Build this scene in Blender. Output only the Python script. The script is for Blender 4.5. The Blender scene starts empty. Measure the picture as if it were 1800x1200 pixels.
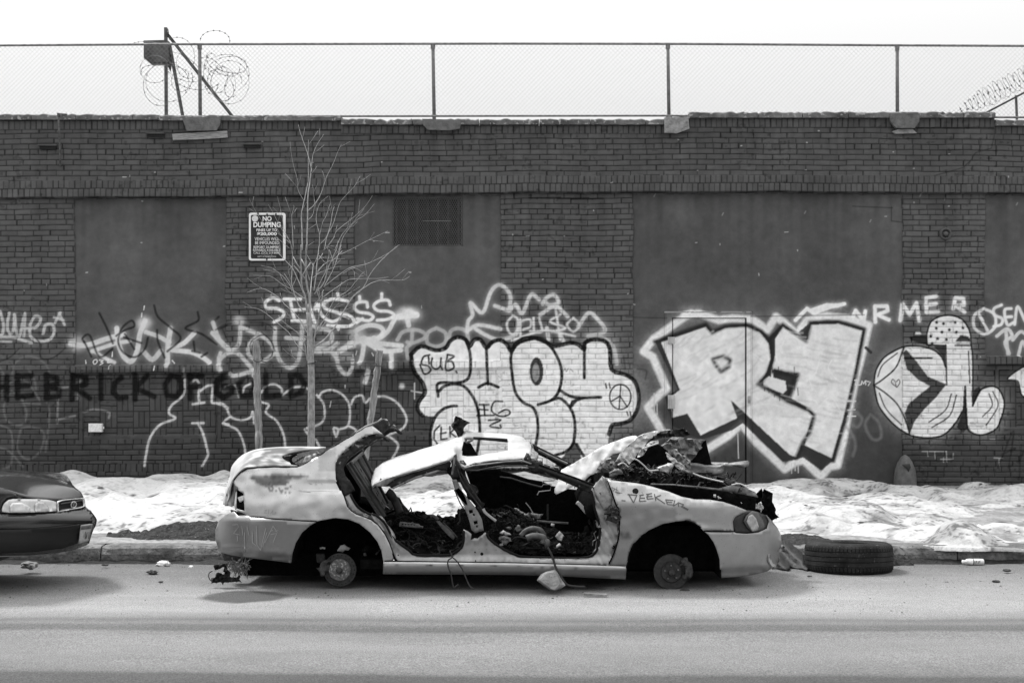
import bpy, bmesh, math, random
import numpy as np
from mathutils import Vector, Matrix, noise as mnoise
from mathutils.geometry import delaunay_2d_cdt

SC = bpy.context.scene
# ------------------------------------------------------------------ camera
FPX, CX, CY, H = 2430.0, 900.0, 636.0, 1.75      # focal length in photo pixels, principal point, eye height
cam = bpy.data.cameras.new('camera')
cam.sensor_width = 36.0
cam.lens = FPX / 1800 * 36.0
cam.shift_y = (CY - 600.0) / 1800.0
cam.clip_start, cam.clip_end = 0.1, 2000
camo = bpy.data.objects.new('camera', cam)
camo.location = (0, 0, H)
camo.rotation_euler = (math.radians(90), 0, 0)
SC.collection.objects.link(camo)
SC.camera = camo

# ------------------------------------------------------------------ light: thin bright overcast, sun behind the wall on the left
SUN_DIR = Vector((-0.52, 0.36, 0.95)).normalized()          # towards the sun
elev = math.asin(SUN_DIR.z)
azim = math.atan2(SUN_DIR.x, SUN_DIR.y)
W = bpy.data.worlds.new('World')
SC.world = W
W.use_nodes = True
nt = W.node_tree
nt.nodes.clear()
sky = nt.nodes.new('ShaderNodeTexSky')
sky.sky_type = 'NISHITA'
sky.sun_disc = False
sky.sun_elevation = elev
sky.sun_rotation = azim
sky.air_density = 1.0
sky.dust_density = 6.0
sky.ozone_density = 1.0
bw = nt.nodes.new('ShaderNodeRGBToBW')                      # the photograph is black and white
flat = nt.nodes.new('ShaderNodeMix')                        # cloud veil evens the sky out
flat.data_type = 'RGBA'
flat.inputs[0].default_value = 0.8
geo = nt.nodes.new('ShaderNodeTexCoord')                    # an overcast sky is brightest overhead
sep = nt.nodes.new('ShaderNodeSeparateXYZ')
ov = nt.nodes.new('ShaderNodeMath'); ov.operation = 'MULTIPLY_ADD'
ov.inputs[1].default_value = 11.0
ov.inputs[2].default_value = 4.1
nt.links.new(geo.outputs['Generated'], sep.inputs[0])
nt.links.new(sep.outputs[2], ov.inputs[0])
nt.links.new(ov.outputs[0], flat.inputs[7])
bg = nt.nodes.new('ShaderNodeBackground')
bg.inputs[1].default_value = 0.10
out = nt.nodes.new('ShaderNodeOutputWorld')
nt.links.new(sky.outputs[0], bw.inputs[0])
nt.links.new(bw.outputs[0], flat.inputs[6])
nt.links.new(flat.outputs[2], bg.inputs[0])
nt.links.new(bg.outputs[0], out.inputs[0])
sun = bpy.data.lights.new('sun', 'SUN')
sun.energy = 2.2
sun.angle = math.radians(11)
sun.color = (1, 1, 1)
suno = bpy.data.objects.new('sun', sun)
suno.rotation_euler = SUN_DIR.to_track_quat('Z', 'Y').to_euler()
suno.location = (-10, 10, 20)
SC.collection.objects.link(suno)
SC.view_settings.view_transform = 'Standard'
SC.view_settings.look = 'None'
SC.view_settings.exposure = 0.75
SC.view_settings.gamma = 1.0

# ------------------------------------------------------------------ helpers
rnd = random.Random(7)

def P(px, py, Y):
    """the point at depth Y that the photograph shows at pixel (px, py)"""
    return Vector(((px - CX) * Y / FPX, Y, H - (py - CY) * Y / FPX))

def link(o, parent=None):
    SC.collection.objects.link(o)
    if parent is not None:
        o.parent = parent
        o.matrix_parent_inverse = parent.matrix_basis.inverted()
    return o

def tag(o, label=None, cat=None, group=None, kind=None):
    if label: o['label'] = label
    if cat: o['category'] = cat
    if group: o['group'] = group
    if kind: o['kind'] = kind
    return o

def thing(name, label, cat, loc=(0, 0, 0), group=None):
    o = bpy.data.objects.new(name, None)
    o.empty_display_size = 0.1
    o.location = loc
    SC.collection.objects.link(o)
    return tag(o, label, cat, group)

def mesh_obj(name, verts, faces, mat, parent=None, smooth=False, attrs=None, solid=0.0, bevel=0.0, offset=-1.0):
    me = bpy.data.meshes.new(name)
    me.from_pydata([tuple(v) for v in verts], [], faces)
    if attrs:
        for k, vals in attrs.items():
            a = me.attributes.new(k, 'FLOAT', 'POINT')
            a.data.foreach_set('value', np.asarray(vals, dtype=np.float32))
    me.materials.append(mat)
    if smooth:
        me.polygons.foreach_set('use_smooth', [True] * len(me.polygons))
    me.update()
    o = bpy.data.objects.new(name, me)
    link(o, parent)
    if bevel:
        b = o.modifiers.new('bevel', 'BEVEL'); b.width = bevel; b.segments = 2; b.limit_method = 'ANGLE'
    if solid:
        s = o.modifiers.new('solid', 'SOLIDIFY'); s.thickness = solid; s.offset = offset
    return o

class MB:
    """collects shapes into one mesh"""
    def __init__(s): s.v, s.f = [], []
    def add(s, verts, faces):
        n = len(s.v)
        s.v += [Vector(v) for v in verts]
        s.f += [tuple(i + n for i in f) for f in faces]
        return s
    def box(s, c, size, rot=None):
        hx, hy, hz = size[0] / 2, size[1] / 2, size[2] / 2
        vs = [Vector((x, y, z)) for x in (-hx, hx) for y in (-hy, hy) for z in (-hz, hz)]
        if rot is not None: vs = [rot @ v for v in vs]
        vs = [v + Vector(c) for v in vs]
        return s.add(vs, [(0, 1, 3, 2), (4, 6, 7, 5), (0, 4, 5, 1), (2, 3, 7, 6), (0, 2, 6, 4), (1, 5, 7, 3)])
    def tube(s, pts, r, n=6, cap=True):
        pts = [Vector(p) for p in pts]
        rs = r if isinstance(r, (list, tuple)) else [r] * len(pts)
        rings = []
        up = Vector((0.13, 0.31, 0.94)).normalized()
        for i, p in enumerate(pts):
            d = (pts[min(i + 1, len(pts) - 1)] - pts[max(i - 1, 0)])
            d = d.normalized() if d.length > 1e-9 else Vector((0, 0, 1))
            a = d.cross(up)
            if a.length < 0.05: a = d.cross(Vector((1, 0, 0)))
            a.normalize(); b = d.cross(a)
            rings.append([p + (a * math.cos(t) + b * math.sin(t)) * rs[i] for t in [2 * math.pi * k / n for k in range(n)]])
        vs = [v for r_ in rings for v in r_]
        fs = []
        for i in range(len(pts) - 1):
            for k in range(n):
                fs.append((i * n + k, i * n + (k + 1) % n, (i + 1) * n + (k + 1) % n, (i + 1) * n + k))
        if cap:
            fs.append(tuple(range(n))[::-1]); fs.append(tuple((len(pts) - 1) * n + k for k in range(n)))
        return s.add(vs, fs)
    def lathe(s, prof, c, axis='Z', n=32):
        """prof: list of (radius, along)"""
        c = Vector(c)
        vs, fs = [], []
        for (r, h) in prof:
            for k in range(n):
                t = 2 * math.pi * k / n
                if axis == 'Z': v = Vector((r * math.cos(t), r * math.sin(t), h))
                elif axis == 'Y': v = Vector((r * math.cos(t), h, r * math.sin(t)))
                else: v = Vector((h, r * math.cos(t), r * math.sin(t)))
                vs.append(c + v)
        for i in range(len(prof) - 1):
            for k in range(n):
                fs.append((i * n + k, i * n + (k + 1) % n, (i + 1) * n + (k + 1) % n, (i + 1) * n + k))
        return s.add(vs, fs)
    def build(s, name, mat, parent=None, smooth=False, **kw):
        return mesh_obj(name, s.v, s.f, mat, parent, smooth, **kw)

def smoothline(pts, n=6):
    """Catmull-Rom through the points"""
    if len(pts) < 3: return [tuple(p) for p in pts]
    p = np.asarray(pts, float)
    q = np.vstack([2 * p[0] - p[1], p, 2 * p[-1] - p[-2]])
    o = []
    for i in range(1, len(q) - 2):
        for k in range(n):
            t = k / n
            o.append(0.5 * ((2 * q[i]) + (-q[i - 1] + q[i + 1]) * t + (2 * q[i - 1] - 5 * q[i] + 4 * q[i + 1] - q[i + 2]) * t * t + (-q[i - 1] + 3 * q[i] - 3 * q[i + 1] + q[i + 2]) * t ** 3))
    o.append(p[-1])
    return [tuple(x) for x in o]

def inside(poly, x, y):
    """even-odd test of arrays x, y"""
    r = np.zeros(np.shape(x), bool)
    n = len(poly)
    for i in range(n):
        x1, y1 = poly[i]; x2, y2 = poly[(i + 1) % n]
        if y1 == y2: continue
        c = ((y1 > y) != (y2 > y)) & (x < (x2 - x1) * (y - y1) / (y2 - y1) + x1)
        r ^= c
    return r

def cdt(poly, holes=(), step=8.0, seed=1):
    """triangles of a traced outline, with interior points"""
    poly = [tuple(map(float, p)) for p in poly]
    vs, es = [], []
    def ring(pl):
        n0 = len(vs); m = []
        for i in range(len(pl)):
            a, b = pl[i], pl[(i + 1) % len(pl)]
            d = math.hypot(b[0] - a[0], b[1] - a[1])
            k = max(1, int(round(d / step)))
            for j in range(k):
                m.append((a[0] + (b[0] - a[0]) * j / k, a[1] + (b[1] - a[1]) * j / k))
        vs.extend(m)
        es.extend([(n0 + i, n0 + (i + 1) % len(m)) for i in range(len(m))])
        return m
    allr = [ring(poly)] + [ring(list(h)) for h in holes]
    xs = [p[0] for p in poly]; ys = [p[1] for p in poly]
    gx, gy = np.meshgrid(np.arange(min(xs), max(xs), step), np.arange(min(ys), max(ys), step))
    gx = gx + (np.arange(gx.shape[0]) % 2)[:, None] * step * 0.5
    gx, gy = gx.ravel(), gy.ravel()
    ok = inside(poly, gx, gy)
    for h in holes: ok &= ~inside(list(h), gx, gy)
    bp = np.asarray([p for r in allr for p in r])
    if ok.any():
        gx, gy = gx[ok], gy[ok]
        d = np.min((gx[:, None] - bp[None, :, 0]) ** 2 + (gy[:, None] - bp[None, :, 1]) ** 2, axis=1)
        keep = d > (0.45 * step) ** 2
        vs.extend(zip(gx[keep], gy[keep]))
    r = delaunay_2d_cdt([Vector(v) for v in vs], es, [], 0, 1e-4)
    ov, of = [tuple(v) for v in r[0]], [tuple(f) for f in r[2]]
    c = np.asarray([np.mean([ov[i] for i in f], axis=0) for f in of])
    ok = inside(poly, c[:, 0], c[:, 1])
    for h in holes: ok &= ~inside(list(h), c[:, 0], c[:, 1])
    of = [f if _ccw(ov, f) else f[::-1] for f, k in zip(of, ok) if k]
    used = sorted({i for f in of for i in f}); mp = {u: k for k, u in enumerate(used)}
    return [ov[u] for u in used], [tuple(mp[i] for i in f) for f in of]

def _ccw(v, f):
    a, b, c = v[f[0]], v[f[1]], v[f[2]]
    return (b[0] - a[0]) * (c[1] - a[1]) - (b[1] - a[1]) * (c[0] - a[0]) < 0    # y runs down: this faces the camera

def mirrorY(verts, yc):
    return [Vector((v[0], 2 * yc - v[1], v[2])) for v in verts]

def panel(name, poly, depth, mat, parent=None, holes=(), step=8.0, solid=0.003, smooth=True, attr=None, mirror=None, mmat=None, mname=None, dz=None):
    """a sheet with the traced outline at its own depth; mirror=yc also builds the twin on the far side"""
    pv, pf = cdt(poly, holes, step)
    wv = []
    for (x, y) in pv:
        p = P(x, y, depth(x, y))
        if dz is not None: p = p + Vector(dz(x, y))
        wv.append(p)
    at = {'tone': [attr(x, y) for (x, y) in pv]} if attr else None
    o = mesh_obj(name, wv, pf, mat, parent, smooth, attrs=at, solid=solid)
    if mirror is not None:
        mesh_obj(mname or name, mirrorY(wv, mirror), [f[::-1] for f in pf], mmat or mat, parent, smooth, attrs=at, solid=solid)
    return o

def lerpcurve(pts):
    """y as a function of x from a traced polyline"""
    xs = [p[0] for p in pts]; ys = [p[1] for p in pts]
    return lambda x: float(np.interp(x, xs, ys))

# pixel frames of the enlargements the outlines were traced from
def frame(x0, y0, s):
    return lambda *pts: [(x0 + p[0] / s, y0 + p[1] / s) for p in pts]
fA = frame(370, 730, 6.6667); fB = frame(370, 880, 5.4545); fC = frame(580, 730, 6.6667)
fD = frame(640, 860, 6.6667); fE = frame(790, 740, 6.6667); fF = frame(840, 880, 6.6667)
fG = frame(1000, 740, 5.4545); fH = frame(1060, 850, 5.2941); fK = frame(0, 820, 6.3167)

# ------------------------------------------------------------------ materials (all neutral greys: the photograph is black and white)
def mat_new(name):
    m = bpy.data.materials.new(name); m.use_nodes = True
    n = m.node_tree; b = n.nodes['Principled BSDF']
    return m, n, b

def grey(v): return (v, v, v, 1)

def mat(name, base=0.3, rough=0.6, var=0.25, scale=8.0, metal=0.0, bump=0.0, bscale=60.0, spec=0.3, speck=0.0, speckscale=90.0, speckval=0.02, stretch=(1, 1, 1), attr=None, coat=0.0, detail=6.0, big=0.0):
    """grey surface with noise in tone and roughness, optional specks and bump"""
    m, n, b = mat_new(name)
    L = n.links.new
    tc = n.nodes.new('ShaderNodeTexCoord')
    mp = n.nodes.new('ShaderNodeMapping'); mp.inputs['Scale'].default_value = stretch
    L(tc.outputs['Object'], mp.inputs[0])
    nz = n.nodes.new('ShaderNodeTexNoise'); nz.inputs['Scale'].default_value = scale; nz.inputs['Detail'].default_value = detail; nz.inputs['Roughness'].default_value = 0.62
    L(mp.outputs[0], nz.inputs['Vector'])
    mr = n.nodes.new('ShaderNodeMapRange')
    mr.inputs[1].default_value = 0.3; mr.inputs[2].default_value = 0.7
    mr.inputs[3].default_value = 1 - var; mr.inputs[4].default_value = 1 + var
    L(nz.outputs[0], mr.inputs[0])
    val = n.nodes.new('ShaderNodeMath'); val.operation = 'MULTIPLY'
    L(mr.outputs[0], val.inputs[0])
    if attr:
        a = n.nodes.new('ShaderNodeAttribute'); a.attribute_name = attr
        L(a.outputs['Fac'], val.inputs[1])
    else:
        val.inputs[1].default_value = base
    cur = val.outputs[0]
    if big:
        n2 = n.nodes.new('ShaderNodeTexNoise'); n2.inputs['Scale'].default_value = scale * 0.17; n2.inputs['Detail'].default_value = 3
        L(mp.outputs[0], n2.inputs['Vector'])
        r2 = n.nodes.new('ShaderNodeMapRange'); r2.inputs[1].default_value = 0.35; r2.inputs[2].default_value = 0.65; r2.inputs[3].default_value = 1 - big; r2.inputs[4].default_value = 1 + big
        L(n2.outputs[0], r2.inputs[0])
        m2 = n.nodes.new('ShaderNodeMath'); m2.operation = 'MULTIPLY'
        L(cur, m2.inputs[0]); L(r2.outputs[0], m2.inputs[1]); cur = m2.outputs[0]
    if speck:
        s = n.nodes.new('ShaderNodeTexNoise'); s.inputs['Scale'].default_value = speckscale; s.inputs['Detail'].default_value = 3
        L(mp.outputs[0], s.inputs['Vector'])
        r = n.nodes.new('ShaderNodeMapRange'); r.inputs[1].default_value = 1 - speck; r.inputs[2].default_value = min(1.0, 1 - speck + 0.06)
        L(s.outputs[0], r.inputs[0])
        mx = n.nodes.new('ShaderNodeMix'); mx.data_type = 'FLOAT'
        L(r.outputs[0], mx.inputs[0]); L(cur, mx.inputs[2]); mx.inputs[3].default_value = speckval
        cur = mx.outputs[0]
    L(cur, b.inputs['Base Color'])
    b.inputs['Roughness'].default_value = rough
    b.inputs['Metallic'].default_value = metal
    b.inputs['Specular IOR Level'].default_value = spec
    if coat:
        b.inputs['Coat Weight'].default_value = coat; b.inputs['Coat Roughness'].default_value = 0.08
    if bump:
        bz = n.nodes.new('ShaderNodeTexNoise'); bz.inputs['Scale'].default_value = bscale; bz.inputs['Detail'].default_value = 5
        L(mp.outputs[0], bz.inputs['Vector'])
        bp = n.nodes.new('ShaderNodeBump'); bp.inputs['Strength'].default_value = bump; bp.inputs['Distance'].default_value = 0.02
        L(bz.outputs[0], bp.inputs['Height']); L(bp.outputs[0], b.inputs['Normal'])
    return m
# ================================================================== the brick wall
WY = 17.36                     # depth of the wall face; 140 photo pixels to the metre there
WS = FPX / WY
G = 1.15
U0, U1, V0, V1 = -330.0, 2130.0, 196.0, 866.0
nu, nv = int((U1 - U0) / G) + 1, int((V1 - V0) / G) + 1
us = U0 + np.arange(nu) * G
vs_ = V0 + np.arange(nv) * G
UU, VV = np.meshgrid(us, vs_)
rs = np.random.RandomState(3)

def vnoise(cell, seed, shape=(nv, nu)):
    r = np.random.RandomState(seed)
    h, w = int(shape[0] * G / cell) + 3, int(shape[1] * G / cell) + 3
    g = r.rand(h, w)
    y = np.arange(shape[0]) * G / cell; x = np.arange(shape[1]) * G / cell
    yi, xi = y.astype(int), x.astype(int); fy, fx = y - yi, x - xi
    fy, fx = fy * fy * (3 - 2 * fy), fx * fx * (3 - 2 * fx)
    a = g[yi][:, xi] * (1 - fx) + g[yi][:, xi + 1] * fx
    b = g[yi + 1][:, xi] * (1 - fx) + g[yi + 1][:, xi + 1] * fx
    return a * (1 - fy[:, None]) + b * fy[:, None]

def fnoise(cell, seed, oct=4):
    o, a, t = 0, 1.0, 0
    for k in range(oct):
        o = o + vnoise(max(cell / 2 ** k, 1.2), seed + 31 * k) * a; t += a; a *= 0.55
    return o / t

# courses sag a little along the length of the wall
AW = np.interp(us, [-330, 0, 300, 600, 900, 1400, 1800, 2130], [12, 10, 8, 4, 0, -1.5, 2, 4])
wobu = (vnoise(60, 5) - 0.5) * 2.2
wobv = (vnoise(85, 6) - 0.5) * 2.4 + (vnoise(22, 61) - 0.5) * 0.9
VP = VV - AW[None, :] + wobv
UP = UU + wobu

PITCH, BL, JT = 9.4, 29.2, 1.05
hsh = lambda a, b, s: np.modf(np.abs(np.sin(a * 12.9898 + b * 78.233 + s * 37.719) * 43758.5453))[0]

def rows(up, vp, v0, pitch=PITCH, bl=BL, jt=JT, header_every=6, header_off=3):
    """running bond with a header course every few rows -> (joint 0..1, brick id)"""
    r = np.floor((vp - v0) / pitch)
    fv = vp - v0 - r * pitch
    hd = (np.mod(r + header_off, header_every) == 0)
    L = np.where(hd, bl / 2, bl)
    off = np.where(np.mod(r, 2) == 0, 0, bl / 2) + hsh(r, 0 * r, 1.0) * 5
    c = np.floor((up + off) / L)
    fu = up + off - c * L
    jit = (hsh(c, r, 2.0) - 0.5) * 1.6
    dj = np.minimum(np.abs(fu - jit), np.abs(L - fu + jit))
    dv = np.minimum(fv, pitch - fv)
    d = np.minimum(dj, dv)
    return np.clip((jt / 2 + 0.65 - d) / 1.2, 0, 1), hsh(c, r, 3.0)

def soldiers(up, vp, v0, v1, w=9.6, jt=JT):
    c = np.floor(up / w)
    fu = up - c * w
    jit = (hsh(c, c * 0 + v0, 2.0) - 0.5) * 1.2
    dj = np.minimum(np.abs(fu - jit), np.abs(w - fu + jit))
    dv = np.minimum(np.abs(vp - v0), np.abs(v1 - vp))
    d = np.minimum(dj, dv)
    return np.clip((jt / 2 + 0.65 - d) / 1.2, 0, 1), hsh(c, c * 0 + v0, 3.0)

joint, bid = rows(UP, VP, 339.5)
hgt = np.zeros_like(UU)
# top soldier course follows the stepped coping
STEP = [(-400, 601, 213, 230), (601, 1170, 221.5, 237), (1170, 1745, 209, 226), (1745, 2300, 223, 238)]
topv = np.zeros(nu)
for a, b, v0, v1 in STEP:
    m = (us >= a) & (us < b); topv[m] = v0
    mm = (UU >= a) & (UU < b) & (VV >= v0 - 6) & (VV < v1)
    j, i = soldiers(UP, VV + wobv * 0.5, v0, v1)
    joint[mm], bid[mm] = j[mm], i[mm]
    line = (UU >= a) & (UU < b) & (np.abs(VV + wobv * 0.5 - v1 - 0.3) < 1.0)
    hgt[mm] += 0.012
for v0, v1 in ((309.5, 324), (324, 338.8)):
    mm = (VP >= v0) & (VP < v1)
    j, i = soldiers(UP + (3 if v0 > 320 else 0), VP, v0, v1)
    joint[mm], bid[mm] = j[mm], i[mm]
parapet = VP < 339.2
hgt[parapet] += 0.055
hgt[(VP >= 309.5) & parapet] += 0.012
# base soldier course and panels below the sills
mm = (VP >= 806) & (VP < 821) & (UU < 1110)
j, i = soldiers(UP, VP, 806, 821); joint[mm], bid[mm] = j[mm], i[mm]
PLAST = [(131, 396, 341, 634), (622, 880, 341, 634), (1113, 1587, 341, 858), (1732, 2010, 341, 626)]
WEAVE = [(126, 401, 646), (620, 895, 646), (1737, 2005, 639)]
for a, b, vt in WEAVE:
    vt = vt - 12
    mm = (UU >= a - 3) & (UU < b + 3) & (VP >= vt - 2) & (VP < vt + 12.5)           # sill of soldier bricks
    j, i = soldiers(UP, VP, vt - 2, vt + 12.5); joint[mm], bid[mm] = j[mm], i[mm]
    hgt[mm] += 0.05
    pa, pb, p0, p1 = a + 12, b - 12, vt + 22, vt + 130
    fr = (UU >= pa) & (UU < pb) & (VP >= p0) & (VP < p1)
    border = fr & ((UU < pa + 8) | (UU >= pb - 8) | (VP >= p1 - 8))
    # basket weave: blocks of three laid flat beside blocks of three on end
    cell = 29.0
    ci, cj = np.floor((UP - pa - 8) / cell), np.floor((VP - p0) / cell)
    lu, lv = UP - pa - 8 - ci * cell, VP - p0 - cj * cell
    flatb = np.mod(ci + cj, 2) == 0
    t = np.where(flatb, lv, lu); k = np.floor(t / (cell / 3)); ft = t - k * cell / 3
    other = np.where(flatb, lu, lv)
    d = np.minimum(np.minimum(ft, cell / 3 - ft), np.minimum(other, cell - other))
    jw = np.clip((JT / 2 + 0.65 - d) / 1.2, 0, 1)
    inn = fr & ~border
    joint[inn] = jw[inn]; bid[inn] = hsh(ci * 3 + k, cj, 5.0)[inn]
    d = np.minimum.reduce([np.abs(UU - pa), np.abs(UU - pb), np.abs(UU - pa - 8), np.abs(UU - pb + 8)])
    joint[border] = np.clip((1.3 - d) / 1.2, 0, 1)[border]
    hgt[inn] -= 0.018
plaster = np.zeros(UU.shape, int)
for k, (a, b, v0, v1) in enumerate(PLAST):
    ra = a + (vnoise(40, 70 + k)[:, :1] - 0.5) * 3
    m = (UU >= ra) & (UU < b + (vnoise(40, 80 + k)[:, :1] - 0.5) * 3) & (VP >= v0) & (VP < v1)
    plaster[m] = k + 1
pl = plaster > 0
joint[pl] = 0
hgt[pl] -= 0.028
# the second layer of bricks: uneven faces, rounded arrises, chipped corners
hgt += np.where(pl, (fnoise(30, 40) - 0.5) * 0.012, (bid - 0.5) * 0.006 + (fnoise(8, 41, 3) - 0.5) * 0.004)
chip = np.clip((fnoise(7, 44, 2) - 0.70) * 12, 0, 1) * (vnoise(120, 45) > 0.5) * (~pl)
hgt -= joint * 0.014 + chip * 0.006

# tone of the painted wall: brick-red paint read as grey
tone = np.where(pl, 0.092, 0.094 + (bid - 0.5) * 0.022)
tone = tone * (0.88 + 0.30 * (fnoise(150, 51) - 0.2))
tone = np.where(pl, tone * (0.70 + 0.42 * fnoise(90, 52, 5) + 0.2 * fnoise(14, 53, 3)), tone)
tone = tone * np.where(VP > 640, 0.70, 1.0)                  # the lower band is darker
tone = tone * np.where((VP > 760), 0.92, 1.0)

col = np.interp(us, np.arange(U0, U1 + 40, 7.0), rs.rand(len(np.arange(U0, U1 + 40, 7.0))))[None, :]
col2 = np.interp(us, np.arange(U0, U1 + 80, 31.0), rs.rand(len(np.arange(U0, U1 + 80, 31.0))))[None, :]
for v0, L_ in ((341.0, 110.0), (228.0, 60.0), (650.0, 60.0)):      # rain streaks under ledge and coping
    e = np.where(VV > v0, np.exp(-(VV - v0) / L_), 0)
    tone = tone * (1 - 0.16 * e * np.clip((0.55 * col + 0.45 * col2 - 0.45) * 4, 0, 1)) * (1 + 0.08 * e * np.clip((0.45 - 0.5 * col - 0.5 * col2) * 5, 0, 1))
# ---- spray paint -------------------------------------------------------------
def _win(x0, y0, x1, y1):
    i0, i1 = max(0, int((x0 - U0) / G)), min(nu, int((x1 - U0) / G) + 2)
    j0, j1 = max(0, int((y0 - V0) / G)), min(nv, int((y1 - V0) / G) + 2)
    return j0, j1, i0, i1

def lay(win, a, val):
    j0, j1, i0, i1 = win
    tone[j0:j1, i0:i1] = tone[j0:j1, i0:i1] * (1 - a) + val * a

grain = vnoise(3, 90)
def sdist(pts, pad):
    xs = [p[0] for p in pts]; ys = [p[1] for p in pts]
    win = _win(min(xs) - pad, min(ys) - pad, max(xs) + pad, max(ys) + pad)
    j0, j1, i0, i1 = win
    if j1 <= j0 or i1 <= i0: return None, None
    D = np.full((j1 - j0, i1 - i0), 1e6)
    for (x1, y1), (x2, y2) in zip(pts[:-1], pts[1:]):
        a0, a1, b0, b1 = _win(min(x1, x2) - pad, min(y1, y2) - pad, max(x1, x2) + pad, max(y1, y2) + pad)
        if a1 <= a0 or b1 <= b0: continue
        uu, vv = us[None, b0:b1], vs_[a0:a1, None]
        dx, dy = x2 - x1, y2 - y1; L2 = dx * dx + dy * dy + 1e-9
        t = np.clip(((uu - x1) * dx + (vv - y1) * dy) / L2, 0, 1)
        d = np.sqrt((uu - x1 - t * dx) ** 2 + (vv - y1 - t * dy) ** 2)
        sub = D[a0 - j0:a1 - j0, b0 - i0:b1 - i0]
        np.minimum(sub, d, out=sub)
    return D, win

def stroke(pts, w, val, alpha=0.95, soft=2.0, halo=0.0, smooth=True):
    if val > 0.3: val = min(0.82, val * 1.22); alpha = min(1.0, alpha * 1.06); soft *= 0.7; halo *= 0.62
    if smooth: pts = smoothline(pts, 5)
    pad = w * (2.4 if halo else 0.7) + soft + 3
    D, win = sdist(pts, pad)
    if D is None: return
    j0, j1, i0, i1 = win
    if halo:
        a = np.exp(-(D / (w * 0.95)) ** 2) * halo * (0.6 + 0.6 * grain[j0:j1, i0:i1])
        lay(win, np.clip(a, 0, 1), val)
    a = np.clip((w / 2 + soft / 2 - D) / soft, 0, 1) * alpha * (0.86 + 0.22 * grain[j0:j1, i0:i1])
    lay(win, np.clip(a, 0, 1), val)

streak = fnoise(9, 95, 3)
def fill(poly, val, alpha=0.95, smooth=False, mottled=0.0):
    if smooth: poly = smoothline(list(poly) + [poly[0]], 5)[:-1]
    xs = [p[0] for p in poly]; ys = [p[1] for p in poly]
    win = _win(min(xs) - 3, min(ys) - 3, max(xs) + 3, max(ys) + 3)
    j0, j1, i0, i1 = win
    if j1 <= j0 or i1 <= i0: return
    m = inside(poly, UU[j0:j1, i0:i1], VV[j0:j1, i0:i1]).astype(float)
    q = np.pad(m, 1, mode='edge')
    m = (q[:-2, 1:-1] + q[2:, 1:-1] + q[1:-1, :-2] + q[1:-1, 2:] + 2 * q[1:-1, 1:-1]) / 6
    k = 1 + (streak[j0:j1, i0:i1] - 0.5) * mottled if mottled else 1
    lay(win, m * alpha, np.clip(val * k, 0, 0.85))

def blob(c, r, val, alpha=0.8, ry=None):
    ry = ry or r
    win = _win(c[0] - 2 * r, c[1] - 2 * ry, c[0] + 2 * r, c[1] + 2 * ry)
    j0, j1, i0, i1 = win
    if j1 <= j0 or i1 <= i0: return
    d = ((UU[j0:j1, i0:i1] - c[0]) / r) ** 2 + ((VV[j0:j1, i0:i1] - c[1]) / ry) ** 2
    a = np.exp(-d ** 1.5) * alpha * (0.6 + 0.7 * streak[j0:j1, i0:i1])
    lay(win, np.clip(a, 0, 1), val)

t4 = frame(0, 460, 3.0); t5 = frame(380, 460, 3.0); t6 = frame(690, 480, 3.4289); t7 = frame(1090, 500, 3.2426); t8 = frame(1440, 460, 2.9278)
WH, BK = 0.7, 0.008
def S4(w, val, *pts, **k): stroke(t4(*pts), w / 3.0, val, **k)
def S5(w, val, *pts, **k): stroke(t5(*pts), w / 3.0, val, **k)
def S6(w, val, *pts, **k): stroke(t6(*pts), w / 3.43, val, **k)
def S7(w, val, *pts, **k): stroke(t7(*pts), w / 3.24, val, **k)
def S8(w, val, *pts, **k): stroke(t8(*pts), w / 2.93, val, **k)

# far left: loose faint outlines, a white tag
for q in ([(65, 590), (75, 540), (130, 500), (190, 505), (240, 540), (260, 580)], [(0, 560), (25, 600)], [(0, 690), (40, 650), (90, 620), (150, 640), (210, 730)], [(60, 680), (20, 760), (40, 840), (110, 860), (140, 800), (110, 720), (60, 680)], [(90, 680), (130, 740), (210, 750)], [(0, 860), (60, 900), (60, 1060), (20, 1090)], [(110, 880), (90, 980), (140, 1040), (210, 1000), (230, 900), (160, 870), (110, 880)], [(240, 720), (260, 800), (240, 1000)], [(150, 570), (180, 620), (190, 670)], [(0, 980), (50, 1000), (120, 1080)]):
    S4(9, 0.2, *q, alpha=0.45, soft=3, halo=0.1)
w = dict(halo=0.25, soft=2.2, alpha=0.75)
S4(15, 0.45, (0, 262), (18, 330), (12, 380), (-12, 390), **w); S4(15, 0.45, (48, 270), (38, 340), (54, 380), (72, 350), (76, 280), **w)
S4(15, 0.45, (76, 278), (88, 380), (106, 384), (130, 272), (126, 392), **w)
S4(15, 0.45, (140, 350), (190, 345), (215, 300), (185, 287), (160, 330), (160, 390), (200, 418), (260, 410), (285, 370), (275, 330), (240, 335), (228, 378), **w)
S4(13, 0.45, (318, 268), (290, 322), **w); S4(13, 0.45, (312, 272), (340, 332), **w); S4(11, 0.45, (284, 292), (335, 308), **w)
S4(15, 0.45, (-20, 400), (60, 396), (110, 410), (165, 428), **w); S4(10, 0.4, (0, 420), (60, 422), **w)
for q in ([(-10, 528), (50, 505), (100, 458)], [(190, 403), (215, 440), (210, 490), (235, 515), (290, 500), (350, 450)]): S4(8, 0.03, *q, alpha=0.8)
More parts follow.
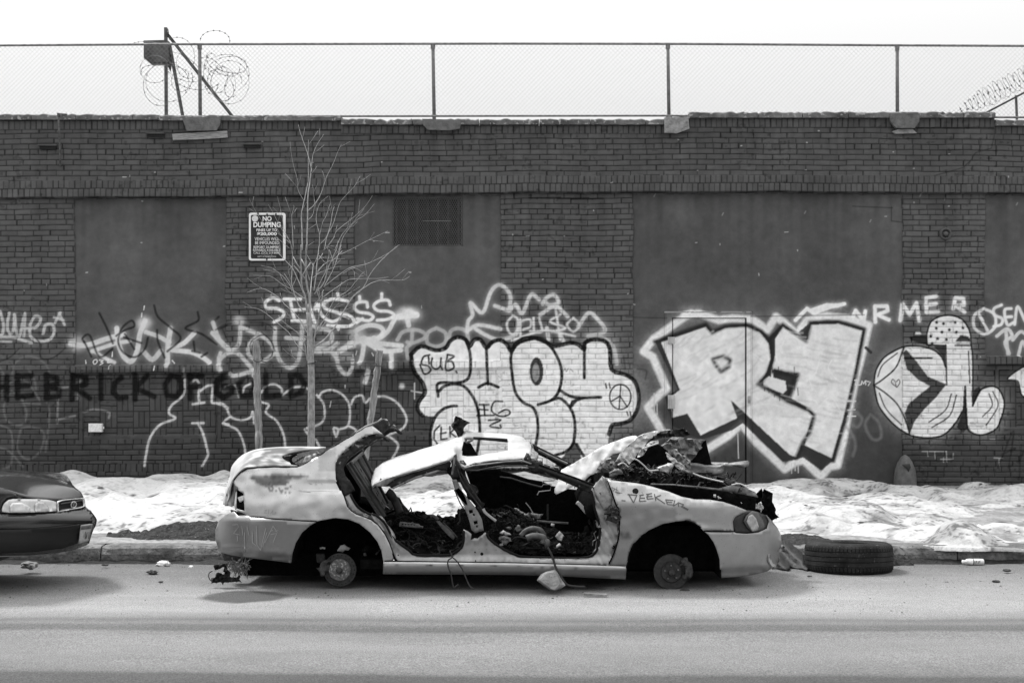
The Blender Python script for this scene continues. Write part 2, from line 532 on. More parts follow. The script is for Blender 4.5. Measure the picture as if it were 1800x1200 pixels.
# white piece on the first plaster panel, black tag across it
w = dict(halo=0.45, soft=3)
blob(t4((405, 430))[0], 14, 0.5, 0.8); blob(t4((755, 325))[0], 14, 0.55, 0.9, 12)
S4(26, 0.5, (372, 432), (450, 440), (560, 405), (650, 382), **w); S4(20, 0.5, (480, 472), (600, 432), (680, 418), **w); S4(18, 0.5, (490, 470), (545, 505), (600, 530), **w)
S4(26, 0.52, (612, 350), (622, 430), (650, 500), (690, 525), (720, 470), (735, 380), (762, 310), **w)
S4(22, 0.5, (765, 370), (830, 392), (890, 425), **w); S4(26, 0.45, (755, 475), (800, 515), (845, 470), **w); S4(26, 0.5, (897, 350), (882, 450), (880, 545), **w)
S4(24, 0.55, (1022, 375), (965, 430), (898, 462), (1000, 475), (1060, 500), (1102, 530), **w); S4(24, 0.5, (1118, 375), (1155, 415), (1200, 455), **w); S4(18, 0.45, (1160, 480), (1150, 520), (1168, 572), **w)
for q in ([(490, 520), (505, 515), (508, 530), (495, 540), (488, 530), (490, 520)], [(520, 518), (540, 520), (528, 528), (540, 533), (525, 542)], [(555, 518), (570, 515), (562, 530), (582, 530)], [(758, 232), (755, 252)], [(745, 270), (743, 292)], [(448, 520), (450, 535)], [(580, 545), (578, 565)], [(820, 548), (815, 572)], [(905, 520), (918, 535)], [(590, 475), (588, 500)]):
    S4(5, 0.6, *q, soft=1.0)
for q in ([(440, 425), (432, 402), (470, 388), (520, 500), (590, 458)], [(440, 420), (478, 500)], [(520, 270), (560, 350), (592, 430)], [(610, 390), (655, 360), (704, 340), (690, 310), (640, 350), (620, 420), (650, 480), (710, 502), (760, 460), (777, 400)], [(650, 398), (742, 428)], [(655, 380), (705, 460)], [(810, 230), (830, 290), (900, 350), (950, 405), (880, 472)], [(825, 360), (830, 420), (865, 505)], [(1040, 265), (1042, 310), (975, 350), (1060, 380), (1140, 435)], [(1018, 420), (1024, 470)], [(1150, 290), (1115, 330), (1130, 360), (1195, 335)], [(1010, 470), (1050, 480)], [(1060, 500), (1090, 480)]):
    S4(12, BK, *q, alpha=0.85, soft=2.5)
# white bubble outlines low on the brick
w = dict(halo=0.25, soft=2.0, alpha=0.85)
BO = 0.5
for q in ([(972, 620), (965, 700), (900, 760), (890, 800), (922, 826), (840, 860), (790, 930), (766, 1040), (762, 1075)], [(1000, 645), (1030, 620), (1050, 650), (1045, 700), (1050, 745)], [(1015, 750), (1075, 742)], [(1055, 680), (1090, 655), (1125, 650)], [(1120, 665), (1115, 720), (1120, 745), (1165, 745), (1200, 770)], [(1012, 850), (1072, 850)], [(1042, 850), (1075, 920), (1092, 990), (1096, 1020), (1066, 1075)], [(1175, 850), (1205, 858)]):
    S4(12, BO, *q, **w)
for q in ([(312, 665), (357, 660)], [(310, 665), (305, 740), (302, 850)], [(300, 832), (395, 812)], [(422, 620), (410, 720)], [(440, 792), (490, 778), (572, 792), (572, 822)], [(975, 560), (972, 600)]):
    S4(11, 0.3, *q, alpha=0.6, soft=2.5)
for q in ([(0, 745), (50, 765), (75, 815), (130, 835), (180, 820), (192, 790), (200, 850)], [(75, 815), (40, 850), (110, 885), (145, 960), (155, 1020)], [(240, 740), (277, 755), (262, 795), (320, 840), (355, 910), (365, 975)], [(40, 660), (70, 648), (105, 655), (120, 712)], [(140, 690), (150, 660), (185, 640)], [(238, 690), (262, 655), (310, 645), (345, 670), (350, 700), (400, 665), (450, 660), (487, 670)], [(540, 715), (560, 687), (610, 675), (665, 700), (700, 750), (705, 820), (690, 868), (640, 885)], [(618, 880), (632, 920), (642, 884), (622, 874)], [(700, 865), (738, 888), (725, 912)], [(530, 700), (566, 750), (570, 820), (545, 855), (500, 870), (468, 882), (482, 906)], [(524, 935), (547, 978)], [(712, 750), (730, 715), (770, 705), (785, 742), (810, 720)], [(850, 710), (900, 712), (960, 750), (1002, 820), (990, 870), (950, 895), (900, 915)], [(905, 915), (957, 958), (950, 1000), (930, 1032)]):
    S5(11, BO, *q, **w)
S5(7, 0.5, (1045, 640), (1045, 722)); S5(7, 0.45, (1028, 680), (1082, 690)); blob(t5((978, 655))[0], 5, 0.6, 0.9)
# dark block capitals over them
def letters(S, w, val, *ls, **k):
    for q in ls: S(w, val, *q, smooth=False, **k)
k = dict(alpha=0.93, soft=4)
letters(S4, 31, 0.004, [(-12, 600), (-12, 720)], [(35, 605), (35, 725)], [(-12, 660), (35, 660)], [(92, 600), (92, 715)], [(92, 605), (165, 600)], [(92, 655), (150, 652)], [(92, 712), (170, 705)], **k)
letters(S4, 30, 0.004, [(245, 595), (245, 718)], [(245, 600), (300, 612), (300, 645), (245, 655), (312, 672), (310, 708), (245, 718)], [(385, 600), (378, 725)], [(385, 600), (450, 610), (452, 645), (390, 660), (472, 720)], [(532, 600), (530, 722)], [(640, 610), (600, 640), (595, 690), (625, 720), (662, 715)], [(712, 595), (710, 725)], [(775, 600), (715, 665), (810, 710)], [(900, 600), (868, 650), (880, 705), (930, 712), (955, 670), (945, 610), (900, 600)], [(1000, 600), (1002, 720)], [(1000, 605), (1065, 602)], [(1002, 660), (1052, 655)], [(1192, 605), (1150, 625), (1140, 690), (1175, 712)], **k)
letters(S5, 31, 0.004, [(75, 590), (35, 595), (-5, 640), (0, 690), (40, 715), (82, 690), (80, 655), (40, 655)], [(150, 600), (115, 650), (130, 705), (180, 705), (205, 660), (190, 605), (150, 600)], [(262, 595), (262, 710), (335, 702)], [(395, 592), (395, 708), (450, 690), (465, 645), (440, 600), (395, 592)], **k)
# second white row: big loops and the tag in front of the young tree
w = dict(halo=0.4, soft=3.5, alpha=0.85)
blob(t5((120, 310))[0], 11, 0.5, 0.9, 9); blob(t5((1008, 275))[0], 19, 0.66, 1.2, 12); S5(34, 0.6, (960, 290), (1010, 282), (1055, 280), **w); S5(26, 0.6, (1008, 300), (1014, 335), **w)
for q in ([(-20, 320), (5, 390), (35, 440), (80, 465), (120, 430), (128, 340)], [(20, 570), (14, 520), (60, 482), (110, 480), (160, 530), (196, 575), (198, 600)], [(195, 575), (100, 600), (75, 590)], [(140, 350), (220, 380), (280, 420), (312, 470)], [(225, 385), (180, 430), (172, 490), (240, 522), (300, 490)], [(310, 350), (312, 450), (342, 530), (392, 558), (432, 520), (448, 420), (455, 320)], [(455, 320), (520, 340)], [(530, 350), (600, 365), (605, 420), (535, 457), (620, 480), (650, 560), (688, 592), (717, 560), (720, 520)], [(620, 490), (690, 440), (722, 420)], [(500, 470), (580, 470), (640, 430)], [(370, 400), (460, 410)], [(700, 430), (725, 445)]):
    S5(21, 0.46, *q, **w)
for c in ((560, 440), (420, 470), (690, 500), (490, 330)): blob(t5(c)[0], 13, 0.4, 0.5)
w2 = dict(halo=0.45, soft=3, alpha=0.9)
for q in ([(745, 405), (735, 365), (800, 335), (860, 342), (880, 370), (840, 405), (750, 405)], [(750, 410), (840, 410), (900, 370), (930, 320), (940, 300)], [(765, 420), (880, 432), (976, 442)], [(972, 466), (875, 470), (800, 430)], [(640, 480), (700, 445), (780, 400)], [(778, 430), (768, 500), (755, 535)], [(922, 480), (926, 556)], [(802, 575), (785, 635)], [(830, 400), (860, 445), (890, 470)]):
    S5(24, 0.56, *q, **w2)
blob(t5((740, 385))[0], 14, 0.55, 0.8)
w3 = dict(halo=0.35, soft=2.0, alpha=0.92)
for q in ([(332, 205), (300, 190), (262, 212), (265, 243), (320, 246), (356, 268), (345, 295), (303, 318)], [(358, 196), (445, 196)], [(390, 200), (400, 250), (412, 300)], [(400, 310), (472, 312)], [(402, 255), (470, 250)], [(490, 230), (520, 320)], [(640, 166), (646, 192)], [(692, 208), (620, 195), (572, 216), (575, 245), (640, 268), (700, 282), (727, 315), (692, 340), (588, 334)], [(640, 340), (645, 355)], [(520, 240), (575, 210), (520, 250)], [(530, 220), (560, 285), (610, 315), (650, 300)], [(755, 183), (756, 202)], [(797, 238), (790, 212), (745, 215), (728, 240), (750, 264), (802, 272), (827, 290), (800, 310), (742, 300)], [(872, 168), (872, 195)], [(917, 228), (905, 203), (860, 205), (830, 230), (850, 256), (910, 262), (937, 282), (905, 302), (848, 308)], [(770, 300), (740, 320)]):
    S5(16, 0.64, *q, **w3)
for q in ([(-5, 358), (40, 332), (80, 325)], [(28, 350), (60, 415)], [(190, 412), (250, 385), (300, 440), (280, 510), (200, 500), (178, 450), (190, 412)], [(180, 320), (260, 325), (310, 360)], [(240, 370), (290, 420), (310, 470)]): S5(7, 0.025, *q, alpha=0.75)
for q in ([(720, 490), (722, 500)], [(740, 470), (735, 490)], [(820, 480), (828, 495)], [(605, 735), (600, 765)], [(680, 650), (680, 665)], [(650, 280), (700, 300)]): S5(4, 0.6, *q)
# ROO letters and the jagged crown
w = dict(halo=0.4, soft=3, alpha=0.7)
for q in ([(28, 402), (60, 355), (130, 340), (190, 360), (190, 392), (120, 420), (88, 415)], [(118, 350), (112, 420), (85, 450), (90, 512)], [(265, 330), (212, 360), (210, 420), (265, 442), (318, 415), (318, 360), (265, 330)], [(340, 400), (350, 350), (395, 332), (445, 350), (455, 400)]):
    S6(22, 0.4, *q, **w)
w = dict(halo=0.5, soft=3.5, alpha=0.85)
for q in ([(450, 350), (455, 290), (482, 250), (470, 178), (542, 237), (592, 112), (642, 70), (690, 100), (712, 150), (702, 225)], [(617, 196), (700, 222), (742, 190), (782, 242), (834, 130), (882, 158)], [(905, 185), (925, 152), (972, 130), (1000, 178), (945, 192), (915, 170)], [(890, 250), (980, 200), (1055, 260)], [(452, 345), (520, 312), (650, 336)], [(500, 335), (560, 372), (640, 400), (742, 370), (762, 290)], [(1120, 322), (1182, 240), (1240, 282), (1280, 350), (1182, 380)], [(1180, 380), (1260, 387), (1330, 442), (1352, 545)], [(930, 330), (940, 400)], [(1010, 370), (1030, 410)]):
    S6(22, 0.55, *q, **w)
w = dict(halo=0.4, soft=2.5, alpha=0.85)
for q in ([(725, 255), (690, 300), (700, 350), (728, 368), (758, 330), (752, 275), (725, 255)], [(770, 280), (772, 388)], [(772, 288), (828, 280), (832, 320), (782, 342)], [(850, 270), (852, 350)], [(882, 268), (900, 352), (830, 350)], [(1012, 250), (950, 292), (1042, 330), (962, 352)], [(982, 205), (1010, 400)], [(1090, 270), (1052, 310), (1090, 352), (1128, 312), (1090, 270)], [(720, 405), (820, 370), (930, 345), (1100, 380)]):
    S6(13, 0.58, *q, **w)
# the white throw-up with black outline
SH = [(110, 490), (170, 440), (260, 465), (320, 450), (345, 410), (390, 385), (440, 400), (465, 440), (490, 402), (530, 400), (565, 450), (600, 415), (650, 402), (690, 430), (715, 470), (740, 430), (790, 395), (860, 390), (920, 410), (970, 440), (1070, 420), (1120, 430), (1155, 460), (1160, 420), (1210, 400), (1280, 410), (1310, 460), (1320, 580), (1400, 610), (1460, 650), (1485, 730), (1480, 810), (1440, 880), (1380, 905), (1325, 915), (1305, 970), (1295, 1050), (1288, 1180), (235, 1180), (228, 1000), (232, 950), (250, 862), (180, 858), (150, 820), (160, 770), (195, 720), (180, 660), (130, 590), (110, 490)]
shs = t6(*SH)
stroke(shs[22:36], 30, 0.3, alpha=0.2, soft=16, halo=0.4)
fill(shs, 0.80, 0.98, mottled=0.35)
fill(t6((1075, 1040), (1100, 1010), (1130, 1075), (1150, 1180), (960, 1180), (1040, 1090)), 0.06)
K = dict(soft=1.8, alpha=0.97)
stroke(smoothline(shs[:36], 3), 7.6, BK, smooth=False, **K)
stroke(shs[36:40], 6.0, BK, smooth=False, **K)
stroke(smoothline(shs[42:], 3), 7.6, BK, smooth=False, **K)
for q in ([(440, 400), (466, 480), (470, 580), (450, 640), (390, 660), (275, 664), (275, 742)], [(280, 712), (310, 682), (370, 668), (430, 682), (482, 742), (514, 822), (526, 950), (515, 1050), (500, 1110)], [(228, 1020), (230, 950), (255, 870), (300, 822), (350, 802), (385, 800)], [(565, 450), (570, 560), (575, 668)], [(518, 688), (570, 664), (637, 686)], [(860, 392), (940, 430), (995, 510), (1020, 600), (1006, 700), (962, 762), (878, 792)], [(860, 392), (765, 420), (715, 490), (722, 620), (742, 720), (790, 780), (842, 806), (870, 860), (876, 950), (862, 1040), (850, 1100)], [(1156, 440), (1156, 540), (1156, 630)], [(1006, 702), (1060, 736), (1130, 750), (1255, 748)], [(962, 762), (1010, 754), (1062, 800), (1092, 860), (1100, 950), (1086, 1030), (1042, 1076), (980, 1097)], [(1110, 1030), (1135, 1075), (1160, 1110)]):
    S6(19, BK, *q, **K)
fill(t6((1062, 800), (1080, 765), (1130, 745), (1180, 750), (1110, 775), (1078, 815)), BK)
fill(t6(*[(868 + 41 * math.cos(t), 592 + 86 * math.sin(t)) for t in np.linspace(0, 6.28, 24)]), BK)
fill(t6(*[(864 + 22 * math.cos(t), 598 + 56 * math.sin(t)) for t in np.linspace(0, 6.28, 24)]), 0.3, mottled=0.6)
K2 = dict(soft=1.5, alpha=0.95)
for q in ([(222, 492), (185, 505), (178, 548), (218, 560), (228, 590), (190, 606), (168, 552)], [(215, 500), (222, 545)], [(238, 512), (236, 555), (260, 578), (288, 560), (292, 512)], [(292, 560), (300, 580)], [(330, 492), (322, 582), (370, 570), (358, 532), (322, 532), (370, 502), (330, 490)], [(384, 592), (388, 600)]):
    S6(12, BK, *q, **K2)
for q in ([(522, 792), (580, 792)], [(550, 792), (556, 856)], [(508, 858), (612, 856)], [(525, 820), (575, 824)], [(662, 772), (612, 776), (598, 830), (650, 862), (700, 852), (706, 832), (680, 822), (640, 842)], [(578, 886), (652, 884), (586, 920), (650, 932), (648, 915)], [(284, 918), (252, 950), (250, 1000), (272, 1030)], [(292, 930), (292, 1002), (328, 996)], [(290, 966), (322, 960)], [(345, 925), (348, 985)], [(385, 930), (348, 960), (380, 985)]):
    S6(11, BK, *q, smooth=len(q) > 4, **K2)
S6(10, BK, *[(1373 + 64 * math.cos(t), 745 + 75 * math.sin(t)) for t in np.linspace(0.1, 6.4, 22)], **K2)
for q in ([(1376, 672), (1366, 815)], [(1372, 740), (1322, 770)], [(1372, 740), (1415, 806)], [(1284, 665), (1290, 692)], [(1306, 663), (1312, 692)], [(1412, 835), (1420, 857)], [(1432, 835), (1436, 860)]): S6(9, BK, *q, smooth=False, **K2)
S6(5, 0.12, (1030, 590), (1040, 575), (1048, 592), (1058, 575)); S6(5, 0.12, (1072, 578), (1088, 592))
for q in ([(300, 940), (420, 930)], [(620, 980), (700, 1000)], [(900, 990), (1000, 1010)], [(1000, 820), (1080, 830)], [(640, 620), (660, 640), (640, 655)], [(1340, 940), (1420, 930)], [(1420, 520), (1440, 590), (1490, 600)], [(1380, 540), (1400, 590)]): S6(5, 0.07, *q, alpha=0.5)
# the angular silver piece over the steel door
w = dict(soft=7, alpha=0.9, halo=0.35)
for q in ([(405, 165), (372, 180), (190, 312), (135, 382), (188, 412), (265, 592), (202, 650), (160, 702), (240, 835)], [(372, 175), (450, 165), (560, 202), (640, 192), (760, 200), (842, 258), (890, 182), (932, 212), (1010, 282), (1070, 202), (1180, 178), (1300, 192), (1420, 232), (1400, 320), (1332, 600), (1272, 900), (1242, 1030), (1195, 1040), (1147, 1095), (1050, 1002), (1000, 1012), (942, 1052), (770, 890), (692, 792), (620, 860), (500, 935)]):
    S7(42, 0.66, *q, smooth=False, **w)
fill(t7((200, 325), (490, 225), (525, 270), (600, 235), (720, 228), (810, 265), (850, 300), (930, 225), (1060, 320), (1085, 215), (1250, 210), (1400, 255), (1345, 520), (1285, 780), (1220, 1000), (1150, 1060), (1045, 985), (1000, 1000), (930, 1010), (700, 790), (640, 830), (470, 880), (400, 860), (300, 805), (255, 640), (330, 600)), 0.035, 0.95)
SIL = 0.76
fill(t7((235, 328), (490, 240), (525, 282), (600, 246), (720, 238), (800, 272), (850, 335), (862, 420), (836, 500), (795, 565), (862, 605), (960, 668), (1076, 722), (1100, 748), (1056, 880), (1005, 985), (968, 968), (630, 655), (668, 760), (460, 858), (385, 735), (298, 758), (290, 640), (342, 600)), SIL, 0.95, mottled=0.25)
fill(t7((885, 312), (930, 240), (1060, 330), (1088, 228), (1250, 222), (1385, 262), (1335, 520), (1276, 760), (1210, 990), (1055, 915), (1112, 745), (1070, 700), (965, 640), (1015, 520), (880, 480), (870, 560), (862, 500), (886, 400)), SIL, 0.95, mottled=0.25)
fill(t7((820, 542), (850, 522), (945, 550), (952, 600), (930, 622), (820, 578)), 0.74)
kk = dict(soft=5, alpha=0.93)
for q in ([(200, 325), (490, 226), (525, 272), (600, 238), (720, 230), (808, 266), (862, 330), (872, 430), (842, 510), (790, 568), (870, 612), (960, 666), (1078, 715), (1108, 746), (1084, 840), (1045, 900), (1008, 988)], [(860, 310), (930, 228), (1064, 322), (1086, 216), (1250, 211), (1396, 255), (1345, 520), (1285, 780), (1218, 1002)]):
    S7(24, 0.02, *q, smooth=False, **kk)
S7(34, 0.02, (880, 495), (1010, 515), (965, 640), smooth=False, **kk); S7(22, 0.02, (530, 425), (590, 408), (628, 430), (620, 470), (577, 496), (548, 462), (530, 425), smooth=False, **kk)
fill(t7((1018, 272), (1078, 222), (1070, 322)), 0.03)
for q in ([(825, 585), (826, 605)], [(850, 590), (851, 615)], [(880, 605), (882, 640)], [(910, 615), (912, 660)], [(995, 470), (998, 600)], [(870, 470), (872, 500)], [(905, 470), (906, 490)], [(1015, 590), (1018, 630)], [(195, 620), (197, 720)], [(212, 680), (213, 740)], [(980, 1020), (981, 1075)], [(1000, 1020), (1001, 1060)], [(1018, 1030), (1019, 1072)], [(672, 850), (676, 990)]):
    S7(6, 0.03 if q[0][0] > 800 and q[0][1] < 640 else 0.5, *q, smooth=False, soft=1.5, alpha=0.8)
r7 = random.Random(5)
for i in range(150):                                       # quick hatching of the fill
    if i % 2: x, y = r7.uniform(300, 780), r7.uniform(300, 760); d = (r7.uniform(40, 110), -r7.uniform(25, 60))
    else: x, y = r7.uniform(900, 1260), r7.uniform(260, 900); d = (r7.uniform(60, 150), r7.uniform(5, 30))
    if y + x * 0.3 > 1240 or (x > 1180 and y > 720): continue
    S7(r7.uniform(5, 13), r7.choice((0.29, 0.29, 0.62, 0.66)), (x, y), (x + d[0] * 0.5, y + d[1] * 0.5 + 4), (x + d[0], y + d[1]), alpha=0.3, soft=4)
for q in ([(1140, 430), (1120, 500)], [(1210, 430), (1190, 480), (1250, 550), (1285, 545)], [(1120, 720), (1200, 640), (1260, 720)], [(1150, 660), (1230, 700), (1140, 690)], [(770, 400), (820, 440)], [(760, 690), (850, 680), (940, 700)], [(960, 270), (920, 360)], [(1080, 540), (1100, 600)]): S7(7, 0.68, *q, alpha=0.55, soft=2)
for q in ([(1300, 665), (1346, 665)], [(1302, 715), (1342, 713)], [(1300, 750), (1346, 750)], [(1340, 545), (1362, 545)], [(1350, 540), (1345, 572), (1372, 572)], [(1378, 570), (1382, 550), (1392, 565), (1402, 548), (1404, 570)], [(1402, 548), (1430, 556), (1418, 575)], [(1366, 490), (1368, 510)]): S7(6, 0.6, *q, smooth=False, soft=1.2)
for q in ([(1290, 810), (1330, 860), (1345, 920), (1330, 975)], [(1430, 740), (1400, 800), (1440, 880), (1490, 870), (1480, 790), (1430, 740)], [(1330, 720), (1380, 760), (1360, 810), (1320, 800)]): S7(16, 0.22, *q, alpha=0.5, soft=4)
S7(18, 0.02, (1405, 360), (1432, 386), smooth=False)
for q in ([(100, 480), (150, 490), (145, 540)], [(20, 410), (30, 480)], [(540, 985), (545, 1010), (575, 1010)], [(600, 985), (610, 1030)], [(640, 985), (660, 1010), (640, 1040)]): S7(10, 0.035, *q, alpha=0.6)
# NRMER above, and the figure with the dotted cap
w = dict(halo=0.5, soft=3, alpha=0.95)
for q in ([(-20, 262), (60, 232), (132, 216)], [(-40, 250), (40, 222), (100, 225)], [(-120, 300), (-60, 240), (-20, 270)], [(172, 292), (190, 250), (232, 302), (240, 254)], [(292, 310), (290, 228), (352, 228), (356, 252), (300, 272), (362, 298)], [(420, 302), (430, 218), (466, 272), (500, 212), (516, 302)], [(602, 178), (552, 186), (552, 260), (612, 256)], [(550, 222), (602, 216)], [(690, 242), (700, 186), (742, 190), (746, 222), (702, 226), (748, 258)]):
    S8(19, 0.68, *q, smooth=False, **w)
w = dict(halo=0.3, soft=2.2, alpha=0.92)
for q in ([(850, 240), (800, 275), (800, 340), (855, 372), (908, 335), (905, 270), (850, 240)], [(818, 265), (870, 352)], [(942, 222), (905, 240), (905, 272), (945, 292), (940, 322), (902, 332)], [(992, 240), (958, 250), (972, 322), (1004, 312)], [(960, 285), (995, 282)], [(1010, 322), (1026, 230), (1070, 312), (1080, 230)]): S8(15, 0.62, *q, **w)
for q in ([(918, 382), (970, 345), (997, 382), (960, 412), (982, 472)], [(965, 360), (975, 472)], [(1000, 402), (1040, 360), (1080, 380)], [(1030, 480), (1052, 410), (1080, 480)]): S8(17, 0.5, *q, **w)
FIG = [(285, 635), (295, 560), (340, 490), (435, 438), (520, 435), (590, 455), (630, 490), (650, 540), (648, 430), (590, 430), (556, 425), (555, 370), (575, 310), (620, 282), (680, 275), (740, 300), (775, 360), (782, 430), (790, 500), (790, 740), (830, 660), (890, 640), (930, 660), (955, 720), (945, 790), (910, 860), (840, 890), (790, 880), (760, 840), (752, 640), (742, 760), (700, 830), (640, 890), (560, 905), (465, 890), (380, 830), (310, 740)]
fg = t8(*FIG)
stroke(fg + [fg[0]], 16, 0.25, alpha=0.15, soft=8, halo=0.35)
fill(fg, 0.80, 0.96, mottled=0.35)
fill(t8((430, 470), (448, 450), (500, 510), (560, 590), (655, 630), (600, 700), (540, 760), (490, 822), (466, 890), (440, 780), (460, 730), (520, 680), (572, 640), (510, 608), (450, 550)), 0.03, mottled=0.6)
fill(t8((752, 640), (768, 850), (740, 878), (708, 850), (742, 760)), 0.03); fill(t8((790, 745), (795, 660), (820, 642), (836, 660)), 0.03)
fill(t8((465, 385), (550, 375), (556, 428), (470, 405)), 0.02); fill(t8((498, 358), (520, 362), (526, 374), (494, 372)), 0.7); fill(t8((590, 432), (650, 432), (652, 540), (630, 480)), 0.04)
fill(t8((700, 410), (728, 376), (768, 384), (782, 410)), 0.02); fill(t8((704, 414), (780, 414), (780, 426), (704, 426)), 0.65)
K = dict(soft=1.5, alpha=0.95)
for q in (FIG[0:8], FIG[10:20], FIG[19:31], FIG[30:] + FIG[:1], [(285, 635), (330, 605), (400, 540), (436, 445)], [(285, 635), (350, 680), (410, 740), (450, 830), (466, 890)], [(652, 430), (656, 632)], [(440, 495), (580, 495)], [(555, 427), (650, 430)], [(700, 430), (782, 430)]):
    S8(9, BK, *q, smooth=len(q) > 3, **K)
for q in ([(305, 590), (330, 530), (405, 470)], [(312, 675), (350, 760), (425, 837)], [(680, 680), (650, 762), (565, 825)], [(706, 686), (672, 790), (580, 852)], [(768, 460), (776, 622)], [(875, 678), (890, 740), (840, 797)], [(895, 668), (920, 740), (860, 840)]): S8(7, 0.04, *q, **K)
S8(5, 0.05, (402, 645), (376, 622), (382, 604), (398, 618), (412, 605), (418, 622), (402, 645), (396, 625), soft=1.0)
for c in ((605, 312), (640, 318), (700, 312), (603, 342), (740, 340), (632, 362), (670, 350), (706, 362), (575, 383), (655, 400), (610, 395), (582, 420)): blob(t8(c)[0], 2.6, 0.02, 1.3)
FR = [(975, 595), (1020, 560), (1060, 540), (1130, 560), (1120, 700), (1050, 690), (1036, 650), (1022, 612), (975, 606)]
fill(t8(*FR), 0.80, mottled=0.3); S8(8, BK, *(FR + FR[:1]), **K)
for q in ([(530, 975), (655, 975)], [(558, 975), (560, 1000)], [(595, 978), (597, 1012)], [(655, 975), (657, 1030)], [(625, 1015), (690, 1015)], [(690, 985), (690, 1012)], [(640, 1008), (640, 1030)], [(900, 1008), (945, 1010)], [(925, 1010), (927, 1050)], [(880, 912), (905, 912)], [(740, 1138), (760, 1138)], [(800, 1140), (830, 1136)], [(850, 1140), (880, 1138)]): S8(5, 0.32, *q, smooth=False, alpha=0.7)
for q in ([(920, 1060), (1000, 870), (975, 1060)], [(940, 990), (1010, 960)], [(1040, 940), (1030, 1110)], [(1030, 1030), (1070, 930)]): S8(8, 0.02, *q, alpha=0.7)
# chips, white specks and damp streaks
r9 = random.Random(21)
for i in range(60):
    u, v = r9.uniform(-100, 1900), r9.choice((r9.uniform(230, 345), r9.uniform(345, 640), r9.uniform(345, 560)))
    L = r9.choice((1.5, 2, 2, 3, 6))
    if r9.random() < 0.6: stroke([(u, v), (u + L, v + r9.uniform(-0.5, 0.5))], 1.5, 0.4, alpha=0.8, smooth=False, soft=1)
    else: stroke([(u, v), (u + 0.5, v + L * 0.7)], 1.5, 0.4, alpha=0.75, smooth=False, soft=1)
for (u, v) in ((1150, 345), (1530, 390), (1270, 378), (1415, 375), (1788, 360), (1617, 345), (1660, 352)): stroke([(u, v), (u + 2, v - 4)], 1.3, 0.3, smooth=False)
for (u, v0, v1, a, wd) in ((762, 222, 285, 0.35, 9), (1660, 345, 420, 0.2, 5), (1760, 345, 500, 0.25, 30), (300, 345, 420, 0.12, 40), (1450, 345, 520, 0.12, 50), (650, 350, 450, 0.1, 12), (1300, 560, 640, 0.06, 20)): stroke([(u, v0), (u + 2, v1)], wd, 0.03, alpha=a, soft=wd * 0.9, smooth=False)
for (u, v) in ((1010, 349), (960, 348), (1035, 350)): stroke([(u - 30, v), (u + 25, v - 1)], 2.4, 0.015, smooth=False)
for q in ([(1570, 365), (1515, 363), (1500, 362)], [(1568, 363), (1568, 388), (1585, 390)], [(1100, 557), (1172, 559)], [(1320, 556), (1520, 553)], [(1700, 290), (1712, 270), (1740, 262), (1745, 240)], [(1640, 310), (1690, 296), (1702, 285)]): stroke(q, 1.6, 0.02, alpha=0.8, smooth=False)
# joints stay darker under the paint
tone *= 1 - joint * np.where(tone > 0.3, 0.30, 0.74)
tone *= 1 - chip * 0.25
tone = np.clip(tone, 0.008, 0.8)

# joint line between plaster and brick
edge = np.zeros_like(pl); edge[:, 1:] |= pl[:, 1:] != pl[:, :-1]; edge[1:, :] |= pl[1:, :] != pl[:-1, :]
tone[edge & (streak > 0.45)] *= 0.6

m_wall = mat('painted_wall', attr='tone', rough=0.8, var=0.14, scale=9, spec=0.10, bump=0.25, bscale=120, big=0.06)
wall = thing('brick_wall', 'long painted brick wall with plaster bays, covered in graffiti along the pavement', 'wall', (0, WY, 0.2))
WX = (UU - CX) / WS
WZ = H - (VV - CY) / WS
WD = WY - hgt

def heightmesh(name, fm, mat, parent, WD=None, tone=None):
    WD = globals()['WD'] if WD is None else WD
    tone = globals()['tone'] if tone is None else tone
    """fm: mask over grid cells"""
    idx = np.full(UU.shape, -1, np.int64)
    vm = np.zeros(UU.shape, bool)
    vm[:-1, :-1] |= fm; vm[1:, :-1] |= fm; vm[:-1, 1:] |= fm; vm[1:, 1:] |= fm
    n = int(vm.sum()); idx[vm] = np.arange(n)
    co = np.stack([WX[vm], WD[vm], WZ[vm]], 1).astype(np.float32)
    j, i = np.nonzero(fm)
    quads = np.stack([idx[j + 1, i], idx[j + 1, i + 1], idx[j, i + 1], idx[j, i]], 1)
    me = bpy.data.meshes.new(name)
    me.vertices.add(n); me.vertices.foreach_set('co', co.ravel())
    me.loops.add(len(quads) * 4); me.loops.foreach_set('vertex_index', quads.ravel().astype(np.int32))
    me.polygons.add(len(quads))
    me.polygons.foreach_set('loop_start', np.arange(0, len(quads) * 4, 4, dtype=np.int32))
    me.polygons.foreach_set('use_smooth', np.ones(len(quads), bool))
    me.update(calc_edges=True)
    a = me.attributes.new('tone', 'FLOAT', 'POINT'); a.data.foreach_set('value', tone[vm].astype(np.float32))
    me.materials.append(mat)
    return link(bpy.data.objects.new(name, me), parent)

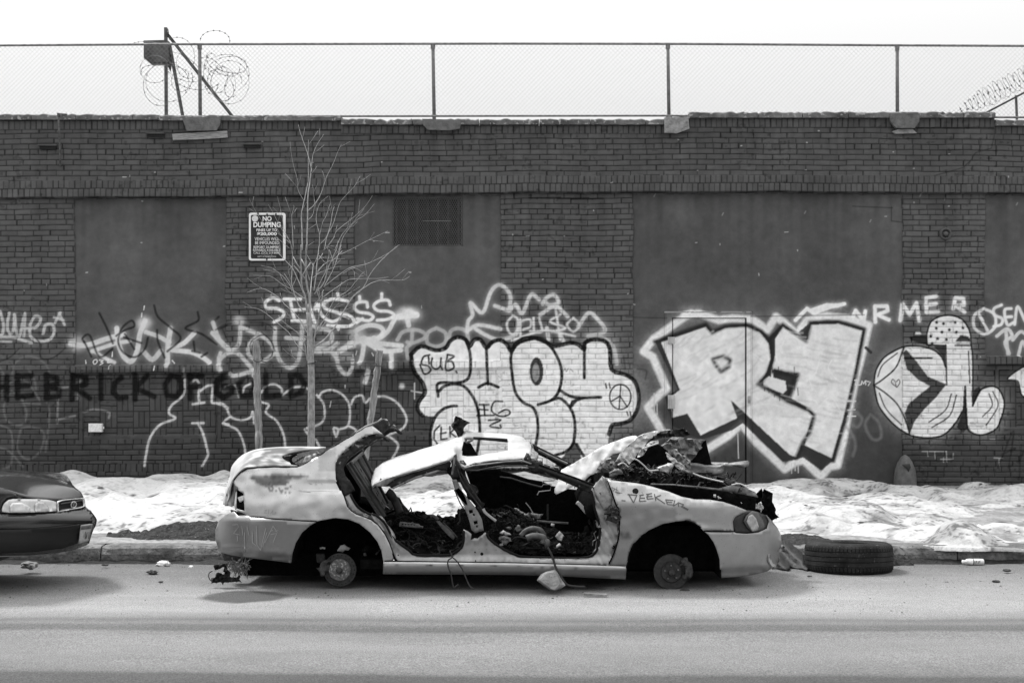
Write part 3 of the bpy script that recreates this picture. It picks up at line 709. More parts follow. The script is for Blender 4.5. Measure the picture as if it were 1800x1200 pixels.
FRAME = (UU >= 1168) & (UU < 1322) & (VV >= 547.5) & (VV < 860)
hgt[FRAME] = 0.004
fe = np.minimum.reduce([np.abs(UU - 1168), np.abs(UU - 1322), np.abs(VV - 547.5), np.abs(UU - 1170.5), np.abs(UU - 1319.5)])
tone[(fe < 0.7) & (UU > 1166) & (UU < 1324) & (VV > 546) & (VV < 860)] *= 0.72
tone[(np.abs(VV - 548.5) < 0.8) & (UU > 1168) & (UU < 1321) & (streak > 0.35)] = 0.28
WD = WY - hgt
cellp = plaster[:-1, :-1].copy()
fcell = FRAME[:-1, :-1]
cellp[fcell] = -1
DOOR = (1181.0, 1312.0, 558.0, 856.0)
WIN = (690.0, 812.0, 346.0, 431.0)
cu, cv = UU[:-1, :-1], VV[:-1, :-1]
def rectmask(r): return (cu >= r[0]) & (cu < r[1]) & (cv >= r[2]) & (cv < r[3])
hole = rectmask(DOOR) | rectmask(WIN)
okv = cv >= topv[None, :-1]
heightmesh('door_frame', fcell & ~rectmask(DOOR), m_wall, wall) if False else None
heightmesh('brickwork', (cellp == 0) & okv & ~hole, m_wall, wall)
for k in range(4):
    heightmesh('plaster_panel', (cellp == k + 1) & okv & ~hole, m_wall, wall)
m_core = mat('wall_core', 0.07, 0.9)
mesh_obj('wall_body', MB().box((0, WY + 0.30, 2.0), (20.0, 0.32, 5.3)).v, MB().box((0, 0, 0), (1, 1, 1)).f, m_core, wall)
# wall beyond the frame on either side
for sx in (-1, 1):
    m = MB().box((sx * 9.4, WY + 0.02, 2.42), (1.3, 0.25, 4.6))
    m.build('wall_end', mat('wall_end', 0.085, 0.8, bump=0.3), wall)
# coping stones
m_cop = mat('coping_stone', 0.13, 0.9, var=0.55, scale=7, bump=0.8, bscale=25, speck=0.42, speckscale=16, speckval=0.34, big=0.3)
rc = random.Random(4)
def coping(u0, u1, vt, vb):
    u = u0
    while u < u1 - 2:
        L = min(rc.uniform(70, 135), u1 - u)
        if u1 - u - L < 30: L = u1 - u
        n = max(4, int(L / 6))
        top = [vt + rc.uniform(-1.3, 1.3) + (rc.uniform(0, 3) if rc.random() < 0.12 else 0) for _ in range(n + 1)]
        vs, fs = [], []
        for i in range(n + 1):
            x = (u + 0.7 + (L - 1.4) * i / n - CX) / WS
            zt, zb = H - (top[i] - CY) / WS, H - (vb - 0.2 - CY) / WS
            f, b = WY - 0.115 + rc.uniform(-0.006, 0.006), WY + 0.3
            vs += [(x, f, zb), (x, f - 0.005, zt - 0.015), (x, f + 0.02, zt), (x, b, zt + 0.005), (x, b, zb)]
        for i in range(n):
            for k2 in range(5):
                a, b2 = i * 5 + k2, i * 5 + (k2 + 1) % 5
                fs.append((a, b2, b2 + 5, a + 5)[::-1])
        fs += [(0, 1, 2, 3, 4), tuple(n * 5 + t for t in (4, 3, 2, 1, 0))]
        mesh_obj('coping_stone', vs, fs, m_cop, wall)
        u += L
coping(-330, 282, 203.5, 213); coping(282, 601, 205.5, 214.5); coping(601, 1168, 212, 221.5); coping(1210, 1745, 199.5, 209.5); coping(1745, 2130, 213, 223.5)
# cement patches over the coping
m_cem = mat('cement_patch', 0.12, 0.9, var=0.4, scale=12, bump=0.5, bscale=40, attr=None)
m_cem2 = mat('bare_cement', 0.24, 0.9, var=0.5, scale=14, bump=0.6, bscale=40)
def patch(poly, m, yy, name='cement_patch'):
    panel(name, poly, lambda x, y: yy, m, wall, step=9, solid=0.05, smooth=False)
patch([(320, 207), (388, 206), (386, 220), (380, 229), (328, 230), (324, 219)], m_cem, WY - 0.135)
patch([(742, 209), (812, 211), (808, 226), (790, 229), (752, 228), (744, 220)], m_cem, WY - 0.13)
patch([(1168, 207), (1210, 205), (1212, 226), (1190, 234), (1168, 233)], m_cem2, WY - 0.14)
patch([(1563, 200), (1617, 200), (1616, 214), (1608, 225), (1575, 225), (1566, 214)], m_cem, WY - 0.135)
patch([(1568, 231), (1580, 227), (1604, 227), (1612, 234), (1574, 235)], m_cem2, WY - 0.09)
# dark slots where joists came through
m_hole = mat('slot_dark', 0.02, 0.9)
for (a, b, c, d) in ((70, 99, 257, 262), (259, 287, 236, 241), (429, 457, 255, 260)):
    m = MB(); p, q = P(a, c, WY - 0.075), P(b, d, WY - 0.075)
    m.box(((p.x + q.x) / 2, WY - 0.05, (p.z + q.z) / 2), (q.x - p.x, 0.07, p.z - q.z)); m.build('joist_slot', m_hole, wall)
    m = MB(); m.box(((p.x + q.x) / 2, WY - 0.06, p.z + 0.012), (q.x - p.x + 0.03, 0.09, 0.02)); m.build('slot_lintel', mat('lintel', 0.07, 0.8), wall)
# ================================================================== road, kerb, pavement, snow
KY = 12.30
def gridmesh(name, xs, ys, zf, mat, smooth=True, mask=None, attrs=None):
    X, Y = np.meshgrid(xs, ys)
    Z = zf(X, Y)
    n, m = X.shape
    co = np.stack([X, Y, Z], -1).reshape(-1, 3).astype(np.float32)
    i = np.arange(n * m).reshape(n, m)
    q = np.stack([i[:-1, :-1], i[:-1, 1:], i[1:, 1:], i[1:, :-1]], -1)
    if mask is not None:
        mk = mask(X, Y, Z)
        q = q[(mk[:-1, :-1] | mk[1:, 1:] | mk[:-1, 1:] | mk[1:, :-1])]
    q = q.reshape(-1, 4)
    me = bpy.data.meshes.new(name)
    me.vertices.add(len(co)); me.vertices.foreach_set('co', co.ravel())
    me.loops.add(len(q) * 4); me.loops.foreach_set('vertex_index', q.ravel().astype(np.int32))
    me.polygons.add(len(q)); me.polygons.foreach_set('loop_start', np.arange(0, len(q) * 4, 4, dtype=np.int32))
    me.polygons.foreach_set('use_smooth', np.full(len(q), smooth))
    me.update(calc_edges=True)
    if attrs:
        for k, f in attrs.items():
            a = me.attributes.new(k, 'FLOAT', 'POINT'); a.data.foreach_set('value', f(X, Y, Z).ravel().astype(np.float32))
    me.materials.append(mat)
    return link(bpy.data.objects.new(name, me))

class N2:
    """smooth value noise on the plane"""
    def __init__(s, seed): s.g = np.random.RandomState(seed).rand(256, 256)
    def __call__(s, x, y):
        xi, yi = np.floor(x).astype(int), np.floor(y).astype(int)
        fx, fy = x - xi, y - yi
        fx, fy = fx * fx * (3 - 2 * fx), fy * fy * (3 - 2 * fy)
        g = s.g
        a = g[yi % 256, xi % 256] * (1 - fx) + g[yi % 256, (xi + 1) % 256] * fx
        b = g[(yi + 1) % 256, xi % 256] * (1 - fx) + g[(yi + 1) % 256, (xi + 1) % 256] * fx
        return a * (1 - fy) + b * fy
def fbm(n, x, y, o=5, gain=0.5):
    t, a, w = 0, 1.0, 0
    for k in range(o):
        t = t + n(x * 2 ** k + 17 * k, y * 2 ** k + 9 * k) * a; w += a; a *= gain
    return t / w
n1, n2, n3 = N2(11), N2(12), N2(13)

# earth sheet to the horizon
m_gr = mat('ground', 0.2, 0.95)
g = MB().add([(-400, -400, -0.3), (400, -400, -0.3), (400, 400, -0.3), (-400, 400, -0.3)], [(0, 1, 2, 3)]).build('ground', m_gr); tag(g, 'bare ground running to the horizon', None, kind='structure')

def roadz(x, y):
    return np.interp(y, [-30, 4, 9.5, 10.6, KY], [-0.35, -0.05, 0.0, 0.0, -0.036])
def road_tone(X, Y, Z):
    yy = Y + (fbm(n1, X * 0.35, Y * 0.8, 3) - 0.5) * 0.22
    # depth of tyre tracks and salt bands across the carriageway
    b = np.interp(yy, [0, 7.2, 7.60, 7.78, 7.86, 8.02, 8.25, 8.60, 8.72, 8.98, 9.06, 9.20, 9.28, 9.40, 9.48, 9.75, 10.3, 11.2, 12.3],
                      [0.07, 0.075, 0.085, 0.09, 0.17, 0.195, 0.215, 0.23, 0.225, 0.20, 0.125, 0.135, 0.195, 0.15, 0.22, 0.32, 0.33, 0.22, 0.14])
    f = fbm(n2, X * 1.3, Y * 4, 4)
    t = b * (0.80 + 0.36 * f)
    d = ((X - P(435, 1047, 10.35).x) / 0.28) ** 2 + ((Y - 10.32) / 0.24) ** 2 + (fbm(n3, X * 6, Y * 6, 3) - 0.5) * 0.8
    t = np.where(d < 1, t * 0.32, np.where(d < 1.5, t * (0.32 + 0.68 * (d - 1) * 2), t))         # oil stain
    return t
m_road = mat('road', attr='tone', rough=0.85, var=0.62, scale=105, bump=0.9, bscale=130, speck=0.36, speckscale=110, speckval=0.07, spec=0.25, big=0.05)
xs = np.concatenate([np.linspace(-60, -9, 12), np.linspace(-8.9, 8.9, 420), np.linspace(9, 60, 12)])
ys = np.concatenate([np.linspace(-30, 5, 10), np.linspace(5.2, KY, 260)])
road = gridmesh('road', xs, ys, lambda X, Y: roadz(X, Y) + (fbm(n3, X * 2.2, Y * 2.2, 4) - 0.5) * 0.012, m_road, attrs={'tone': road_tone})
tag(road, 'salt-bleached asphalt road with darker tyre bands', None, kind='structure')

# kerb of worn concrete lengths
m_kerb = mat('kerb', 0.13, 0.9, var=0.5, scale=14, bump=1.0, bscale=30, speck=0.4, speckscale=40, speckval=0.07, big=0.3)
rk = random.Random(8)
x = -12.0
kb = MB()
while x < 12:
    L = rk.uniform(1.4, 2.3); n = int(L / 0.09)
    vs, fs = [], []
    for i in range(n + 1):
        xx = x + 0.006 + (L - 0.012) * i / n
        j = lambda a: rk.uniform(-a, a)
        e = 0.02 if i in (0, n) else 0
        ring = [(xx, KY + 0.0 + j(.006) + e, -0.12), (xx, KY - 0.005 + j(.008) + e, 0.04), (xx, KY + 0.012 + j(.01) + e, 0.09 + j(.006)), (xx, KY + 0.05 + j(.01), 0.112 + j(.005) - e * .5), (xx, KY + 0.17, 0.118 + j(.003) - e * .5), (xx, KY + 0.17, -0.12)]
        vs += ring
    for i in range(n):
        for k in range(6):
            a, b = i * 6 + k, i * 6 + (k + 1) % 6
            fs.append((a, b, b + 6, a + 6)[::-1])
    fs += [tuple(range(6)), tuple(n * 6 + t for t in (5, 4, 3, 2, 1, 0))]
    kb.add(vs, fs); x += L
kerb = kb.build('kerb', m_kerb, smooth=False); tag(kerb, 'worn concrete kerb along the gutter', None, kind='structure')

def walkz(x, y): return np.interp(y, [KY + 0.17, 17.5], [0.114, 0.20])
m_walk = mat('pavement', 0.22, 0.9, var=0.4, scale=18, bump=0.5, bscale=60, speck=0.36, speckscale=50, speckval=0.1, big=0.25)
xs = np.linspace(-14, 14, 240); ys = np.linspace(KY + 0.172, 17.5, 60)
walk = gridmesh('pavement', xs, ys, lambda X, Y: walkz(X, Y) + (fbm(n1, X * 3, Y * 3, 3) - 0.5) * 0.012, m_walk)
tag(walk, 'concrete pavement mostly hidden by snow', None, kind='structure')

# old ploughed snow
XC = lambda px, Y: (px - CX) * Y / FPX
def snow_h(X, Y):
    big = fbm(n2, X * 0.55 + 3, Y * 0.7, 3) - 0.5
    # front edge of the bank and height along the street
    fx = np.interp(X, [-10, -4.2, -3.4, -2.9, -2.2, -1.2, 0.4, 1.5, 2.6, 3.0, 3.25, 3.6, 3.9, 4.6, 8, 12], [13.1, 13.05, 12.95, 13.0, 13.25, 13.25, 13.0, 12.8, 12.75, 12.9, 12.75, 12.42, 12.27, 12.22, 12.24, 12.26])
    fx = fx + (fbm(n3, X * 2.3, Y * 0 + 4, 4) - 0.5) * np.interp(X, [2.8, 3.8], [0.30, 0.16])
    top = np.interp(X, [-10, -4.5, -3.3, -1.5, 0.0, 1.5, 2.8, 4.2, 10], [0.17, 0.18, 0.20, 0.19, 0.18, 0.14, 0.12, 0.11, 0.10])
    t = np.clip((Y - fx) / np.interp(X, [-4, 2.5, 3.6, 4.2], [1.5, 0.9, 0.5, 0.22]), 0, 1)
    prof = 1 - (1 - t) ** 2.2
    back = np.clip((17.25 - Y) / np.interp(X, [-4, 1, 3], [0.35, 0.35, 0.7]), 0, 1) ** 0.7
    h = top * prof * back
    lump = (fbm(n1, X * 1.7, Y * 1.5, 3, 0.42) - 0.56) * 0.36 + big * 0.10 + (np.abs(fbm(n2, X * 2.6 + 8, Y * 2.6, 3) - 0.5)) * -0.07
    h = h + lump * np.clip(h / 0.07, 0, 1)
    h = h + (fbm(n3, X * 6, Y * 6, 4, 0.55) - 0.5) * 0.032 * np.clip(h / 0.05, 0, 1)
    cap = top + 0.05
    h = np.where(h > cap, cap + (h - cap) * 0.55, h)
    h = np.where(t <= 0, -0.04, h - 0.006)
    return h
def snow_dirt(X, Y, Z):
    d = fbm(n1, X * 2.2 + 5, Y * 3.6, 5, 0.62)
    fine = fbm(n2, X * 22, Y * 30, 3, 0.7)
    right = np.interp(X, [1.5, 3], [0.0, 1.0])
    front = np.clip(1 - (Y - 12.4) / 1.6, 0, 1)
    cover = np.clip((d - 0.52 + 0.05 * right + 0.10 * front * (1 - right)) * 5, 0, 1)
    spots = np.clip((fine - 0.57) * 9, 0, 1)
    ridge = 1 - np.clip(np.abs(fbm(n3, X * 1.5, Y * 2.6, 4) - 0.5) * 16, 0, 1)
    return np.clip(0.53 - 0.20 * cover - 0.5 * spots * (0.25 + cover) - 0.16 * ridge * (0.35 + 0.65 * right) - 0.06 * right, 0.12, 0.9)
m_snow = mat('snow', attr='tone', rough=0.85, var=0.10, scale=40, bump=0.55, bscale=70, speck=0.31, speckscale=75, speckval=0.16, spec=0.2)
xs = np.linspace(-9, 9, 900); ys = np.concatenate([np.linspace(KY - 0.12, 13.6, 130), np.linspace(13.62, 17.42, 190)])
def snowz(X, Y): return walkz(X, Y) + snow_h(X, Y)
snow = gridmesh('snow', xs, ys, snowz, m_snow, mask=lambda X, Y, Z: snow_h(X, Y) > -0.02, attrs={'tone': snow_dirt})
tag(snow, 'old dirty snow ploughed along the pavement', None, kind='stuff')

# dark earth and litter of the tree pit, and loose dirt beside the flat tyre
m_dirt = mat('dirt', 0.028, 0.95, var=0.7, scale=30, bump=1.0, bscale=50, speck=0.33, speckscale=60, speckval=0.25)
def mound(name, c, r, hh, seed, label, z0=None):
    nn = N2(seed)
    xs = np.linspace(c[0] - r[0], c[0] + r[0], 90); ys = np.linspace(c[1] - r[1], c[1] + r[1], 50)
    def hf(X, Y):
        d = ((X - c[0]) / r[0]) ** 2 + ((Y - c[1]) / r[1]) ** 2
        return np.clip(1 - d, -0.3, 1) * hh + (fbm(nn, X * 3.5, Y * 5, 5, 0.62) - 0.5) * hh * 1.7 - 0.25 * hh
    base = walkz if z0 is None else (lambda X, Y: z0 + 0 * X)
    o = gridmesh(name, xs, ys, lambda X, Y: base(X, Y) + hf(X, Y), m_dirt, mask=lambda X, Y, Z: hf(X, Y) > 0)
    return tag(o, label, None, kind='stuff')
mound('dirt', (-2.85, 12.98, 0), (0.95, 0.42), 0.13, 31, 'dark heap of earth and litter at the foot of the snow')
mound('dirt', (3.33, 12.22, 0), (0.30, 0.16), 0.17, 32, 'dark clod of frozen dirt spilling over the kerb', z0=-0.03)
mound('dirt', (2.55, 12.65, 0), (0.42, 0.28), 0.07, 33, 'dark gritty meltwater dirt between the wreck and the tyre')

# wet black silt along the foot of the kerb
xs = np.linspace(-9, 9, 700); ys = np.linspace(KY - 0.34, KY + 0.02, 30)
def silt(X, Y): return np.clip((Y - (KY - 0.10)) * 0.35, -0.05, 0.03) + (fbm(n2, X * 3.2, Y * 5, 5, 0.6) - 0.52) * 0.07
sl_ = gridmesh('gutter_silt', xs, ys, lambda X, Y: roadz(X, Y) + silt(X, Y), mat('gutter_silt', 0.016, 0.8, var=0.6, scale=30, bump=0.8, speck=0.28, speckscale=60, speckval=0.12), mask=lambda X, Y, Z: silt(X, Y) > 0.002)
tag(sl_, 'wet black silt along the foot of the kerb', None, kind='stuff')

# ================================================================== things on the wall
m_steel = mat('old_steel', 0.16, 0.6, var=0.4, scale=20, metal=0.3, bump=0.2)
m_dark = mat('dark_iron', 0.05, 0.6, var=0.4, scale=20)
m_white = mat('white_enamel', 0.75, 0.5, var=0.1)
m_galv = mat('galvanised_steel', 0.20, 0.55, var=0.5, scale=25, metal=0.2, bump=0.2)
m_rust = mat('rusty_steel', 0.09, 0.8, var=0.6, scale=14, bump=0.4)

# steel door under the silver piece
door = thing('steel_door', 'steel door in the plaster bay, painted over by the large silver letters', 'door', P(1245, 853, WY))
diag = 0.5 + 0.5 * np.sin((UU * 0.8 - VV) * 2 * math.pi / 4.2)
diag2 = 0.5 + 0.5 * np.sin((UU + VV * 0.9) * 2 * math.pi / 4.2)
dd = np.maximum(diag, diag2)
hd = hgt * 0 - 0.016 + dd * 0.003
de = np.minimum.reduce([np.abs(UU - 1181), np.abs(UU - 1312), np.abs(VV - 558)])
hd[de < 1.3] = -0.05
td = tone * (0.86 + 0.2 * dd)
td[de < 0.9] = 0.012
heightmesh('door_leaf', rectmask(DOOR), m_wall, door, WD=WY - hd, tone=td)
heightmesh('door_frame', fcell & ~rectmask(DOOR), m_wall, door)
for (a, b, c, d) in ((1174, 1186, 694, 718), (1174, 1186, 592, 604)):
    p, q = P(a, c, WY - 0.02), P(b, d, WY - 0.02)
    MB().box(((p.x + q.x) / 2, WY - 0.022, (p.z + q.z) / 2), (q.x - p.x, 0.022, p.z - q.z)).tube([((p.x + q.x) / 2 - 0.01, WY - 0.035, q.z), ((p.x + q.x) / 2 - 0.01, WY - 0.035, p.z)], 0.009).build('hinge', mat('hinge_paint', 0.4, 0.6), door)
p = P(1317, 702, WY - 0.012)
MB().box(p, (0.035, 0.016, 0.09)).lathe([(0.0, -0.03), (0.012, -0.03), (0.014, 0.0)], p, 'Y', 12).build('lock', mat('lock_paint', 0.3, 0.5), door)

# barred window
win = thing('barred_window', 'small high window behind iron bars and expanded metal mesh', 'window', P(751, 431, WY))
p, q = P(690, 346, WY), P(812, 431, WY)
wc = Vector(((p.x + q.x) / 2, WY, (p.z + q.z) / 2)); ww, wh = q.x - p.x, p.z - q.z
MB().box((wc.x, WY + 0.12, wc.z), (ww, 0.01, wh)).build('boarding', mat('boarding', 0.03, 0.8, var=0.5, scale=12), win)
m = MB()
for sx, sz, a, b in ((0, 1, ww, 0.03), (0, -1, ww, 0.02), (1, 0, 0.02, wh), (-1, 0, 0.02, wh)):
    m.box((wc.x + sx * (ww / 2 - 0.003), WY + 0.095, wc.z + sz * (wh / 2 - 0.003)), (a, 0.12, b))
m.build('frame', mat('window_frame', 0.075, 0.8, var=0.3), win)
for k in range(7):
    x = p.x + ww * (k + 0.35) / 6.7
    MB().box((x, WY + 0.06, wc.z), (0.024, 0.024, wh - 0.03)).build('bar', m_dark, win)
m = MB(); cw, chh = 0.0285, 0.052
n = int(ww / cw) + int(wh / chh) + 2
for k in range(-int(wh / chh) - 1, int(ww / cw) + 2):
    for s in (1, -1):
        # bars of the mesh, clipped to the opening
        pts = []
        x0 = p.x + k * cw if s > 0 else q.x - k * cw
        t0, t1 = 0.0, wh
        sl = s * cw / chh
        lo, hi = (p.x, q.x)
        ta, tb = sorted(((lo - x0) / sl, (hi - x0) / sl))
        t0, t1 = max(t0, ta), min(t1, tb)
        if t1 - t0 < 0.02: continue
        a = Vector((x0 + sl * t0, WY + 0.012, q.z + t0)); b = Vector((x0 + sl * t1, WY + 0.012, q.z + t1))
        w_ = Vector((0.0034, 0, 0)); d_ = Vector((0, 0.006 * s, 0))
        m.add([a - w_, a + w_ + d_, b + w_ + d_, b - w_], [(0, 1, 2, 3)])
m.build('mesh_screen', mat('mesh_paint', 0.11, 0.7), win)
MB().box((wc.x + 0.12, WY + 0.004, wc.z + 0.0), (0.36, 0.008, 0.006)).build('rail', mat('pale_rail', 0.2, 0.6), win)

# street sign
def text_mesh(name, body, size, loc, mat_, parent, bold=0.0, xs=1.0, depth=0.0015, align='CENTER'):
    cu_ = bpy.data.curves.new(name, 'FONT'); cu_.body = body; cu_.size = size; cu_.align_x = align; cu_.align_y = 'CENTER'
    cu_.offset = bold; cu_.extrude = depth; cu_.resolution_u = 3
    o = bpy.data.objects.new(name, cu_); SC.collection.objects.link(o)
    dg = bpy.context.evaluated_depsgraph_get()
    me = bpy.data.meshes.new_from_object(o.evaluated_get(dg))
    bpy.data.objects.remove(o); bpy.data.curves.remove(cu_)
    me.transform(Matrix.Translation(loc) @ Matrix.Rotation(math.radians(90), 4, 'X') @ Matrix.Diagonal((xs, 1, 1, 1)))
    me.materials.clear(); me.materials.append(mat_)
    o = bpy.data.objects.new(name, me)
    return link(o, parent)
SY = WY - 0.05
sign = thing('street_sign', 'black and white NO DUMPING sign screwed to the brick pier', 'sign', P(470, 416, SY))
def rrect(u0, u1, v0, v1, r, y):
    pts = []
    for (cx, cy, a0) in ((u1 - r, v0 + r, -90), (u1 - r, v1 - r, 0), (u0 + r, v1 - r, 90), (u0 + r, v0 + r, 180)):
        for k in range(6):
            a = math.radians(a0 + k * 18); pts.append(P(cx + r * math.cos(a), cy + r * math.sin(a), y))
    return pts
def slab(pts, d):
    n = len(pts); vs = list(pts) + [Vector(p_) + Vector((0, d, 0)) for p_ in pts]
    fs = [tuple(range(n))[::-1], tuple(range(n, 2 * n))] + [(i, (i + 1) % n, n + (i + 1) % n, n + i) for i in range(n)]
    return vs, fs
v, f = slab(rrect(437.5, 502, 374, 458, 4, SY), 0.004); mesh_obj('border', v, f, m_white, sign)
v, f = slab(rrect(441, 497.3, 377.8, 454.5, 2.5, SY - 0.003), 0.0025); mesh_obj('face', v, f, mat('sign_black', 0.018, 0.5, var=0.3), sign)
for k in range(3): MB().lathe([(0, -0.006), (0.011, -0.005), (0.012, 0.0)], P((453.5, 469.5, 485)[k], (375.5, 377, 376.5)[k], SY - 0.002), 'Y', 10).build('bolt', m_dark, sign)
MB().lathe([(0, -0.006), (0.011, -0.005), (0.012, 0.0)], P(469, 456, SY - 0.002), 'Y', 10).build('bolt', m_dark, sign)
MB().lathe([(0, -0.001), (0.040, -0.001), (0.040, 0.001)], P(448.2, 384.2, SY - 0.004), 'Y', 24).build('emblem', mat('emblem_white', 0.6, 0.6, var=0.3, scale=80), sign)
m_let = mat('sign_white', 0.74, 0.5, var=0.12)
def fit_text(body, u0, u1, v0, v1, bold=0.0):
    o = text_mesh('lettering', body, 1.0, Vector((0, 0, 0)), m_let, None, bold, 1.0, 0.01)
    co = np.array([v.co for v in o.data.vertices]); lo, hi = co.min(0), co.max(0)
    p_, q_ = P(u0, v1, SY - 0.0055), P(u1, v0, SY - 0.0055)
    sx, sz = (q_.x - p_.x) / (hi[0] - lo[0]), (q_.z - p_.z) / (hi[2] - lo[2])
    for v in o.data.vertices: v.co = Vector((p_.x + (v.co.x - lo[0]) * sx, p_.y - 0.001 + v.co.y * 0.1, p_.z + (v.co.z - lo[2]) * sz))
    o.parent = sign; o.matrix_parent_inverse = sign.matrix_basis.inverted()
fz = lambda x, y: (425 + x / 12.0, 365 + y / 12.0)
for body, x0, x1_, y0, y1, bold in (('NO', 440, 630, 180, 285, .035), ('DUMPING', 245, 820, 303, 415, .035), ('FINES UP TO', 310, 745, 445, 500, .02), ('$20,000', 322, 740, 518, 596, .035), ('VEHICLES WILL', 272, 785, 625, 692, .0), ('BE IMPOUNDED', 282, 785, 708, 775, .0), ('REPORT DUMPERS', 250, 795, 806, 860, .01), ('REWARDS AVAILABLE', 240, 810, 870, 922, .0), ('CALL (212) 219-8090', 247, 805, 932, 988, .0), ('DEPT OF SANITATION', 335, 720, 1018, 1042, .0)):
    (a_, b_), (c_, d_) = fz(x0, y0), fz(x1_, y1)
    fit_text(body, a_, c_, b_, d_, bold)

# little white junction box, pipe, plank, anchor plate
jb = thing('junction_box', 'small white junction box low on the left brick wall', 'box', P(168, 752, WY))
p = P(168.5, 751.5, WY - 0.03)
MB().box(p, (0.172, 0.06, 0.108)).build('case', mat('box_white', 0.62, 0.5, var=0.2, scale=30), jb, bevel=0.006)
MB().box(p + Vector((0, -0.032, 0)), (0.16, 0.004, 0.096)).build('cover', mat('box_cover', 0.70, 0.5, var=0.2, scale=40), jb)
for s in (-1, 1): MB().box(p + Vector((s * 0.091, 0.02, 0)), (0.014, 0.008, 0.03)).build('lug', m_white, jb)
pi = thing('vent_pipe', 'thin iron pipe clipped to the upper wall at far left', 'pipe', P(106, 289, WY))
yy = WY - 0.16
MB().tube([P(106.5, 291, WY - 0.07), P(106, 286, yy + .05), P(104.5, 240, yy), P(102.5, 202, yy), P(103, 200, yy), P(117, 201.5, yy - 0.1)], 0.011, 8).build('pipe', m_rust, pi, smooth=True)
MB().lathe([(0.0, -0.02), (0.016, -0.02), (0.016, 0.012)], P(106.5, 289, WY - 0.07), 'Y', 10).build('flange', m_rust, pi)
MB().tube([P(102.6, 199, yy), P(102.9, 205, yy)], 0.017, 8).build('elbow', m_rust, pi)
m_wood = mat('weathered_wood', 0.30, 0.85, var=0.5, scale=10, stretch=(1, 1, 9), bump=0.7, bscale=22)
pk = panel('wood_plank', [(302.5, 235.5), (340, 233.5), (399, 230), (400, 241.5), (372, 243.5), (304, 246.5)], lambda x, y: WY - 0.10, m_wood, None, step=10, solid=0.03, smooth=False)
tag(pk, 'pale weathered plank nailed under the coping', 'plank')
ap = thing('anchor_plate', 'round iron anchor plate on the right brick pier', 'plate', P(1662, 410, WY))
c = P(1662, 411, WY)
MB().lathe([(0.050, 0.0), (0.052, -0.02), (0.062, -0.028), (0.074, -0.02), (0.078, 0.0)], c, 'Y', 28).build('ring', m_wall2 if 'm_wall2' in globals() else mat('plate_paint', 0.075, 0.7, bump=0.3), ap, smooth=True)
MB().lathe([(0, -0.035), (0.022, -0.034), (0.030, -0.015), (0.032, 0.0)], c, 'Y', 20).build('boss', mat('boss_paint', 0.085, 0.7), ap, smooth=True)
MB().box(c + Vector((0.03, -0.012, -0.04)), (0.012, 0.02, 0.1), Matrix.Rotation(0.5, 3, 'Y')).build('strap', mat('strap_paint', 0.06, 0.7), ap)

# stone wheel guard at the corner of the plaster bay
wg = thing('wheel_guard', 'pointed stone wheel guard against the foot of the wall', 'guard stone', P(1591, 858, WY))
prof = [(1589.5, 798.5), (1583, 803), (1577.5, 812), (1573, 824), (1571, 838), (1570.5, 862)]
vs, fs = [], []
for (u, v) in prof:
    w_ = (1590.5 - u) / WS; z = H - (v - CY) / WS
    for k in range(13):
        a = math.pi * k / 12
        vs.append(((1590.5 - CX) / WS - w_ * math.cos(a), WY + 0.0 - (w_ * 1.0 + 0.02) * math.sin(a) , z))
for i in range(len(prof) - 1):
    for k in range(12):
        fs.append((i * 13 + k, i * 13 + k + 1, (i + 1) * 13 + k + 1, (i + 1) * 13 + k)[::-1])
mesh_obj('stone', vs, fs, mat('guard_stone', 0.105, 0.8, var=0.3, scale=16, bump=0.4, bscale=60), wg, smooth=True)
panel('plaque', [(1585.5, 816.5), (1599, 814.5), (1601, 821), (1597, 829), (1594, 824)], lambda x, y: WY - 0.152, mat('guard_stain', 0.04, 0.8), wg, step=4, solid=0.02)

# ================================================================== fence on the roof edge
FY = 17.52
fs_ = FPX / FY
fence = thing('chain_link_fence', 'chain-link fence along the top of the wall', 'fence', P(900, 205, FY))
def railz(px): return float(np.interp(px, [-330, 0, 300, 900, 1200, 1577, 1800, 2130], [82, 80, 78, 77, 77.5, 80, 81, 82]))
def rail(name, pts, r):
    m = MB().tube(pts, r, 8)
    m.build(name, m_galv, fence, smooth=True)
rail('top_rail', [P(x, railz(x), FY) for x in range(-330, 2131, 53)], 0.0155)
rail('bottom_rail', [P(x, 205.5 + (204.0 - 205.5) * (x / 900), FY) for x in (-330, 300, 598)] + [P(x, 204 + (x - 900) * -0.0016, FY) for x in (610, 762, 900, 1174)] + [P(1300, 205, FY), P(1577, 206, FY), P(2130, 207.5, FY)], 0.0135)
POSTS = [(-60, 79, -58, 210), (351, 80, 352, 206), (761, 79, 763.5, 218), (1174, 79, 1176, 208), (1577, 82, 1577.5, 206), (1985, 80, 1985, 210)]
for (x0, y0, x1, y1) in POSTS:
    MB().tube([P(x0, y0 - 2.5, FY + 0.02), P(x0, y0, FY + 0.02), P(x1, y1 + 8, FY + 0.02)], [0.006, 0.0215, 0.0235], 10).lathe([(0.03, 0), (0.03, 0.05)], P(x0, y0 + 7, FY + 0.02), 'Z', 10).build('post', m_galv, fence, smooth=True)
m = MB()
pitch = 0.0575
zt, zb = H - (79 - CY) / fs_, H - (206 - CY) / fs_
xa, xb = (-330 - CX) / fs_, (2130 - CX) / fs_
hh = zt - zb
k = int((xb - xa + hh) / pitch)
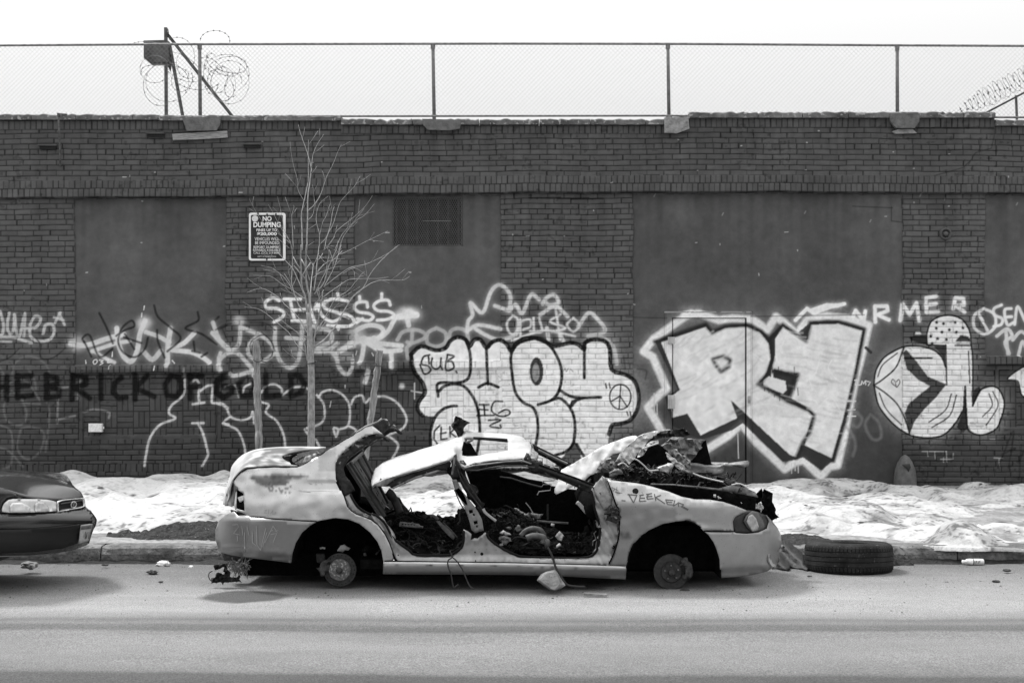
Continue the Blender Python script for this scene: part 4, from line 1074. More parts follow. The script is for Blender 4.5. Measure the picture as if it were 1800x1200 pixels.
for i in range(k):
    for s in (1, -1):
        x0 = xa - hh + i * pitch if s > 0 else xa + i * pitch
        # wire from bottom x0 to top x0 + s*hh
        x1 = x0 + s * hh
        dz = float(np.interp(x0 * fs_ + CX, [-160, 900, 1960], [-0.012, 0.012, -0.018]))
        jx = rnd.uniform(-0.002, 0.002)
        yo = 0.004 * s - 0.012
        a, b = Vector((x0 + jx, FY + yo, zb)), Vector((x1 + jx, FY + yo, zt + dz))
        r = 0.0018
        m.add([a + Vector((-r, 0, 0)), a + Vector((r, 0, 0)), a + Vector((0, r * 1.6, 0)), b + Vector((-r, 0, 0)), b + Vector((r, 0, 0)), b + Vector((0, r * 1.6, 0))], [(0, 1, 4, 3), (1, 2, 5, 4), (2, 0, 3, 5)])
        if s < 0 and i % 1 == 0:
            q = Vector((x0 + jx + s * 0.02, FY - 0.012, zt + dz + 0.012)); m.add([b + Vector((-r, 0, 0)), b + Vector((r, 0, 0)), q], [(0, 1, 2)])
m.build('wire_mesh', mat('wire_grey', 0.22, 0.5, metal=0.3), fence)

# steel bracket with an old box behind the fence
BY = 18.1
br = thing('steel_bracket', 'rusty braced post carrying an old steel box behind the fence', 'bracket', P(292, 205, BY))
def bar(name, a, b, w_, par, mm=None):
    a, b = Vector(a), Vector(b); d = b - a
    M = Matrix.Translation((a + b) / 2) @ d.to_track_quat('Z', 'Y').to_matrix().to_4x4()
    m = MB().box((0, 0, 0), (w_, w_ * 0.8, d.length)); m.v = [M @ v for v in m.v]
    m.build(name, mm or m_rust, par)
bar('upright', P(291.5, 49, BY), P(292.5, 235, BY), 0.046, br)
bar('brace', P(298, 78, BY + 0.05), P(325, 225, BY + 0.15), 0.042, br)
bar('brace', P(293, 59, BY + 0.05), P(422, 222, BY + 0.15), 0.050, br)
bx = panel('box', [(252.5, 71.5), (294, 70.5), (295, 109), (261, 109.5), (252.5, 101.5)], lambda x, y: BY - 0.05, mat('box_steel', 0.085, 0.8, var=0.5, scale=9, bump=0.3), br, step=8, solid=0.22, smooth=False)
MB().tube([P(294.5, 52, BY), P(295.5, 58, BY - .05)], 0.012, 6).build('bolt', m_rust, br)

# razor wire
m_razor = mat('razor_wire', 0.22, 0.5, metal=0.3, var=0.4)
def barbs(m, pts, every=5, s=0.011):
    for i in range(2, len(pts) - 1, every):
        c = Vector(pts[i]); t = (Vector(pts[i + 1]) - c).normalized()
        n_ = t.cross(Vector((0.2, 1, 0.1))).normalized()
        m.add([c - t * s * 1.5, c + n_ * s, c + t * s * 1.5, c - n_ * s], [(0, 1, 2, 3)])
def coil(label, loops, Y):
    m = MB(); rr = random.Random(len(loops) + 3)
    for (cx, cy, rx, ry, a0, a1, rot) in loops:
        n_ = 34; pts = []; y0 = Y + rr.uniform(-0.2, 0.2); ph = rr.uniform(0, 6)
        for k in range(n_ + 1):
            a = math.radians(a0 + (a1 - a0) * k / n_)
            x, y = rx * math.cos(a), ry * math.sin(a)
            c_, s_ = math.cos(math.radians(rot)), math.sin(math.radians(rot))
            pts.append(P(cx + x * c_ - y * s_, cy + x * s_ + y * c_, y0 + 0.14 * math.sin(a + ph)))
        m.tube(pts, 0.0028, 4); barbs(m, pts, 4)
    o = m.build('razor_wire', m_razor); tag(o, label, 'razor wire', group='razor wire on the roof')
coil('loose coil of razor wire around the braced post at left', [(294, 145, 38, 34, 0, 360, 10), (290, 128, 42, 14, -200, 20, 5), (282, 150, 30, 36, 60, 300, 0), (272, 122, 26, 24, 40, 330, 0), (318, 118, 40, 20, 20, 330, 30), (312, 100, 30, 34, -120, 40, 0), (332, 112, 22, 26, 60, 250, 0), (262, 82, 30, 8, 180, 350, 5), (320, 140, 18, 22, -60, 200, 20)], 18.0)
coil('tangled coil of razor wire beside the fence post', [(404, 145, 34, 38, -150, 170, 0), (398, 130, 40, 34, -170, 60, 0), (392, 148, 22, 30, 0, 360, 0), (386, 140, 14, 24, 0, 360, 10), (400, 120, 34, 20, 150, 400, -10), (378, 72, 26, 18, -180, 25, 0), (392, 112, 32, 18, -30, 200, 30), (372, 130, 14, 36, 30, 300, 0), (410, 150, 14, 22, 40, 340, 20), (350, 128, 46, 30, 40, 150, 0), (404, 118, 26, 10, -30, 200, 10), (372, 116, 22, 10, 0, 360, 35), (388, 150, 30, 20, 0, 330, 60)], 18.0)
sl = thing('sloping_rail', 'thin sloping steel rail on the roof at far right', 'rail', P(1787, 206, 18.4))
MB().tube([P(1715, 208, 18.4), P(1812, 157, 18.4), P(1900, 111, 18.4)], 0.014, 8).build('rail', m_dark, sl)
MB().tube([P(1786, 168, 18.4), P(1788, 225, 18.4)], 0.017, 8).build('post', m_rust, sl)
m = MB(); pts = []
for k in range(1 + 26 * 22):
    t = k / 22; px = 1685 + t * 9; cyy = 205 - (px - 1690) * 0.52 - 12
    rr_ = min(15.0, 4 + t * 2.2); a = 2 * math.pi * t + 0.3 * math.sin(t * 3)
    pts.append(P(px + rr_ * 0.45 * math.sin(a) + rr_ * 0.45 * math.cos(a), cyy + rr_ * 1.05 * math.cos(a) + 1.5 * math.sin(t * 2.3), 18.4 + rr_ / 140 * math.sin(a)))
m.tube(pts, 0.0030, 4); barbs(m, pts, 5, 0.013)
tag(m.build('razor_wire', m_razor), 'long coil of razor wire climbing the sloping rail at right', 'razor wire', group='razor wire on the roof')
# ================================================================== young bare tree with its two stakes
TY = 13.45
f1 = frame(430, 230, 5.714); f2 = frame(430, 430, 5.217)
m_bark = mat('bark', 0.27, 0.85, var=0.45, scale=35, bump=0.4, bscale=60, stretch=(1, 1, 0.5))
m_twig = mat('twig', 0.34, 0.8, var=0.35, scale=20)
tree = thing('bare_tree', 'slender bare young tree tied between two wooden stakes', 'tree', (P(547, 900, TY).x, TY, 0.13))
zb_ = 0.10
trunk = [Vector((P(547, 800, TY).x, TY, zb_)), P(547, 800, TY), P(547.2, 720, TY), P(547.3, 660, TY)] + [P(*q, TY) for q in f2((608, 1080), (602, 950), (598, 820), (592, 700), (583, 620))]
MB().tube([Vector(p) for p in smoothline([tuple(t) for t in trunk], 3)], list(np.interp(np.linspace(0, 1, 25), [0, 0.25, 0.6, 1], [0.040, 0.034, 0.031, 0.021])), 10).build('trunk', m_bark, tree, smooth=True)
rb = random.Random(12)
def branch(fr, pts, r0, r1, spread=0.35, twigs=2):
    q = smoothline(fr(*pts), 4)
    sgn = rb.uniform(-1, 1) * spread
    n = len(q); P3 = []
    for i, (x, y) in enumerate(q):
        t = i / (n - 1)
        P3.append(P(x + rb.uniform(-.25, .25), y + rb.uniform(-.25, .25), TY + sgn * t + 0.03 * math.sin(4 * t + sgn * 9)))
    r0, r1 = r0 * 0.74, r1 * 0.74
    if n > 8 and twigs:
        for _ in range(twigs):
            i = rb.randrange(n // 3, n - 2); a_ = q[i]; b_ = q[min(n - 1, i + 3)]
            dx, dy = b_[0] - a_[0], b_[1] - a_[1]; L = math.hypot(dx, dy) + 1e-6; k = rb.uniform(8, 26); s_ = rb.choice((-1, 1)) * rb.uniform(.35, .9)
            ex, ey = (dx / L) - s_ * (dy / L), (dy / L) + s_ * (dx / L)
            tp = [P3[i], P(a_[0] + ex * k * .5 + rb.uniform(-1, 1), a_[1] + ey * k * .5 - 1, P3[i].y + rb.uniform(-.04, .04)), P(a_[0] + ex * k, a_[1] + ey * k - rb.uniform(0, 5), P3[i].y + rb.uniform(-.08, .08))]
            MB().tube(tp, [r1 * 1.1, r1, r1 * .8], 4).build('twig', m_twig, tree, smooth=True)
    MB().tube(P3, list(np.linspace(r0, r1, n)), 5).build('branch', m_bark if r0 > 0.009 else m_twig, tree, smooth=True)
BR = [
 (f2, [(578, 650), (556, 480), (527, 400), (520, 300), (515, 150), (518, 0)], .015, .009), (f1, [(578, 1200), (575, 1000), (570, 850), (582, 770), (610, 650), (638, 500), (640, 370), (638, 200), (642, 90)], .009, .002),
 (f2, [(592, 640), (595, 480), (572, 380), (560, 250), (563, 100), (567, 0)], .016, .010), (f1, [(622, 1200), (630, 900), (633, 700), (650, 550), (665, 420), (668, 370), (630, 220), (580, 80), (555, 0), (540, -60)], .010, .0018),
 (f1, [(668, 370), (690, 230), (730, 140), (792, 35)], .005, .0018), (f2, [(600, 660), (605, 450), (610, 350), (625, 230), (628, 170)], .010, .003),
 (f2, [(625, 890), (560, 780), (510, 690), (440, 610), (370, 550), (330, 500), (230, 430), (140, 400), (20, 440)], .008, .0018),
 (f2, [(620, 1070), (635, 940), (640, 860), (665, 740), (690, 620), (710, 500), (712, 440), (725, 415)], .013, .006),
 (f2, [(640, 935), (720, 880), (800, 790), (860, 700), (930, 570), (1000, 470), (1090, 390), (1140, 290), (1220, 180), (1340, 60), (1420, 0)], .012, .002),
 (f2, [(985, 490), (1100, 390), (1230, 330), (1440, 325), (1513, 290)], .005, .0016), (f2, [(720, 480), (830, 400), (960, 320), (1100, 312), (1230, 310), (1320, 295)], .005, .0016),
 (f2, [(735, 380), (850, 290), (960, 215), (1100, 180), (1200, 140), (1330, 70), (1400, 20)], .005, .0016), (f2, [(900, 265), (1010, 215), (1120, 285)], .003, .0015),
 (f2, [(640, 450), (720, 360), (750, 270), (770, 200), (840, 50), (855, -30)], .008, .004), (f2, [(725, 390), (800, 250), (840, 150), (885, 0)], .006, .003),
 (f2, [(655, 430), (700, 330), (745, 240), (760, 150), (775, 70), (740, 0)], .006, .002), (f2, [(635, 420), (655, 280), (665, 150), (685, 0)], .008, .005),
 (f2, [(630, 300), (700, 250), (770, 225), (830, 205), (885, 198)], .004, .0016), (f2, [(660, 250), (730, 180), (800, 140), (920, 127)], .004, .0016),
 (f2, [(545, 620), (490, 540), (450, 430), (430, 340), (435, 250), (440, 100), (425, 0)], .010, .004), (f2, [(560, 500), (500, 460), (430, 410), (340, 360), (260, 300), (190, 285), (80, 280)], .006, .0017),
 (f2, [(530, 540), (470, 470), (410, 430), (370, 390)], .004, .002), (f2, [(440, 410), (370, 310), (290, 240), (240, 210), (150, 190)], .004, .0016), (f2, [(285, 215), (250, 140), (210, 90)], .0025, .0014),
 (f2, [(527, 410), (480, 300), (440, 220), (370, 140), (300, 70)], .008, .003), (f2, [(570, 990), (500, 940), (440, 860), (400, 800), (330, 740), (280, 700), (210, 640), (130, 590), (0, 570)], .006, .0018),
 (f2, [(582, 850), (480, 800), (350, 700), (310, 650)], .005, .0018), (f2, [(510, 1070), (420, 1010), (350, 950)], .003, .0015), (f2, [(572, 1060), (550, 900), (530, 800), (500, 700)], .007, .003),
 (f2, [(665, 800), (700, 720), (760, 650), (800, 600), (870, 530)], .005, .0018), (f2, [(675, 780), (740, 660), (830, 500), (950, 420), (1050, 300), (1090, 285)], .005, .0017), (f2, [(610, 620), (660, 530), (720, 440)], .005, .003),
 (f1, [(490, 1195), (480, 1000), (475, 850), (495, 770), (490, 745)], .005, .002), (f1, [(480, 1190), (450, 1100), (400, 1000), (370, 830), (330, 660)], .004, .0015), (f1, [(465, 1120), (380, 1000), (300, 850), (240, 740)], .0035, .0015),
 (f1, [(460, 1130), (380, 1060), (330, 1030)], .003, .002), (f1, [(450, 1180), (250, 1000), (120, 820), (45, 680)], .003, .0014), (f1, [(595, 700), (540, 600), (530, 490), (480, 300), (455, 110)], .003, .0014),
 (f1, [(640, 800), (700, 740), (770, 620), (820, 470), (890, 330), (940, 200), (972, 135)], .005, .0017), (f1, [(640, 895), (690, 830), (700, 700), (680, 540)], .004, .0016), (f1, [(745, 1195), (752, 1050), (725, 930), (720, 850), (755, 730), (840, 655)], .004, .0016),
 (f1, [(760, 1135), (820, 1070), (860, 950), (880, 830), (900, 760)], .004, .0017), (f1, [(752, 1050), (780, 930), (820, 850), (860, 730)], .003, .0014), (f1, [(800, 1195), (830, 1050), (890, 930), (930, 800), (970, 700), (1100, 560), (1160, 455)], .005, .0017),
 (f1, [(830, 1160), (890, 1080), (930, 1000), (1080, 880), (1200, 770), (1285, 650)], .005, .0017), (f1, [(905, 1195), (980, 1040), (1080, 930), (1200, 780)], .004, .0016), (f1, [(945, 1195), (1000, 1050), (1110, 910), (1200, 850), (1305, 735)], .005, .0017),
 (f1, [(790, 1195), (850, 1160), (900, 1158)], .003, .0015), (f1, [(960, 1240), (1060, 1195), (1200, 1120), (1440, 1005)], .004, .0016), (f1, [(635, 1150), (700, 1110)], .003, .0015), (f1, [(632, 995), (720, 935)], .003, .0014),
 (f2, [(680, 100), (700, 120), (740, 165)], .003, .0015), (f2, [(600, 330), (570, 230), (600, 180)], .003, .0015), (f2, [(430, 330), (400, 240), (415, 150)], .003, .0015), (f2, [(500, 640), (440, 690), (410, 640)], .002, .0013), (f2, [(830, 520), (900, 480), (1060, 385)], .003, .0014), (f2, [(1060, 430), (1000, 470), (930, 520)], .003, .0014)]
for b in BR: branch(*b)
m_stake = mat('stake_wood', 0.25, 0.9, var=0.65, scale=14, stretch=(2.2, 2.2, 0.35), bump=1.0, bscale=30)
def stake(top, low, w_, label):
    a, b = P(*top, TY), P(*low, TY)
    d = (b - a); k = (a.z - zb_) / (a.z - b.z); base = a + d * k
    st = thing('wooden_stake', label, 'stake', (base.x, TY, zb_), group='stakes holding the young tree')
    n = 34; pts = [a + (base - a) * i / n for i in range(n + 1)]
    rw = random.Random(int(top[0]))
    MB().tube([p_ + Vector((rw.uniform(-.005, .005), rw.uniform(-.005, .005), 0)) for p_ in pts], [w_ * rw.uniform(0.84, 1.12) for _ in pts], 9).build('post', m_stake, st)
    return st
s1 = stake((450, 600), (455, 790), 0.036, 'taller upright wooden stake left of the young tree')
s2 = stake((668, 615), (650, 747), 0.033, 'leaning wooden stake right of the young tree')
m_tie = mat('tie_wire', 0.04, 0.5)
tie = thing('tie_wire', 'dark wire tying the young tree to both stakes', 'wire', P(547, 637, TY))
def wire(pts, r=0.004): MB().tube([P(x, y, TY + d) for x, y, d in smoothline(pts, 5)], r, 6).build('strand', m_tie, tie, smooth=True)
wire([(458, 634, -.03), (490, 641, -.03), (530, 640, -.035), (547, 638, -.045), (556, 637, -.03), (553, 634, .04), (530, 637, .03), (458, 640, .03)], .0045)
wire([(541, 636, .02), (550, 639, -.045), (580, 640, -.03), (625, 642, -.03), (660, 643, -.045), (672, 643, 0), (660, 641, .04), (620, 640, .03), (556, 637, .02)], .0035)
wire([(648, 640, -.03), (655, 637, -.04), (662, 640, -.04), (656, 643, -.04), (648, 640, -.03)], .003)
wire([(445, 632, -.03), (452, 636, -.045), (459, 634, -.03), (462, 628, -.02), (458, 622, -.01)], .004)
# ================================================================== the burnt-out saloon
YC, YN = 11.30, 10.46
def smooth01(t): t = max(0.0, min(1.0, t)); return t * t * (3 - 2 * t)
def nz(x, y, s, k=0.0): return mnoise.noise(Vector((x / s, y / s, k)))
def fb(x, y, s, k=0.0): return mnoise.fractal(Vector((x / s, y / s, k)), 1.0, 2.0, 4)
def Ys(px, py):
    """outer skin of the near side"""
    z = H - (py - CY) / 229.5
    Y = YN + 0.14 * max(0, 0.34 - z) + 0.36 * (math.sqrt((z - 0.67) ** 2 + 0.0009) + z - 0.67) * 0.5 + 0.05 * (z - 0.55) ** 2
    if px < 505: Y += (YC - YN) * (1 - max(0.0, 1 - ((505 - px) / 127.0) ** 2.3) ** (1 / 2.3))
    if px > 1225: Y += (YC - YN) * (1 - max(0.0, 1 - ((px - 1225) / 150.0) ** 2.2) ** (1 / 2.2))
    return min(Y, YC)
m_body = mat('silver_paint', attr='tone', rough=0.33, var=0.05, scale=14, metal=0.45, spec=0.5, speck=0.34, speckscale=120, speckval=0.12, big=0.05)  # side panels carry darker tones, their shade put into the colour
m_lip = mat('lip_paint', 0.42, 0.4, metal=0.3, var=0.2)
m_ash = mat('burnt_white_paint', attr='tone', rough=0.75, var=0.14, scale=12, spec=0.3, bump=0.12, bscale=40, stretch=(1, 1, 1))
m_burnt = mat('burnt_metal', 0.020, 0.6, spec=0.15, var=0.8, scale=10, metal=0.2, bump=0.5, bscale=35, speck=0.36, speckscale=26, speckval=0.16)
m_sheet = mat('scorched_sheet', 0.17, 0.55, var=0.65, scale=9, metal=0.35, bump=0.3, bscale=25, speck=0.36, speckscale=20, speckval=0.04)
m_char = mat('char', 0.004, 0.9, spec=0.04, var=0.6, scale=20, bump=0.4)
m_pale = mat('pale_scrap', 0.48, 0.6, var=0.4, scale=16, speck=0.34, speckscale=30, speckval=0.1)
m_rustd = mat('rusty_iron', 0.05, 0.7, var=0.5, scale=40, bump=0.4, metal=0.2)
m_wire = mat('burnt_wire', 0.02, 0.7, var=0.5, scale=30)

wreck = thing('wrecked_car', 'burnt-out stripped silver saloon with no doors or wheels and its roof sunk in', 'wrecked car', (0, YC, 0))

SC1 = fA((455, 725), (490, 700), (600, 700), (720, 690), (780, 672), (880, 690), (1010, 690), (1180, 710), (1090, 735), (960, 745), (880, 790), (780, 835), (640, 840), (560, 800), (490, 760))
def grime(x, y, t):
    g = smooth01(fb(x, y, 24, 11) * 1.6 + 0.05) * 0.05 + smooth01(fb(x, y, 7, 12) * 1.4 - 0.1) * 0.05 + 0.24 * smooth01((y - 965) / 50)
    return t * (1 - g)
def tone_quarter(x, y):
    t = 0.46 + 0.07 * nz(x, y, 26) - 0.10 * smooth01((x - 560) / 60) * smooth01((y - 860) / 30)
    s_ = 0.0
    jx, jy = x + 3 * nz(x, y, 9, 2), y + 2.5 * nz(x, y, 7, 5)
    for dx, dy in ((0, 0), (3, 0), (-3, 0), (0, 2.5), (0, -2.5)):
        if inside(SC1, np.array([jx + dx]), np.array([jy + dy]))[0]: s_ += 0.18
    t *= 1 - min(0.9, s_) * (0.92 + 0.2 * nz(x, y, 9, 8))
    if 845 < y < 868 and 470 < x < 512 and nz(x, y, 3.2, 4) > 0.12: t *= 0.35
    if x > 575 and y > 825 and y < 860: t *= 0.9
    if y < 828 and 560 < x < 590: t *= 0.75
    return max(0.05, grime(x, y, t))
def dent(x, y): return (0, 0.010 * nz(x, y, 34, 1) + 0.006 * nz(x, y, 16, 2) + (0.012 if (x > 520 and 845 < y < 862) else 0) * smooth01((x - 520) / 40), 0.0)

def dense0(q, d=4.0):
    o = [q[0]]
    for a, b in zip(q[:-1], q[1:]):
        k = max(1, int(math.hypot(b[0] - a[0], b[1] - a[1]) / d))
        o += [(a[0] + (b[0] - a[0]) * i / k, a[1] + (b[1] - a[1]) * i / k) for i in range(1, k + 1)]
    return o
# --- rear quarter with the C pillar
lamp = fA((303, 862), (385, 915), (402, 1118), (298, 1090))
QUARTER = fA((265, 770), (300, 720), (350, 667), (430, 622), (550, 612), (700, 606), (900, 602), (1020, 602), (1060, 590), (1200, 512), (1290, 460), (1340, 425), (1520, 312), (1700, 212)) + \
    fC((280, 212), (420, 126), (490, 112), (600, 202), (620, 216), (540, 210), (420, 235), (300, 302), (180, 400), (100, 482), (65, 560), (62, 640), (66, 700)) + \
    [(590, 842), (597, 857), (604, 872), (610, 890), (617, 898), (626, 904), (640, 909), (652, 914), (664, 923), (676, 939), (684, 955), (689, 969), (693, 980), (689, 986), (674.5, 988)] + \
    fB((1658, 580), (1640, 480), (1600, 390), (1530, 300), (1430, 222), (1320, 176), (1200, 162), (1060, 186), (1020, 196), (880, 190), (600, 172), (390, 152)) + fA((430, 1165), (300, 1105), (275, 1055), (290, 930), (300, 845))
panel('rear_quarter', QUARTER, Ys, m_body, wreck, holes=[lamp], step=3.6, solid=0.006, attr=tone_quarter, mirror=YC, mmat=m_body, dz=dent)
panel('lamp_socket', fA((285, 850), (400, 900), (420, 1130), (285, 1100)), lambda x, y: Ys(x, y) + 0.05, m_char, wreck, step=8)
panel('lamp_remains', fA((315, 960), (385, 935), (400, 980), (340, 1015)), lambda x, y: Ys(x, y) + 0.03, m_pale, wreck, step=4, solid=0.02)
# --- rear bumper
BUMP_R = fB((388, 154), (600, 175), (880, 193), (1018, 200), (960, 232), (880, 302), (820, 402), (790, 502), (772, 596), (500, 562), (320, 542), (200, 522), (110, 500), (82, 460), (52, 370), (50, 280), (82, 190), (150, 130), (222, 100), (262, 142), (350, 134))
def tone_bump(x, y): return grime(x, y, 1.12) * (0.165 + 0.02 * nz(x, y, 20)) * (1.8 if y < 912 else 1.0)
def bump_dz(x, y):
    yl = 880 + np.interp((x - 370) * 5.4545, [0, 330, 780], [455, 470, 520]) / 5.4545
    return (0, 0.03 * smooth01((y - yl - 1) / 3) + (-0.012 if yl - 3 < y <= yl else 0) + (-0.02) * smooth01((y - 906) / 6), 0)
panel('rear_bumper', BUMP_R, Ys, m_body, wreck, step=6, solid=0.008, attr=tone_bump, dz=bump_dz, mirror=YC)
panel('bumper_foam', fB((190, 88), (230, 100), (268, 128), (250, 142), (205, 125)), lambda x, y: 10.72, m_burnt, wreck, step=4, solid=0.05)
# --- boot lid: from the seam over to the far seam
NN = fA((232, 880), (244, 820), (266, 768), (302, 718), (352, 664), (432, 619), (550, 609), (700, 603), (860, 599), (1020, 600))
CC = fA((162, 1040), (172, 950), (205, 840), (240, 720), (262, 610), (330, 520), (430, 450), (600, 402), (900, 383), (1350, 386))
vs, fs, tn = [], [], []
K_ = 14
Nn, Cn = smoothline(NN, 6), smoothline(CC, 6)
for i, (a, b) in enumerate(zip(Nn, Cn)):
    pa, pb = P(a[0], a[1], Ys(*a)), P(b[0], b[1], YC)
    for k in range(2 * K_ - 1):
        t = k / (K_ - 1)
        tt = t if t <= 1 else 2 - t
        e = 1 - (1 - tt) ** 1.6
        p_ = Vector((pa.x + (pb.x - pa.x) * tt ** 1.3, pa.y + (pb.y - pa.y) * tt, pa.z + (pb.z - pa.z) * e))
        p_.x -= 0.20 * math.sin(math.pi * min(1.0, tt * 1.15)) ** 1.0 * (i / (len(Nn) - 1)) ** 5
        if t > 1: p_.y = 2 * YC - p_.y
        vs.append(p_)
        q = fb(p_.x * 60, p_.y * 60, 9, 3)
        scorch = smooth01((p_.x + 2.25) / 0.25) * smooth01(q * 1.5 + 0.85) * smooth01((1.03 - tt) * 5.0) * 0.93
        tn.append((0.46 - 0.38 * scorch) * (1 + 0.2 * fb(p_.x * 60, p_.y * 60, 4, 8)))
n_ = 2 * K_ - 1
for i in range(len(Nn) - 1):
    for k in range(n_ - 1):
        fs.append((i * n_ + k, (i + 1) * n_ + k, (i + 1) * n_ + k + 1, i * n_ + k + 1)[::-1])
lid = mesh_obj('boot_lid', vs, fs, m_ash, wreck, True, attrs={'tone': tn}, solid=0.012)
panel('rear_panel', fA((262, 775), (302, 845), (272, 1055), (200, 1060), (164, 1060), (170, 970), (205, 850)), lambda x, y: 10.75 + 0.5 * (412 - x) / 20, m_sheet, wreck, step=6, solid=0.01, mirror=YC)  # dark material stands in for this face lying in shade
# rear shelf and window trough
panel('rear_shelf', fA((935, 540), (950, 490), (1000, 455), (1080, 420), (1200, 395), (1360, 386), (1330, 430), (1200, 520), (1090, 590), (1030, 602), (970, 590)), lambda x, y: Ys(600, 815) + 0.06 + 0.6 * (820 - y) / 35, m_burnt, wreck, step=5, solid=0.01, dz=lambda x, y: (0, 0, 0.012 * nz(x, y, 5)))
for k in range(4):
    q = fA((985 + k * 26, 530 - k * 16), (1030 + k * 26, 505 - k * 16), (1020 + k * 26, 540 - k * 16), (985 + k * 26, 555 - k * 16))
    panel('shelf_rib', q, lambda x, y: 10.68, m_sheet, wreck, step=4, solid=0.006)
panel('shelf_crease', fA((1070, 560), (1110, 480), (1230, 440), (1300, 450), (1200, 515), (1080, 585)), lambda x, y: Ys(x, y) + 0.03, m_sheet, wreck, step=5, solid=0.01, dz=lambda x, y: (0, 0.02 * nz(x, y, 8), 0))
# --- jamb of both doors
def Yj(px, py): return Ys(px, py) + 0.055
JAMB = [(590, 842), (597, 857), (604, 872), (610, 890), (617, 898), (626, 904), (640, 909), (652, 914), (664, 923), (676, 939), (684, 955), (689, 969), (693, 980), (689, 987), (674, 992), (1068, 998), (1080, 970), (1087.5, 944.5), (1089, 925), (1087.5, 895), (1084, 887), (1068, 842), (1059, 836), (1046, 852), (1039.5, 859), (1044, 881), (1045.5, 895), (1050, 907), (1054.5, 925), (1054.5, 943), (1052, 961), (1045.5, 973), (1032, 980), (990, 981), (924, 979), (909, 976), (889.5, 967), (870, 955), (858, 944.5), (855, 937), (853, 935), (846, 942), (839.5, 947), (834, 946), (827.5, 950), (829, 938), (823, 933.5), (815, 930), (814, 950), (811, 963.5), (804, 970), (796, 974), (787, 976), (733, 976), (719.5, 968), (704.5, 956), (691, 945.5), (680.5, 926), (673, 915.5), (659.5, 905.5), (647.5, 902.5), (629.5, 892), (620, 876), (612, 860)]
def djamb(x, y):
    r = 0.0
    if y > 972: r -= 0.04 * smooth01((y - 974) / 15)                      # sill step comes out
    if 640 < x < 700 or 1050 < x < 1090: r += 0.02 * math.sin((x - y * 0.6) * 0.5)
    return (0, r + 0.008 * nz(x, y, 14), 0)
def tone_jamb(x, y):
    t = 0.26 + 0.08 * nz(x, y, 10)
    if x > 1040 and y < 925: t *= 0.75 + 0.3 * nz(x * 3, y, 12, 3)
    if 818 < x < 860 and y < 958: t *= 0.7 + 0.5 * nz(x, y, 5)
    if 840 < x < 950 and 978 < y < 990 and nz(x, y, 4) > 0.15: t *= 0.7
    return max(grime(x, y, t * 1.1), 0.04)
panel('door_jamb', JAMB, Yj, m_body, wreck, step=5, solid=0.03, attr=tone_jamb, dz=djamb, mirror=YC, mmat=m_burnt)
PJ = fC((620, 218), (700, 298), (660, 282), (620, 252), (540, 270), (380, 380), (260, 460), (190, 540), (160, 620), (178, 700), (240, 772), (280, 870), (240, 905)) + [(604, 872), (597, 857), (590, 842)] + fC((66, 700), (62, 640), (65, 560), (100, 482), (180, 400), (300, 302), (420, 235), (540, 212))
panel('pillar_jamb', PJ, lambda x, y: Ys(x, y) + 0.04, m_burnt, wreck, step=5, solid=0.03, dz=lambda x, y: (0, 0.015 * nz(x, y, 12), 0), mirror=YC)
panel('pillar_trim', fC((480, 262), (600, 240), (650, 260), (560, 275), (420, 350), (300, 430), (300, 415), (400, 330)), lambda x, y: Ys(x, y) + 0.05, m_sheet, wreck, step=5, solid=0.012)
panel('pillar_flap', fC((490, 112), (560, 72), (600, 32), (640, 55), (785, 68), (720, 130), (640, 202), (610, 208), (560, 160)), lambda x, y: 10.72 + (x - 653) * 0.006, m_burnt, wreck, step=6, solid=0.006, dz=lambda x, y: (0, 0.03 * nz(x, y, 14), 0))
panel('pillar_edge', fC((280, 205), (420, 118), (560, 65), (600, 28), (620, 40), (590, 60), (490, 115), (420, 130), (290, 212)), lambda x, y: Ys(x, y) - 0.006, m_sheet, wreck, step=6, solid=0.01)
MB().tube([P(x, y, Ys(x, y) + 0.004) for x, y in fA((1020, 601), (1060, 589), (1200, 511), (1290, 459), (1340, 424), (1520, 311), (1700, 211)) + fC((280, 211), (420, 124), (490, 111))], 0.007, 6).build('pillar_gutter', m_burnt, wreck, smooth=True)
# rubber seals round the openings
m_seal = mat('door_seal', 0.006, 0.6, spec=0.1)
def seal(pts, off, r, name='door_seal'): MB().tube([P(x, y, Yj(x, y) + off) for x, y in smoothline(pts, 3)], r, 6).build(name, m_seal, wreck, smooth=True)
seal([(616, 868), (622, 880), (631, 892), (648, 902.5), (660, 905), (673, 915.5), (680.5, 926), (691, 945.5), (704.5, 956), (719.5, 967), (733, 975), (787, 975), (797, 972), (811, 962), (815, 948), (815, 932)], -0.005, 0.010)
seal([(856, 937), (859, 945), (870, 955), (889.5, 967), (909, 975.5), (924, 978), (990, 980), (1031, 979), (1045, 972), (1051, 961), (1054, 943), (1054, 925), (1049, 907), (1045, 893), (1043, 880), (1039, 862)], -0.005, 0.010)
for q in ([(590, 842), (597, 857), (604, 872), (610, 890), (617, 898), (626, 904), (640, 909), (652, 914), (664, 923), (676, 939), (684, 955), (689, 969), (693, 980), (697, 985)], [(1068, 995), (1080, 970), (1087, 945), (1089, 925), (1087, 895), (1083, 887), (1072, 855), (1068, 842)]):
    MB().tube([P(x, y, Ys(x, y) + (0.012 if q[0][0] not in (866, 826) else 0.035)) for x, y in smoothline(q, 3)], 0.006 if q[0][0] > 700 else 0.009, 6).build('panel_seam', m_char, wreck, smooth=True)
for x, y, r in ((847, 973, .012), (835, 970, .006), (700, 975, .005), (836, 985, .005)):
    MB().lathe([(0, -0.003), (r, -0.002), (r, 0.004)], P(x, y, Yj(x, y) + djamb(x, y)[1] - 0.003), 'Y', 12).build('plug_hole', m_char, wreck)
